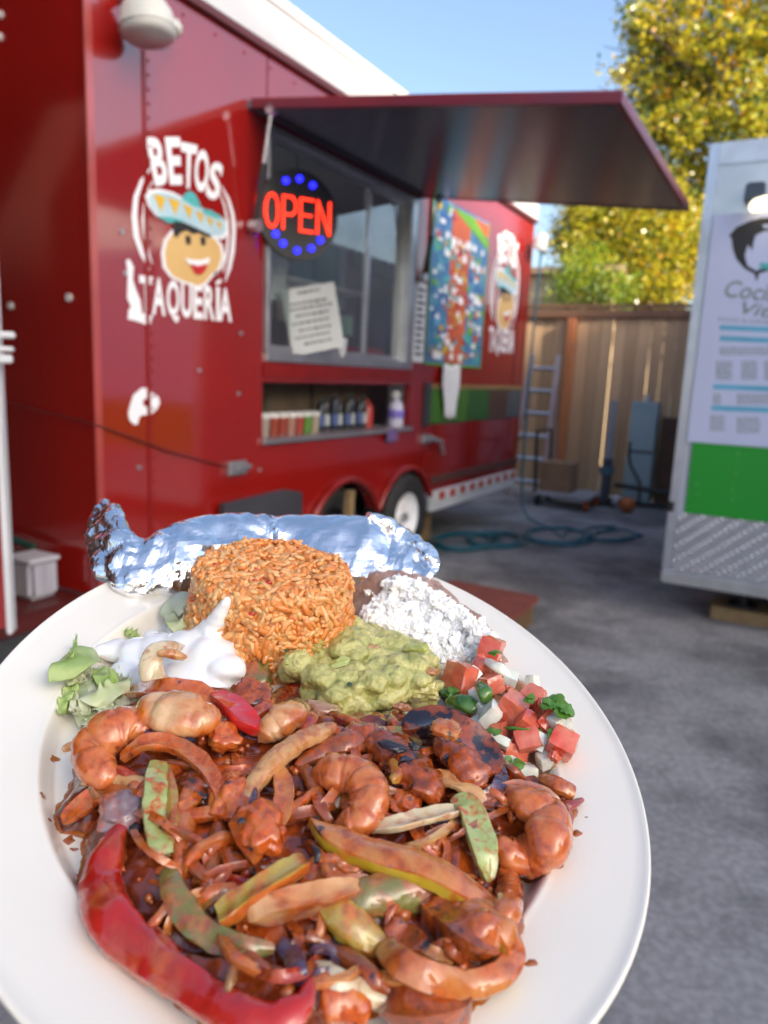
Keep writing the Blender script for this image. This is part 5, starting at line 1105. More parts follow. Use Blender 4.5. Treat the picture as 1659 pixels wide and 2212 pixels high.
chunk('meat_piece', 560, 1788, .008, 104, 118, m_chk, 'large orange-red chicken lump in the middle left of the heap', 'meat', rot=(.1, .1, .5), elong=1.3)
chunk('charred_bit', 548, 1722, .011, 16, 34, m_purp, 'dark violet charred fleck on the middle chicken', 'charred bit')
chunk('charred_bit', 522, 1772, .013, 18, 12, m_black, 'small black speck on top of the large chicken lump', 'charred bit')
chunk('charred_bit', 545, 1828, .011, 14, 16, m_black, 'small black speck low on the large chicken lump', 'charred bit')
strip('onion_strip', [(648, 1640, .006, 24), (672, 1680, .008, 32), (690, 1740, .008, 34), (668, 1790, .004, 26)], m_onb, 'dark brown onion ring piece hugging the central shrimp', 'onion', th=.004)
strip('onion_strip', [(640, 1655, .006, 20), (690, 1620, .010, 40), (750, 1600, .012, 50), (805, 1598, .010, 46), (820, 1620, .006, 30)], m_onb, 'shiny brown onion strip above the central shrimp', 'onion', th=.005)
shrimp([(672, 1672, .004, 60), (720, 1668, .008, 84), (775, 1680, .009, 90), (800, 1725, .009, 86), (775, 1770, .007, 76), (725, 1780, .004, 50)], m_shr, 'curled orange shrimp in the centre of the heap', seg=7)
strip('meat_piece', [(720, 1590, .006, 40), (800, 1590, .010, 80), (870, 1630, .012, 96), (920, 1690, .010, 90), (945, 1735, .005, 50)], m_chkb, 'long brown saucy meat strip right of the central shrimp', 'meat', th=.008, square=3, amp=.0024, nsc=230)
strip('pepper_strip', [(845, 1640, .014, 14), (856, 1665, .015, 26), (848, 1690, .012, 16)], m_yg, 'small olive pepper end poking up in the brown meat', 'pepper', th=.004, ends=(.1, .1))
chunk('charred_bit', 848, 1612, .012, 60, 22, m_black, 'black charred patch at the top of the brown meat', 'charred bit', rot=(0, 0, -.3))
chunk('charred_bit', 895, 1612, .013, 24, 18, m_black, 'round black char spot near the mushroom', 'charred bit')
strip('mushroom_slice', [(870, 1580, .006, 50), (930, 1565, .012, 76), (990, 1590, .014, 90), (1030, 1630, .012, 90), (1062, 1680, .008, 66)], m_char, 'big charred mushroom slice with a dark edge below the guacamole', 'mushroom', th=.006, square=4, amp=.0022, nsc=200, cup=-.25)
strip('mushroom_slice', [(940, 1600, .014, 50), (985, 1620, .018, 84), (1020, 1660, .016, 84), (1040, 1700, .010, 50)], m_chkb, 'reddish brown saucy slice lying on the charred mushroom', 'mushroom', th=.005, square=3, amp=.0022)
strip('onion_strip', [(1060, 1640, .006, 18), (1080, 1670, .008, 26), (1075, 1700, .008, 30), (1045, 1722, .007, 26), (1010, 1715, .005, 20)], m_purp, 'shiny dark purple edge curling round the mushroom', 'onion', th=.004)
chunk('onion_piece', 965, 1575, .020, 60, 30, m_or, 'small orange onion piece on top of the charred mushroom', 'onion', box_=.3, rot=(0, 0, -.3))
chunk('meat_piece', 720, 1835, .002, 80, 60, m_chkb, 'dark brown lump below the central shrimp', 'meat')
chunk('meat_piece', 875, 1735, .003, 70, 46, m_chk, 'small orange-brown meat crumb left of the pale onion fold', 'meat')
strip('onion_strip', [(930, 1680, .006, 40), (985, 1690, .010, 48), (1020, 1715, .011, 46), (1040, 1745, .009, 40)], m_onp, 'folded pale orange onion piece above the yellow-green pepper', 'onion', th=.004)
strip('onion_strip', [(800, 1790, .006, 30), (860, 1782, .011, 40), (920, 1768, .012, 42), (990, 1752, .009, 34)], m_onw, 'nearly white onion strip in the centre right', 'onion', th=.005, ends=(.7, .7))
chunk('meat_piece', 800, 1760, .003, 70, 50, m_on, 'saucy orange lump beneath the white onion strip', 'meat')
strip('pepper_strip', [(1060, 1715, .004, 24), (1120, 1705, .008, 34), (1170, 1715, .007, 28), (1205, 1735, .003, 16)], m_onb, 'dark glossy brown strip crossing above the right shrimp', 'pepper', th=.004)
strip('pepper_strip', [(1170, 1682, .006, 30), (1205, 1695, .008, 38), (1240, 1712, .007, 34)], m_or, 'short orange-green pepper end below the chopped salsa', 'pepper', th=.006, ends=(.8, .9), square=3.5)
strip('pepper_strip', [(1185, 1722, .003, 20), (1225, 1738, .004, 26), (1258, 1728, .003, 12)], m_redd, 'thin dark red pepper tip at the right edge', 'pepper', th=.003)
chunk('meat_piece', 1218, 1762, .003, 36, 50, m_onb, 'small dark brown stub at the right edge of the heap', 'meat')
shrimp([(1095, 1700, .004, 50), (1140, 1735, .008, 80), (1180, 1765, .010, 100), (1180, 1815, .010, 108), (1140, 1850, .009, 96), (1095, 1840, .006, 70), (1075, 1805, .003, 44)], m_shr, 'large curled orange shrimp at the right edge of the heap', seg=7)
strip('pepper_strip', [(975, 1730, .006, 30), (1010, 1745, .011, 56), (1028, 1790, .013, 66), (1042, 1840, .012, 62), (1050, 1880, .008, 40), (1052, 1905, .004, 20)], m_green, 'pale olive green pepper strip standing before the right shrimp', 'pepper', th=.004, ends=(.3, .3))
shrimp([(1085, 1870, .003, 40), (1100, 1915, .006, 60), (1095, 1965, .007, 60), (1070, 2000, .003, 40)], m_shr, 'orange shrimp half hidden outside the big pepper loop', seg=4)
shrimp([(965, 1950, .003, 60), (1010, 1975, .006, 84), (1045, 2010, .007, 84), (1065, 2045, .003, 50)], m_shr, 'orange shrimp inside the big pepper loop', seg=4)
strip('meat_piece', [(915, 1965, .004, 50), (960, 2000, .007, 62), (1010, 2030, .007, 64), (1060, 2060, .004, 40)], m_chkb, 'dark red meat strip inside the big pepper loop', 'meat', th=.008, square=3.4, amp=.001)
strip('meat_piece', [(840, 1990, .003, 40), (880, 2030, .005, 56), (930, 2060, .005, 50)], m_chkb, 'brown meat piece left of the dark red strip', 'meat', th=.007, square=3.4)
strip('onion_strip', [(880, 2040, .004, 20), (930, 2060, .006, 30), (975, 2078, .003, 20)], m_onp, 'small pale onion sliver near the pepper loop', 'onion', th=.003)
strip('onion_strip', [(645, 1900, .003, 30), (700, 1885, .007, 44), (760, 1885, .008, 44), (820, 1905, .004, 30)], m_on, 'reddish brown onion strip left of the broad pepper slab', 'onion', th=.005)
chunk('meat_piece', 760, 1860, .005, 80, 40, m_on, 'small pinkish brown lump above the reddish onion strip', 'meat')
chunk('meat_piece', 860, 1870, .004, 90, 46, m_chkb, 'dark brown lump under the big pepper loop', 'meat')
strip('pepper_slab', [(730, 1955, .006, 40), (790, 1935, .011, 84), (860, 1922, .013, 96), (930, 1915, .011, 84), (995, 1900, .006, 30)], m_olive, 'broad olive-brown pepper slab in the lower middle', 'pepper', edge=m_edge_g, th=.005, ends=(.4, .05))
strip('pepper_strip', [(668, 1775, .012, 14), (705, 1800, .014, 50), (770, 1830, .016, 66), (840, 1850, .018, 72), (910, 1870, .018, 72), (980, 1905, .017, 70), (1040, 1950, .015, 66), (1085, 2005, .013, 58), (1105, 2060, .012, 56), (1075, 2108, .012, 56), (1005, 2128, .013, 58), (930, 2112, .015, 62), (870, 2082, .016, 64), (835, 2050, .015, 58)], m_or, 'very long orange pepper strip looping round the lower right', 'pepper', edge=m_edge_y, th=.0075, cup=.22, square=6, ends=(.05, .9), roll=.38, twist=.01, nring=24)
strip('pepper_strip', [(700, 1950, .010, 50), (740, 1975, .014, 74), (785, 2010, .014, 76), (830, 2050, .010, 60)], m_yg, 'thick yellow-green pepper piece in the lower middle', 'pepper', edge=m_edge_y, th=.006, ends=(.8, .6), square=3.2)
strip('pepper_strip', [(362, 1880, .005, 40), (378, 1930, .009, 56), (410, 1985, .011, 62), (460, 2025, .011, 60), (525, 2045, .009, 50), (590, 2048, .005, 26)], m_olive, 'curved olive green pepper strip in the lower left', 'pepper', edge=m_edge_g, th=.006, cup=.25)
strip('onion_strip', [(430, 1955, .004, 30), (450, 1930, .008, 34), (500, 1925, .008, 36), (540, 1945, .005, 30)], m_on, 'short reddish onion curl by the blunt pale strip', 'onion', th=.004)
strip('pepper_strip', [(478, 1985, .010, 56), (520, 1955, .014, 54), (570, 1920, .016, 50), (620, 1890, .015, 50), (658, 1868, .012, 42)], m_yg, 'blunt-ended greenish strip slanting up in the lower middle', 'pepper', edge=m_edge_o, th=.007, ends=(.9, .7), square=3.2)
strip('meat_strip', [(545, 1990, .006, 34), (590, 1965, .010, 48), (650, 1950, .011, 52), (710, 1940, .010, 48), (775, 1925, .006, 34)], m_shrp, 'yellow-orange chicken strip lying across the lower middle', 'meat', th=.009, square=3.4, amp=.001)
strip('onion_strip', [(605, 2035, .007, 30), (628, 2060, .010, 46), (645, 2095, .010, 40), (655, 2130, .006, 24)], m_purp, 'dark violet onion piece near the bottom', 'onion', th=.004)
strip('onion_strip', [(672, 2060, .006, 20), (700, 2050, .010, 22), (722, 2072, .010, 24), (712, 2100, .009, 24), (682, 2105, .007, 22), (668, 2085, .006, 20)], m_purp, 'small dark violet onion ring near the bottom', 'onion', th=.003)
strip('pepper_strip', [(660, 2020, .005, 30), (720, 2050, .008, 44), (800, 2110, .007, 44), (850, 2150, .004, 30)], m_onb, 'brown-red strip just above the translucent onion', 'pepper', th=.004)
strip('onion_strip', [(680, 2085, .008, 40), (730, 2115, .012, 54), (790, 2145, .012, 52), (845, 2165, .007, 30)], m_onw, 'translucent pinkish onion strip at the bottom centre', 'onion', th=.004)
strip('pepper_strip', [(268, 1778, .006, 44), (235, 1835, .009, 72), (215, 1900, .011, 88), (232, 1970, .012, 92), (285, 2035, .012, 92), (355, 2090, .012, 86), (430, 2140, .011, 80), (510, 2190, .011, 82), (590, 2205, .011, 80), (650, 2175, .010, 60), (672, 2120, .007, 28)], m_red, 'very long glossy red pepper strip curving round the lower left', 'pepper', edge=m_edge_o, th=.0075, cup=.35, square=6, ends=(.35, .3), roll=-.15, twist=.3, nring=24)
strip('meat_strip', [(690, 2180, .004, 60), (740, 2165, .007, 84), (790, 2185, .006, 74)], m_chk, 'orange-yellow meat piece at the bottom edge', 'meat', th=.008, square=3.4)
strip('meat_strip', [(840, 2190, .004, 60), (900, 2190, .007, 84), (980, 2190, .006, 60), (1010, 2180, .003, 30)], m_chkb, 'dark brown saucy piece at the bottom right of the heap', 'meat', th=.008, square=3.4)
strip('charred_strip', [(672, 1825, .014, 10), (684, 1840, .016, 16), (686, 1868, .013, 13)], m_black, 'thin curled black charred strip in the middle', 'charred bit', th=.003)
strip('charred_strip', [(470, 1690, .006, 10), (500, 1672, .008, 14), (540, 1665, .007, 10)], m_black, 'thin black charred streak under the peach onion strip', 'charred bit', th=.002)
# smaller saucy pieces that fill the gaps
fr_ = random.Random(21); gy = 0; fills = [m_on, m_onb, m_chkb, m_chk, m_on, m_chkb, m_olive, m_redd, m_onb]
gx = [(x, y) for x in range(200, 1150, 52) for y in range(1590, 2210, 52)]
fr_.shuffle(gx)
for i, (x, y) in enumerate(gx[:125]):
    x += fr_.uniform(-25, 25); y += fr_.uniform(-25, 25)
    u, v, h = on_surf(x, y, 0, heap)
    if polydist(np.array([u]), np.array([v]), heap.poly)[0] < 0.006: continue
    a = fr_.uniform(0, 6.28); bend = fr_.uniform(-.8, .8); l_ = fr_.uniform(34, 70); w_ = fr_.uniform(14, 30); path = []; cx_, cy_ = x, y
    for k in range(4):
        path.append((cx_, cy_, (.0000, .0055, .006, .0000)[k], w_ * (.7, 1, 1, .6)[k])); cx_ += math.cos(a) * l_; cy_ += math.sin(a) * l_ * .7; a += bend
    if min(polydist(np.array([F(p[0], p[1], WELL + .012)[0]]), np.array([F(p[0], p[1], WELL + .012)[1]]), heap.poly)[0] for p in path) < .002: continue
    strip('saucy_strip', path, fr_.choice(fills), 'small strip buried in the chilli sauce', 'vegetable', th=.0030, square=3.4, nseg=9, nring=12, amp=.0004, group='small sauce-covered strips filling the fajita heap')
lg_ = random.Random(55); made = 0; tries = 0
while made < 20 and tries < 400:
    tries += 1; x, y = lg_.uniform(230, 1000), lg_.uniform(1640, 2120); a = lg_.uniform(-.9, .9) + (math.pi if lg_.random() < .5 else 0); bend = lg_.uniform(-.45, .45); l_ = lg_.uniform(38, 62); w_ = lg_.uniform(13, 22); path = []; cx_, cy_ = x, y; h0_ = lg_.uniform(.008, .013)
    for k in range(5):
        path.append((cx_, cy_, (.0, .8, 1.0, .8, .0)[k] * h0_, w_ * (.7, 1, 1, 1, .6)[k])); cx_ += math.cos(a) * l_; cy_ += math.sin(a) * l_ * .75; a += bend
    if min(polydist(np.array([F(p[0], p[1], WELL + .012)[0]]), np.array([F(p[0], p[1], WELL + .012)[1]]), heap.poly)[0] for p in path) < .005: continue
    strip('onion_strip', path, lg_.choice((m_on, m_onp, m_onb, m_on, m_or)), 'long thin saucy strand lying loosely over the fajita heap', 'onion', th=.0052, square=3.4, nseg=9, nring=12, group='long thin saucy strands lying over the fajita heap'); made += 1
# chopped crumbs in the sauce
V, Fc = [], []; q0, f0 = ICO[1]
for k in range(150):
    x, y = fr_.uniform(180, 1150), fr_.uniform(1560, 2200); u, v, h = on_surf(x, y, .0006, heap)
    if polydist(np.array([u]), np.array([v]), heap.poly)[0] < 0.002: continue
    r = fr_.uniform(.0006, .0022); b = len(V)
    for p in q0: V.append(world_pt(u, v, h) + p * r * fr_.uniform(.7, 1.3))
    Fc += [tuple(i + b for i in t) for t in f0]
food_obj('chopped_bits', V, Fc, m_on, 'fine chopped bits scattered through the chilli sauce', 'crumbs', kind='stuff')

# ---- refried beans and cheese
beans_px = [(760, 1290), (762, 1250), (790, 1232), (840, 1238), (890, 1248), (950, 1262), (990, 1300), (1040, 1340), (1080, 1385), (1095, 1430), (1060, 1450), (980, 1450), (880, 1430), (780, 1390)]
beans = Field(beans_px, 0.011, 0.009, step=0.0008, amp=0.0020, nscale=110, rid=0.25, seed=2.0)
bm_ = mat('refried_beans', (0.42, 0.26, 0.19), (0.34, 0.19, 0.14), scale=110, rough=0.32, coat=0.35, bump=0.6, bscale=350, sss=0.15, sssr=.003)
P_, F_ = beans.mesh(); food_obj('refried_beans', P_, F_, bm_, 'mound of smooth pinkish brown refried beans behind the cheese', 'beans')
chm = mat('white_cheese', (0.95, 0.94, 0.90), (0.92, 0.90, 0.84), scale=200, rough=0.7)
V, Fc = [], []; q1, f1 = ICO[2]; cr_ = random.Random(5)
chz = [(800, 1305), (830, 1270), (890, 1262), (930, 1290), (1000, 1325), (1045, 1360), (1060, 1400), (1030, 1440), (990, 1430), (900, 1385), (820, 1350), (778, 1330)]
chp = [on_surf(x, y, .008, plateh)[:2] for x, y in chz]
cnt = 0
while cnt < 2600:
    x, y = cr_.uniform(770, 1070), cr_.uniform(1255, 1445); u, v, h = on_surf(x, y, .0, beans)
    pd = polydist(np.array([u]), np.array([v]), chp)[0]
    if pd < 0 and cr_.random() > math.exp(pd / .0015): continue
    if 950 < x < 1020 and 1370 < y < 1410 and cr_.random() < .7: cnt += 1; continue
    r = cr_.choice((.0004, .0006, .0008, .0010, .0013, .0017, .0023)) * cr_.uniform(.8, 1.2); ctr = world_pt(u, v, h + r * .5 + max(0, min(pd, .01)) * .3 * cr_.random()); b = len(V); sd = cr_.uniform(0, 99)
    sx = np.array([cr_.uniform(.7, 1.3) for _ in range(3)])
    (qq, ff) = (q1, f1) if r > .0012 else (q0, f0)
    for p in qq: V.append(ctr + p * sx * r * (1 + .95 * noise.noise(Vector(p * 3.1) + Vector((sd, 0, 0)))))
    Fc += [tuple(i + b for i in t) for t in ff]; cnt += 1
food_obj('crumbled_cheese', V, Fc, chm, 'crumbled white cheese scattered over the refried beans', 'cheese', kind='stuff', smooth=False)

# ---- rice mound
RH = 0.040; rc = F(590, 1226, WELL + RH); RC = np.array(rc); RCW = world_pt(rc[0], rc[1], WELL)
rk = depth(world_pt(rc[0], rc[1], WELL + RH)) / FPX; RT_, RB_ = 160 * rk, 184 * rk
rice = empty('rice_mound', Vector(RCW), 'tall molded mound of orange rice at the back of the platter', 'rice', rot=PL_ROT)
def rprof(s):   # 0..1 from the top centre down to the base -> radius, height
    if s < 0.30: return RT_ * 0.86 * (s / 0.30), RH + 0.0010 * math.cos(s / 0.3 * 1.57)
    if s < 0.45:
        a = (s - 0.30) / 0.15 * math.pi / 2; return RT_ * (0.86 + 0.14 * math.sin(a)), RH - RT_ * 0.14 * (1 - math.cos(a))
    t = (s - 0.45) / 0.55; return RT_ + (RB_ - RT_) * t ** 0.7 * 1.0, RH - RT_ * 0.14 - (RH - RT_ * 0.14) * t
def slump(a, h): return 0.0022 * noise.noise(Vector((math.cos(a) * 1.6, math.sin(a) * 1.6, h * 60)))
V, Fc = [], []; nu, nv_ = 90, 50
for j in range(nv_ + 1):
    r, h = rprof(j / nv_)
    for i in range(nu):
        a = 2 * math.pi * i / nu; n_1 = slump(a, h) + fbm(math.cos(a) * r, math.sin(a) * r, h, 160, 3) * 0.0014 - .0012
        V.append((math.cos(a) * (r + n_1), math.sin(a) * (r + n_1), h + n_1 * (1 if j < nv_ * .45 else 0)))
Fc = [(j * nu + i, (j + 1) * nu + i, (j + 1) * nu + (i + 1) % nu, j * nu + (i + 1) % nu) for j in range(nv_) for i in range(nu)]
rm = [mat('rice_orange_%d' % i, a, b, scale=260, rough=0.3, coat=0.4, sss=0.35, sssr=.002, bump=.2, bscale=500) for i, (a, b) in enumerate((((0.80, 0.34, 0.10), (0.72, 0.27, 0.065)), ((0.84, 0.43, 0.16), (0.77, 0.34, 0.10)), ((0.82, 0.45, 0.19), (0.76, 0.36, 0.12)), ((0.78, 0.28, 0.06), (0.68, 0.21, 0.04))))]
mesh_obj('rice_core', V, Fc, mat('rice_core_mat', (0.68, 0.25, 0.06), (0.58, 0.19, 0.04), scale=250, rough=.5, bump=.5, bscale=300), rice, True)
def grain(nl, nr, bend, ln=0.0088, wd=0.0032):
    v, f = [], []
    for i in range(nl + 1):
        t = i / nl; x = (t - .5) * ln; r = wd / 2 * (math.sin(math.pi * min(max(t, .04), .96)) ** 0.28) * (1 + .12 * math.sin(t * 5 + bend * 900))
        for k in range(nr):
            a = 2 * math.pi * k / nr; v.append((x, r * math.cos(a) + bend * (2 * t - 1) ** 2, r * .85 * math.sin(a)))
    for i in range(nl):
        for k in range(nr): f.append((i * nr + k, i * nr + (k + 1) % nr, (i + 1) * nr + (k + 1) % nr, (i + 1) * nr + k))
    f.append(tuple(range(nr - 1, -1, -1))); f.append(tuple(nl * nr + k for k in range(nr))); return v, f
gr = random.Random(8); protos = []
for i in range(12):
    v, f = grain(5, 5, gr.uniform(-.0012, .0012), gr.choice((.0045, .0065, .0075, .0085, .0095)), gr.uniform(.0028, .0036)); me = bpy.data.meshes.new('rice_grain'); me.from_pydata(v, [], f); me.materials.append(rm[i % 4]); me.polygons.foreach_set('use_smooth', [True] * len(me.polygons)); protos.append((me, np.array(v), f))
places = []
for k in range(3000):
    s = gr.random() ** 0.62; s = 0.02 + s * 0.97; r, h = rprof(s); a = gr.uniform(0, 2 * math.pi); r2, h2 = rprof(min(1, s + .02)); tz = np.array([(r2 - r), 0, (h2 - h)]); tz /= np.linalg.norm(tz) + 1e-12
    ca, sa = math.cos(a), math.sin(a); er = np.array([ca, sa, 0]); et = np.array([-sa, ca, 0]); down = er * tz[0] + np.array([0, 0, tz[2]]); nn = np.cross(et, down); nn = nn if nn @ (er + np.array([0, 0, .5])) > 0 else -nn
    th_ = gr.uniform(0, 6.28); d = et * math.cos(th_) + down * math.sin(th_); tilt = gr.gauss(0, .28); d2 = d * math.cos(tilt) + nn * math.sin(tilt); n2 = nn * math.cos(tilt) - d * math.sin(tilt); b2 = np.cross(n2, d2)
    c = er * (r + slump(a, h)) + np.array([0, 0, h + .0012 * noise.noise(Vector((ca * r * 90, sa * r * 90, 1)))]) + nn * gr.uniform(-.0012, .0009); places.append((c, d2, b2, n2, gr.randrange(12)))
Rl = np.array(PM.to_3x3()); eye_l = Rl.T @ (EYE - RCW)
def facing(p): vd = eye_l - p[0]; return (p[3] @ vd) / np.linalg.norm(vd) - .2 * np.linalg.norm(vd) * 3
order = sorted(range(len(places)), key=lambda i: -facing(places[i]) + gr.uniform(0, .35)); near = set(order[:290])
bufs = [([], []) for _ in range(4)]
for i, (c, d2, b2, n2, k) in enumerate(places):
    M3 = np.stack([d2, b2, n2], 1)
    if i in near:
        o = bpy.data.objects.new('rice_grain', protos[k][0]); COL.objects.link(o); o.parent = rice
        M4 = Matrix(((M3[0, 0], M3[0, 1], M3[0, 2], c[0]), (M3[1, 0], M3[1, 1], M3[1, 2], c[1]), (M3[2, 0], M3[2, 1], M3[2, 2], c[2]), (0, 0, 0, 1))); o.matrix_local = M4
    else:
        V, Fc = bufs[k % 4]; b = len(V); V += [tuple(M3 @ p + c) for p in protos[k][1]]; Fc += [tuple(q + b for q in t) for t in protos[k][2]]
V, Fc, MI = [], [], []
for k in range(4):
    b = len(V); V += bufs[k][0]; Fc += [tuple(q + b for q in t) for t in bufs[k][1]]; MI += [k] * len(bufs[k][1])
props(mesh_obj('packed_rice', V, Fc, None, rice, True, mats=rm, midx=MI), kind='stuff')
V, Fc = [], []
for k in range(40):
    s = gr.uniform(.05, .95); r, h = rprof(s); a = gr.uniform(0, 6.28); c = np.array([math.cos(a) * (r + .0008), math.sin(a) * (r + .0008), h + .0008]); b = len(V); rr_ = gr.uniform(.0006, .0014)
    V += [tuple(c + p * rr_ * np.array([1.4, .8, .6])) for p in q0]; Fc += [tuple(q + b for q in t) for t in f0]
props(mesh_obj('red_pepper_fleck', V, Fc, m_redb, rice, True), kind='stuff')

# ---- lumps fused by remeshing
def fused(name, balls, m, label, cat, vox=0.0009, amp=0.0004, nsc=300, extra=None, sm=4, kind=None, surf=None, group=None, parent=None):
    V, Fc = [], []; q, f = ICO[3]
    for (x, y, off, rx, sq) in balls:
        u, v, h = on_surf(x, y, off, surf or plateh); P = world_pt(u, v, h); r = rx * depth(P) / FPX; b = len(V)
        V += [P + (p * [r, r, r * sq]) @ BASIS.T for p in q]; Fc += [tuple(i + b for i in t) for t in f]
    if extra:
        for (ev, ef) in extra: b = len(V); V += list(ev); Fc += [tuple(i + b for i in t) for t in ef]
    o = food_obj(name, V, Fc, m, label, cat, group, kind, parent)
    md = o.modifiers.new('r', 'REMESH'); md.mode = 'VOXEL'; md.voxel_size = vox
    s2 = o.modifiers.new('s', 'SMOOTH'); s2.iterations = sm; s2.factor = 0.6
    dg = bpy.context.evaluated_depsgraph_get(); me = bpy.data.meshes.new_from_object(o.evaluated_get(dg)); old = o.data; o.modifiers.clear(); o.data = me; me.name = name; bpy.data.meshes.remove(old)
    me.polygons.foreach_set('use_smooth', [True] * len(me.polygons))
    if amp:
        n_ = len(me.vertices); co = np.empty(n_ * 3); me.vertices.foreach_get('co', co); no = np.empty(n_ * 3); me.vertices.foreach_get('normal', no); co = co.reshape(-1, 3); no = no.reshape(-1, 3)
        d = np.array([fbm(p[0], p[1], p[2], nsc, 3) for p in co]); co += no * (d * amp)[:, None]; me.vertices.foreach_set('co', co.ravel()); me.update()
    return o

# guacamole
gq = random.Random(31)
gm_ = mat('guacamole', (0.60, 0.55, 0.20), (0.34, 0.34, 0.09), scale=120, rough=0.4, coat=0.4, coat_rough=.12, bump=1.0, bscale=300, sss=0.2, sssr=.002, detail=8, bdist=.0022)
gpoly = [(590, 1400), (600, 1370), (640, 1380), (700, 1365), (740, 1345), (800, 1345), (860, 1370), (910, 1385), (955, 1415), (965, 1460), (950, 1500), (920, 1515), (870, 1525), (820, 1530), (760, 1552), (710, 1550), (660, 1500), (620, 1470), (588, 1440)]
balls = [(700, 1450, .004, 80, .5), (800, 1440, .006, 95, .5), (880, 1450, .004, 75, .5), (640, 1425, .004, 48, .7), (760, 1490, .004, 62, .6), (760, 1395, .012, 60, .6), (840, 1400, .010, 56, .6), (720, 1530, .002, 36, .7)]
P2 = np.array(gpoly)
for k in range(95):
    while True:
        x, y = gq.uniform(585, 968), gq.uniform(1345, 1555)
        if polydist(np.array([x]), np.array([y]), gpoly)[0] > 8: break
    dd = min(1, polydist(np.array([x]), np.array([y]), gpoly)[0] / 60)
    balls.append((x, y, .004 + .013 * dd + gq.uniform(-.0025, .002), gq.choice((12, 18, 24, 30, 36)), gq.uniform(.5, .8)))
guac = fused('guacamole', balls, gm_, 'chunky pale green guacamole heaped in the middle of the platter', 'guacamole', vox=.0008, amp=.0011, nsc=210, sm=7)
def gpart(nm, x, y, off, w, h, m, **k):
    chunk(nm, x, y, off, w, h, m, None, None, surf=plateh, parent=guac, **k)
avo = mat('avocado_chunk', (0.50, 0.56, 0.20), (0.42, 0.44, 0.12), scale=150, rough=.25, coat=.5, sss=.3, bump=.2, bscale=300)
avy = mat('avocado_yellow', (0.52, 0.46, 0.15), (0.42, 0.36, 0.10), scale=150, rough=.25, coat=.5, sss=.3, bump=.2, bscale=300)
for (x, y, w, h, mm) in ((610, 1372, 60, 26, avo), (672, 1392, 50, 34, avy), (640, 1432, 46, 38, avo), (735, 1440, 44, 28, avo), (915, 1495, 56, 44, avy), (712, 1495, 50, 40, avo), (850, 1440, 50, 30, avy), (800, 1470, 46, 30, avo), (900, 1405, 50, 26, avo)):
    gpart('avocado_chunk', x, y, (.016 if y < 1480 else .0105), w, h, mm, box_=.45, rot=(gq.uniform(-.4, .4), gq.uniform(-.4, .4), gq.uniform(-.6, .6)), elong=1.0)
gpart('onion_chunk', 697, 1542, .010, 82, 42, mat('guac_red_onion', (0.42, 0.22, 0.16), (0.40, 0.33, 0.12), scale=90, rough=.2, coat=.6, sss=.2), box_=.3, elong=1.0, rot=(0, 0, -.15))
gpart('onion_chunk', 690, 1470, .016, 36, 20, mat('guac_red_onion', (0, 0, 0)), elong=1.0)
tomg = mat('guac_tomato', (0.42, 0.16, 0.07), (0.36, 0.22, 0.08), scale=100, rough=.2, coat=.5)
for (x, y) in ((745, 1368), (868, 1528), (800, 1400), (930, 1450)): gpart('tomato_chunk', x, y, .016, 40, 18, tomg, elong=1.0)
for (x, y) in ((742, 1446), (620, 1405), (755, 1478)): gpart('herb_leaf', x, y, .0205, 12, 14, mat('herb_dark', (0.03, 0.08, 0.02), rough=.3, coat=.4), thick=.001, elong=1.0)
V, Fc = [], []
for k in range(60):
    x, y = gq.uniform(610, 950), gq.uniform(1370, 1520); u, v, h = on_surf(x, y, .022, plateh); b = len(V); r = gq.uniform(.0002, .0005)
    V += [world_pt(u, v, h) + p * r for p in q0]; Fc += [tuple(q + b for q in t) for t in f0]

# sour cream over lettuce
lt_w = mat('lettuce_pale', (0.66, 0.72, 0.36), (0.80, 0.80, 0.62), scale=90, rough=0.3, coat=.4, translucent=.3, bump=.4, bscale=200)
lt_g = mat('lettuce_green', (0.34, 0.52, 0.10), (0.54, 0.64, 0.26), scale=70, rough=0.3, coat=.4, translucent=.3, bump=.6, bscale=160)
scm = mat('sour_cream', (0.86, 0.86, 0.84), (0.84, 0.84, 0.82), scale=60, rough=0.16, coat=.5, sss=.35, sssr=.004, bump=.05, bscale=90)
sc_px = [(195, 1400), (240, 1378), (310, 1365), (350, 1350), (400, 1352), (440, 1345), (470, 1350), (500, 1365), (515, 1400), (530, 1430), (535, 1452), (512, 1465), (505, 1500), (480, 1522), (450, 1500), (400, 1520), (340, 1525), (300, 1535), (270, 1510), (255, 1470), (205, 1450), (190, 1420)]
scp = [on_surf(x, y, .006, plateh)[:2] for x, y in sc_px]
def sc_extra(U, V): return 0.004 * np.exp(-((U - scp[10][0] + .02) ** 2 + (V - scp[10][1]) ** 2) / .0004)
scf = Field(sc_px, 0.017, 0.009, step=0.0012, amp=0.0006, nscale=55, oct=2, off=.004, seed=4.0)
cb_ = [(222, 1405, .007, 24), (255, 1405, .010, 36), (300, 1408, .012, 46), (350, 1405, .014, 54), (405, 1405, .016, 62), (455, 1415, .018, 58), (490, 1440, .018, 42), (512, 1452, .016, 22), (330, 1465, .011, 52), (298, 1500, .007, 36), (270, 1450, .009, 34), (400, 1470, .012, 60), (460, 1475, .011, 50), (480, 1505, .008, 26),
       (436, 1366, .016, 26), (455, 1368, .021, 40), (464, 1352, .026, 34), (472, 1337, .031, 27), (478, 1324, .035, 21), (484, 1312, .038, 17), (488, 1302, .041, 14), (492, 1294, .043, 11), (385, 1362, .012, 26), (330, 1376, .011, 22), (495, 1395, .020, 24), (290, 1530, .005, 16)]
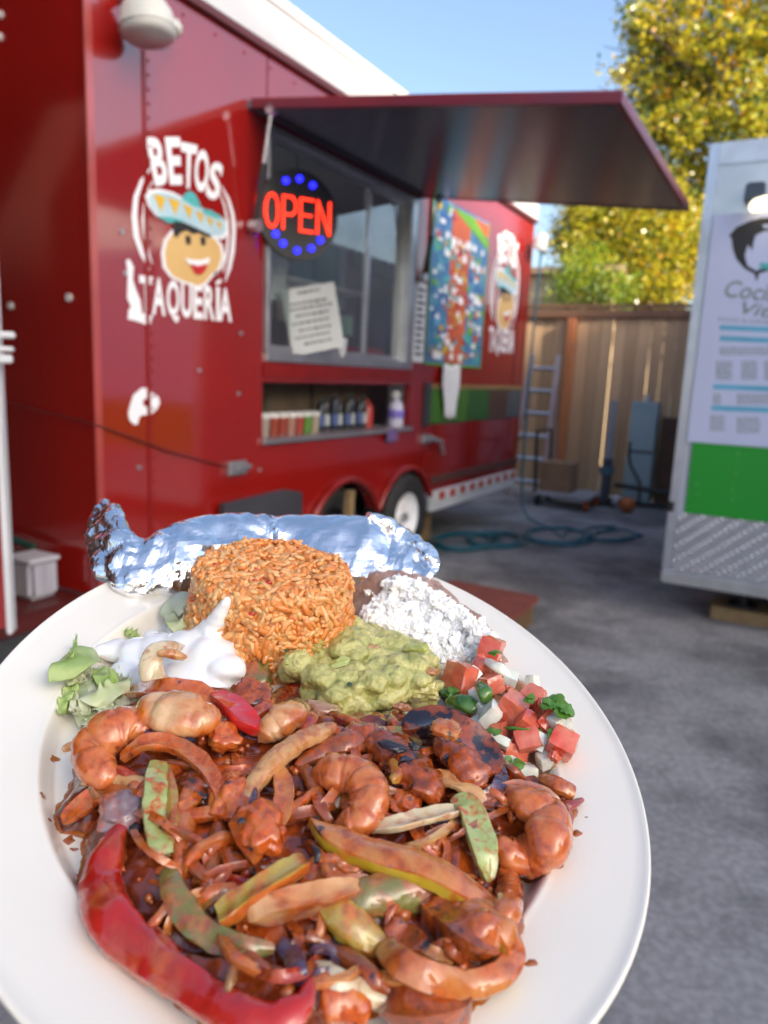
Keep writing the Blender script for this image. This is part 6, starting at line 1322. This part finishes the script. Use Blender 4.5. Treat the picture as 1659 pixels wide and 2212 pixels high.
scr = fused('sour_cream', [(x, y, o_ - .004, rr_, .62) for x, y, o_, rr_ in cb_], scm, 'smooth white sour cream with a pointed peak spread over the lettuce', 'sour cream', vox=.0009, amp=.0005, nsc=70, sm=18)
lq = random.Random(12)
def lett(path, m, label, th=.0009, ru=(.0025, 18), w=1.0, surf=plateh, group=None): return strip('lettuce_shred', path, m, label, 'lettuce', th=th, surf=surf, cup=.2, ruffle=ru, nring=14, nseg=10, amp=.0006, group=group, ends=(.3, .3))
lett([(108, 1475, .006, 20), (140, 1440, .010, 60), (175, 1420, .013, 70), (205, 1405, .012, 60)], lt_g, 'bright green leaf end at the far left of the lettuce', ru=(.002, 9))
lett([(130, 1545, .004, 16), (140, 1510, .006, 24), (160, 1480, .007, 34)], lt_g, 'thin green shred hanging below the green leaf end')
lett([(165, 1375, .004, 6), (160, 1400, .006, 9), (150, 1425, .008, 12)], lt_g, 'hair-thin green shred standing above the leaf end')
lett([(270, 1362, .003, 14), (300, 1372, .004, 26)], lt_g, 'small green leaf bit showing behind the sour cream')
for i, (pth, m_, lb_) in enumerate((([(170, 1480, .006, 40), (200, 1500, .012, 56), (240, 1490, .014, 56), (270, 1470, .012, 44)], lt_w, 'ruffled pale lettuce shred next to the green leaf end'),
        ([(180, 1520, .004, 30), (220, 1520, .009, 44), (265, 1512, .010, 40), (290, 1500, .010, 34)], lt_w, 'pale curly lettuce shred below the ruffled one'),
        ([(165, 1545, .003, 20), (200, 1556, .007, 44), (245, 1550, .008, 50), (300, 1530, .007, 40)], lt_w, 'whitish lettuce rib lying lowest at the left'),
        ([(210, 1450, .010, 30), (230, 1462, .015, 46), (255, 1455, .016, 36)], lt_g, 'small yellow-green lettuce curl beside the sour cream edge'),
        ([(150, 1500, .005, 20), (185, 1540, .006, 28), (215, 1575, .004, 26)], lt_w, 'narrow pale lettuce shred hanging down at the left'),
        ([(345, 1478, .014, 20), (370, 1490, .017, 34), (392, 1478, .016, 24)], lt_w, 'tiny pale lettuce curl above the big shrimp'))):
    lett(pth, m_, lb_)
tr_l = mat('lettuce_translucent', (0.62, 0.68, 0.52), (0.70, 0.74, 0.62), scale=60, rough=0.2, coat=.6, translucent=.45)
lett([(370, 1345, .004, 30), (372, 1318, .012, 56), (385, 1300, .018, 62), (408, 1296, .020, 50), (420, 1318, .015, 40), (415, 1340, .008, 30)], tr_l, 'translucent cupped lettuce piece between foil and sour cream', ru=(.0012, 7))
lett([(362, 1330, .008, 14), (380, 1345, .014, 40), (405, 1350, .014, 44), (425, 1355, .010, 16)], lt_w, 'small green-white lettuce curl in front of the translucent piece')
strip('onion_piece', [(395, 1398, .004, 20), (362, 1398, .010, 34), (335, 1408, .012, 44), (326, 1440, .012, 52), (340, 1470, .010, 56), (372, 1488, .008, 46)], m_onw, 'pale onion curl with orange rim standing in the sour cream', 'onion', th=.004, surf=scf)
strip('onion_piece', [(340, 1410, .016, 10), (375, 1412, .017, 22), (402, 1422, .014, 12)], m_onp, 'little orange-tipped onion edge on the sour cream', 'onion', th=.003, surf=scf)
V, Fc = [], []
for k in range(260):
    if k % 2: x, y = lq.uniform(180, 300), lq.uniform(1470, 1550)
    else: x, y = lq.uniform(150, 280), lq.uniform(1440, 1540)
    u, v, h = on_surf(x, y, lq.uniform(.003, .010), plateh); P = world_pt(u, v, h); b = len(V); a = np.array([lq.gauss(0, 1) for _ in range(3)]); a /= np.linalg.norm(a); c = np.cross(a, PN); c /= np.linalg.norm(c); l_ = lq.uniform(.003, .007); w_ = lq.uniform(.0008, .002); n__ = np.cross(a, c)
    V += [P - a * l_ / 2 - c * w_, P - a * l_ / 2 + c * w_, P + n__ * .0012 - c * w_, P + n__ * .0012 + c * w_, P + a * l_ / 2 - c * w_ * .6, P + a * l_ / 2 + c * w_ * .6]; Fc += [(b, b + 1, b + 3, b + 2), (b + 2, b + 3, b + 5, b + 4)]
food_obj('shredded_lettuce', V, Fc, lt_w, 'loose heap of finely shredded lettuce under the sour cream', 'lettuce', kind='stuff')

# ---- chopped tomato salsa
tom = mat('tomato_flesh', (0.66, 0.07, 0.03), (0.68, 0.22, 0.13), scale=110, rough=0.18, coat=.8, sss=.35, sssr=.003, bump=.4, bscale=260)
tomp = mat('tomato_pale', (0.66, 0.20, 0.12), (0.64, 0.10, 0.05), scale=110, rough=0.18, coat=.8, sss=.35, sssr=.003, bump=.4, bscale=260)
oni = mat('raw_onion', (0.80, 0.80, 0.72), (0.70, 0.72, 0.58), scale=120, rough=0.16, coat=.6, sss=.3, trans=0.0, bump=.15, bscale=200)
cil = mat('cilantro', (0.07, 0.22, 0.02), (0.16, 0.32, 0.04), scale=150, rough=0.35, coat=.3, translucent=.25, bump=.4, bscale=300)
jal = mat('jalapeno', (0.03, 0.11, 0.012), (0.10, 0.22, 0.03), scale=120, rough=0.2, coat=.6)
pq = random.Random(17)
base_px = [(950, 1500), (960, 1430), (1010, 1430), (1050, 1380), (1090, 1440), (1150, 1490), (1230, 1540), (1245, 1610), (1200, 1660), (1120, 1665), (1060, 1620), (990, 1560)]
pf = Field(base_px, 0.010, 0.008, step=0.001, amp=0.0012, nscale=150, seed=6)
def dice(nm, x, y, off, w, h, m, label, cat, grp=None, r=None, bx_=.72):
    w *= .88; h *= .88
    r = r or (pq.uniform(-.6, .6), pq.uniform(-.6, .6), pq.uniform(-1.2, 1.2))
    return chunk(nm, x, y, off, w, h, m, label, cat, surf=pf, box_=bx_, rot=r, amp=.12, nsc=1.0, group=grp, elong=1.05)
TL = [(1062, 1400, .012, 46, 52, tom, 'topmost tomato dice beside the crumbled cheese'), (990, 1468, .008, 44, 84, tomp, 'long tomato wedge touching the guacamole'), (1062, 1478, .006, 48, 44, tomp, 'pale tomato dice left of the jalapeno slice'),
      (1108, 1530, .012, 64, 62, tomp, 'large pale tomato dice in the middle of the salsa'), (1150, 1508, .010, 52, 48, tom, 'red tomato dice right of the large pale one'), (1138, 1562, .012, 54, 46, tom, 'red tomato dice below the large pale one'), (1078, 1580, .010, 62, 46, tom, 'glossy tomato dice left of the lower onion'),
      (1110, 1622, .009, 66, 44, tom, 'tomato dice low in the salsa heap'), (1140, 1600, .012, 62, 50, tom, 'tomato dice between the two lower ones'), (1215, 1606, .006, 66, 58, tom, 'single tomato wedge at the right edge of the salsa'),
      (1090, 1644, .005, 60, 36, tom, 'lowest tomato piece of the salsa at the heap edge'), (1176, 1562, .009, 38, 34, tom, 'small red tomato dice near the cilantro sprig'), (1190, 1530, .007, 36, 30, tomp, 'small pale tomato dice under the cilantro sprig'), (1040, 1440, .008, 34, 34, tomp, 'small pale tomato dice below the topmost one')]
for x, y, o_, w, h, m_, l_ in TL: dice('tomato_dice', x, y, o_, w, h, m_, l_, 'tomato')
OL = [(1060, 1543, .016, 36, 54, 'upright glassy onion dice in the centre of the salsa'), (1020, 1460, .007, 36, 34, 'onion dice between the two upper tomatoes'), (990, 1548, .004, 40, 34, 'onion dice below the green jalapeno slice'), (1035, 1575, .006, 40, 48, 'white onion slab at the left of the salsa'),
      (1135, 1672, .006, 46, 46, 'bright white onion piece lowest in the salsa'), (1128, 1700, .004, 34, 36, 'onion dice just under the bright white one'), (1098, 1662, .005, 44, 50, 'greenish onion dice left of the bright white one'), (1080, 1600, .014, 50, 22, 'thin onion slice lying on the lower tomato'),
      (1165, 1600, .010, 34, 44, 'onion dice left of the right tomato wedge'), (1180, 1640, .004, 44, 36, 'onion dice below the right tomato wedge'), (1200, 1560, .006, 40, 30, 'onion dice behind the right tomato wedge'), (1222, 1572, .005, 30, 34, 'onion dice at the upper right edge'),
      (1100, 1468, .008, 36, 40, 'onion dice at the top right of the salsa'), (1085, 1450, .008, 34, 24, 'onion sliver below the topmost tomato'), (1030, 1500, .010, 28, 30, 'small onion dice above the onion slab'), (1150, 1470, .004, 26, 26, 'small onion dice near the platter rim'), (1040, 1530, .009, 26, 26, 'small onion dice beside the jalapeno')]
for x, y, o_, w, h, l_ in OL: dice('onion_dice', x, y, o_, w, h, oni, l_, 'onion', bx_=.78)
strip('onion_slice', [(1045, 1425, .010, 20), (1075, 1440, .013, 26), (1105, 1465, .010, 18)], oni, 'curved white onion sliver at the top of the salsa', 'onion', th=.0025, surf=pf)
strip('jalapeno_slice', [(965, 1515, .008, 26), (1000, 1515, .013, 42), (1030, 1535, .010, 34)], jal, 'bright green jalapeno slice beside the guacamole', 'jalapeno', th=.004, surf=pf)
strip('jalapeno_slice', [(1035, 1475, .012, 26), (1048, 1495, .016, 34), (1052, 1520, .012, 24)], jal, 'dark green jalapeno slice standing between tomatoes', 'jalapeno', th=.003, surf=pf)
chunk('jalapeno_slice', 962, 1492, .006, 34, 26, jal, 'small dark green jalapeno bit touching the guacamole', 'jalapeno', surf=pf)
strip('herb_stem', [(1090, 1572, .016, 5), (1130, 1575, .018, 6), (1170, 1578, .014, 5)], cil, 'thin green herb stem lying over the tomato dice', 'herb', th=.001, surf=pf)
def cilantro(x, y, off, s, label, n=5):
    u, v, h = on_surf(x, y, off, pf); P = world_pt(u, v, h); V, Fc = [], []
    for k in range(n):
        a = pq.uniform(0, 6.28); ln = s * pq.uniform(.6, 1.1); d = E1 * math.cos(a) + E2 * math.sin(a) * .9 + PN * pq.uniform(-.2, .7); d /= np.linalg.norm(d); b = np.cross(PN, d); b /= np.linalg.norm(b); n2 = np.cross(d, b); N = 9
        top, bot = [], []
        for i in range(N):
            t = i / (N - 1); w = ln * .42 * math.sin(math.pi * min(.97, t * .8 + .12)) * (1 + .35 * (i % 2)); c = P + d * ln * t + n2 * ln * .25 * math.sin(t * 3 + k)
            top.append((c + b * w, c + n2 * ln * .05, c - b * w))
        for off_ in (0, .0003):
            b0 = len(V)
            for (p, q, r) in top: V += [p + n2 * off_, q + n2 * off_, r + n2 * off_]
            for i in range(N - 1):
                for j in (0, 1): Fc.append((b0 + i * 3 + j, b0 + i * 3 + j + 1, b0 + i * 3 + j + 4, b0 + i * 3 + j + 3))
    return food_obj('cilantro_leaf', V, Fc, cil, label, 'cilantro')
for x, y, o_, s, l_, n_ in ((1200, 1528, .012, .010, 'largest feathery cilantro sprig at the right of the salsa', 9), (1070, 1412, .018, .004, 'cilantro bit on the topmost tomato dice', 4), (1145, 1512, .018, .005, 'cilantro leaf on the red tomato right of centre', 4), (1068, 1582, .018, .005, 'yellow-green cilantro bit on the glossy tomato', 4),
                         (1190, 1590, .012, .006, 'cilantro leaf beside the right tomato wedge', 4), (975, 1500, .010, .006, 'cilantro leaf against the guacamole edge', 5), (1110, 1650, .010, .006, 'cilantro leaf above the bright white onion', 5), (1128, 1690, .011, .0035, 'tiny dark leaf on the bright white onion', 3),
                         (1220, 1590, .010, .0025, 'tiny green speck on the right tomato wedge', 3), (1065, 1620, .012, .004, 'cilantro bit at the lower left of the salsa', 4)):
    cilantro(x, y, o_, s * .78, l_, n_)
for k in range(46):
    x, y = pq.uniform(965, 1235), pq.uniform(1400, 1680); u, v, h = on_surf(x, y, 0, pf)
    if polydist(np.array([u]), np.array([v]), pf.poly)[0] < 0.002: continue
    tm = pq.random() < .5
    chunk('tomato_bit' if tm else 'onion_bit', x, y, pq.uniform(.002, .007), pq.uniform(16, 30), pq.uniform(14, 24), pq.choice((tom, tomp)) if tm else oni, 'small red tomato bit in the chopped salsa' if tm else 'small white onion bit in the chopped salsa', 'tomato' if tm else 'onion', surf=pf, box_=.4, rot=(pq.uniform(-1, 1), pq.uniform(-1, 1), pq.uniform(-1, 1)), amp=.3, sub=3, group='small tomato bits in the chopped salsa' if tm else 'small onion bits in the chopped salsa', elong=1.0)
# salsa juice
P_, F_ = pf.mesh(); food_obj('salsa_juice', P_, F_, mat('salsa_juice_mat', (0.52, 0.20, 0.10), (0.60, 0.46, 0.28), scale=90, rough=.12, coat=1, sss=.2), 'wet mash of tomato and onion under the chopped salsa', 'salsa', kind='stuff')

for (x, y, r_) in ((128, 1760, 10), (108, 1770, 6), (150, 1812, 8), (160, 1835, 5), (175, 1940, 7), (300, 2110, 8), (1245, 1800, 6), (1228, 1835, 5), (1150, 2080, 7), (120, 1640, 6), (1265, 1765, 5), (96, 1720, 4)):
    pts = [(x + r_ * (1 + .35 * math.sin(a * 3 + x)) * math.cos(a) * 1.5, y + r_ * (1 + .3 * math.cos(a * 2 + y)) * math.sin(a)) for a in np.linspace(0, 6.0, 12)]
    fd = Field(pts, 0.0007, 0.001, step=0.0004, amp=0.0, nscale=100); P_, F_ = fd.mesh()
    food_obj('sauce_splash', P_, F_, MATS['orange_oil'], 'small orange sauce splash on the rim beside the fajitas', 'sauce splash', group='small sauce splashes on the platter')
# ---- foil packet
FS = [(222, 1086, 214, 1130, .010), (238, 1092, 198, 1168, .012), (258, 1110, 205, 1215, .018), (286, 1148, 232, 1258, .026), (312, 1168, 268, 1282, .032), (345, 1152, 322, 1287, .036), (400, 1126, 395, 1280, .040), (480, 1116, 470, 1288, .044), (600, 1117, 600, 1285, .044), (700, 1118, 715, 1272, .044), (785, 1121, 790, 1262, .042), (842, 1150, 845, 1254, .038), (895, 1186, 893, 1254, .028), (926, 1210, 922, 1254, .016), (940, 1228, 938, 1248, .008)]
def foil_section(tx, ty, bx_, by_, dpt):
    u, v, h = on_surf(bx_, by_, .001, plateh); B = world_pt(u, v, h); p1 = B + E2 * dpt
    T_ = hit(tx, ty, p1, E2); return B, T_
secs = np.array([np.r_[foil_section(*s)] for s in FS]); SS = catmull(secs, 16)
nr_ = 80; V, Fc, n_ = [], [], len(SS); fq = random.Random(3)
_R1 = np.array(Matrix.Rotation(.7, 3, 'X') @ Matrix.Rotation(.5, 3, 'Z')); _R2 = np.array(Matrix.Rotation(-1.1, 3, 'Y') @ Matrix.Rotation(.9, 3, 'X'))
def crump(P, k=1.0):
    a = noise.voronoi(Vector(_R1 @ P * 44 * k), distance_metric='CHEBYCHEV')[0]; b = noise.voronoi(Vector(_R2 @ P * 84 * k), distance_metric='MANHATTAN')[0]; c = noise.voronoi(Vector(P * 210 * k), distance_metric='CHEBYCHEV')[0]
    return ((a[1] - a[0]) * .0080 + (b[0] - .5) * .0034 + (c[1] - c[0]) * .0004) / k
_tq = random.Random(77); TENT = []
for _ in range(26):
    nn_ = E1 * _tq.gauss(0, 1) + E2 * _tq.gauss(0, .6) + PN * _tq.gauss(0, .7); nn_ /= np.linalg.norm(nn_); ct = world_pt(_tq.uniform(-.12, .05), _tq.uniform(.10, .17), _tq.uniform(0, .03)); TENT.append((nn_, float(nn_ @ ct), ct, _tq.uniform(.0025, .006), _tq.choice((-1, 1)) * _tq.uniform(.0006, .0016), _tq.uniform(.015, .04)))
def folds(P):
    d = 0
    for (n_0, c0, ct, wd, am, rg) in TENT:
        x = abs(float(n_0 @ P) - c0)
        if x < wd: d += am * (1 - x / wd) * max(0, 1 - np.linalg.norm(P - ct) / rg)
    return d
# crease planes
cre = [(np.array([fq.gauss(0, 1), fq.gauss(0, 1), fq.gauss(0, 1)]), fq.uniform(0, 1)) for _ in range(0)]
for i, s in enumerate(SS):
    B, T_ = s[:3], s[3:]; c = (B + T_) / 2; a = (T_ - B) / 2; tg = SS[min(i + 1, n_ - 1)] - SS[max(i - 1, 0)]; tg = (tg[:3] + tg[3:]); tg /= np.linalg.norm(tg)
    nb = np.cross(tg, a); nb /= np.linalg.norm(nb); nb = nb if nb @ (EYE - c) > 0 else -nb; bl_ = min(.011, np.linalg.norm(a) * .38)
    t = i / (n_ - 1); rough_ = 0.13 + 0.87 * max(math.exp(-((t) / .30) ** 2), math.exp(-((1 - t) / .16) ** 2))
    for k in range(nr_):
        q = 2 * math.pi * k / nr_; cc, ss_ = math.cos(q), math.sin(q)
        P = c + a * math.copysign(abs(cc) ** .8, cc) + nb * bl_ * math.copysign(abs(ss_) ** .8, ss_)
        low_ = max(0, -cc) * .35; R_ = min(1, rough_ + low_)
        d = crump(P)
        e = fbm(P[0], P[1], P[2], 40, 2) * .0018
        V.append(P + (a / (np.linalg.norm(a) + 1e-9) * cc + nb * ss_) * ((d - .0012) * R_ + e * .8 + folds(P) * 1.6))
for i in range(n_ - 1):
    for k in range(nr_):
        A_, B_, C_, D_ = i * nr_ + k, i * nr_ + (k + 1) % nr_, (i + 1) * nr_ + (k + 1) % nr_, (i + 1) * nr_ + k
        if fq.random() < .5: Fc += [(A_, B_, C_), (A_, C_, D_)]
        else: Fc += [(A_, B_, D_), (B_, C_, D_)]
Fc.append(tuple(range(nr_))[::-1]); Fc.append(tuple((n_ - 1) * nr_ + k for k in range(nr_)))
foilm = mat('foil', (0.90, 0.91, 0.92), (0.88, 0.89, 0.9), scale=20, rough=0.16, metal=1.0)
def foil_bump():
    nt = foilm.node_tree; lk = nt.links; b = nt.nodes['Principled BSDF']; tc = [n for n in nt.nodes if n.type == 'TEX_COORD'][0]
    v = _n(nt, 'ShaderNodeTexVoronoi', feature='DISTANCE_TO_EDGE'); v.inputs['Scale'].default_value = 95; lk.new(tc.outputs['Object'], v.inputs['Vector'])
    bp = _n(nt, 'ShaderNodeBump'); bp.inputs['Strength'].default_value = 0.12; bp.inputs['Distance'].default_value = 0.001; lk.new(v.outputs['Distance'], bp.inputs['Height']); lk.new(bp.outputs['Normal'], b.inputs['Normal'])
foil_bump()
fo = food_obj('foil_packet', V, Fc, foilm, 'crumpled silver foil packet of tortillas behind the rice', 'foil packet', smooth=False)
# rolled crimp at the right end
def crimp(path, rad, parent):
    C = [np.r_[hit(x, y, world_pt(*on_surf(bx_, by_, 0, plateh)) + E2 * dp, E2), r * 1e-3] for (x, y, bx_, by_, dp, r) in path]; S = catmull(C, 14); V, Fc = [], []; nr = 26; n = len(S); T_ = np.gradient(S[:, :3], axis=0)
    for i in range(n):
        tg = T_[i] / np.linalg.norm(T_[i]); sd = np.cross(tg, PN); sd /= np.linalg.norm(sd); up = np.cross(sd, tg)
        for k in range(nr):
            q = 2 * math.pi * k / nr; P = S[i, :3] + (sd * math.cos(q) * 1.3 + up * math.sin(q)) * S[i, 3]
            d = crump(P, .9) * .8; V.append(P + (sd * math.cos(q) + up * math.sin(q)) * (d - .001))
    for i in range(n - 1):
        for k in range(nr):
            A_, B_, C_, D_ = i * nr + k, i * nr + (k + 1) % nr, (i + 1) * nr + (k + 1) % nr, (i + 1) * nr + k; Fc += [(A_, B_, C_), (A_, C_, D_)] if (i + k) % 2 else [(A_, B_, D_), (B_, C_, D_)]
    Fc.append(tuple(range(nr))[::-1]); Fc.append(tuple((n - 1) * nr + k for k in range(nr)))
    food_obj('folded_edge', V, Fc, foilm, parent=parent, smooth=False)
crimp([(795, 1112, 800, 1262, .034, 2.2), (818, 1124, 820, 1258, .034, 3.6), (850, 1144, 850, 1254, .032, 4.2), (885, 1166, 885, 1254, .028, 4.6), (915, 1192, 912, 1254, .020, 4.8), (932, 1218, 930, 1252, .010, 4.4), (930, 1240, 928, 1252, .003, 2.6)], 0, fo)
# hand-folded creases across the smooth top
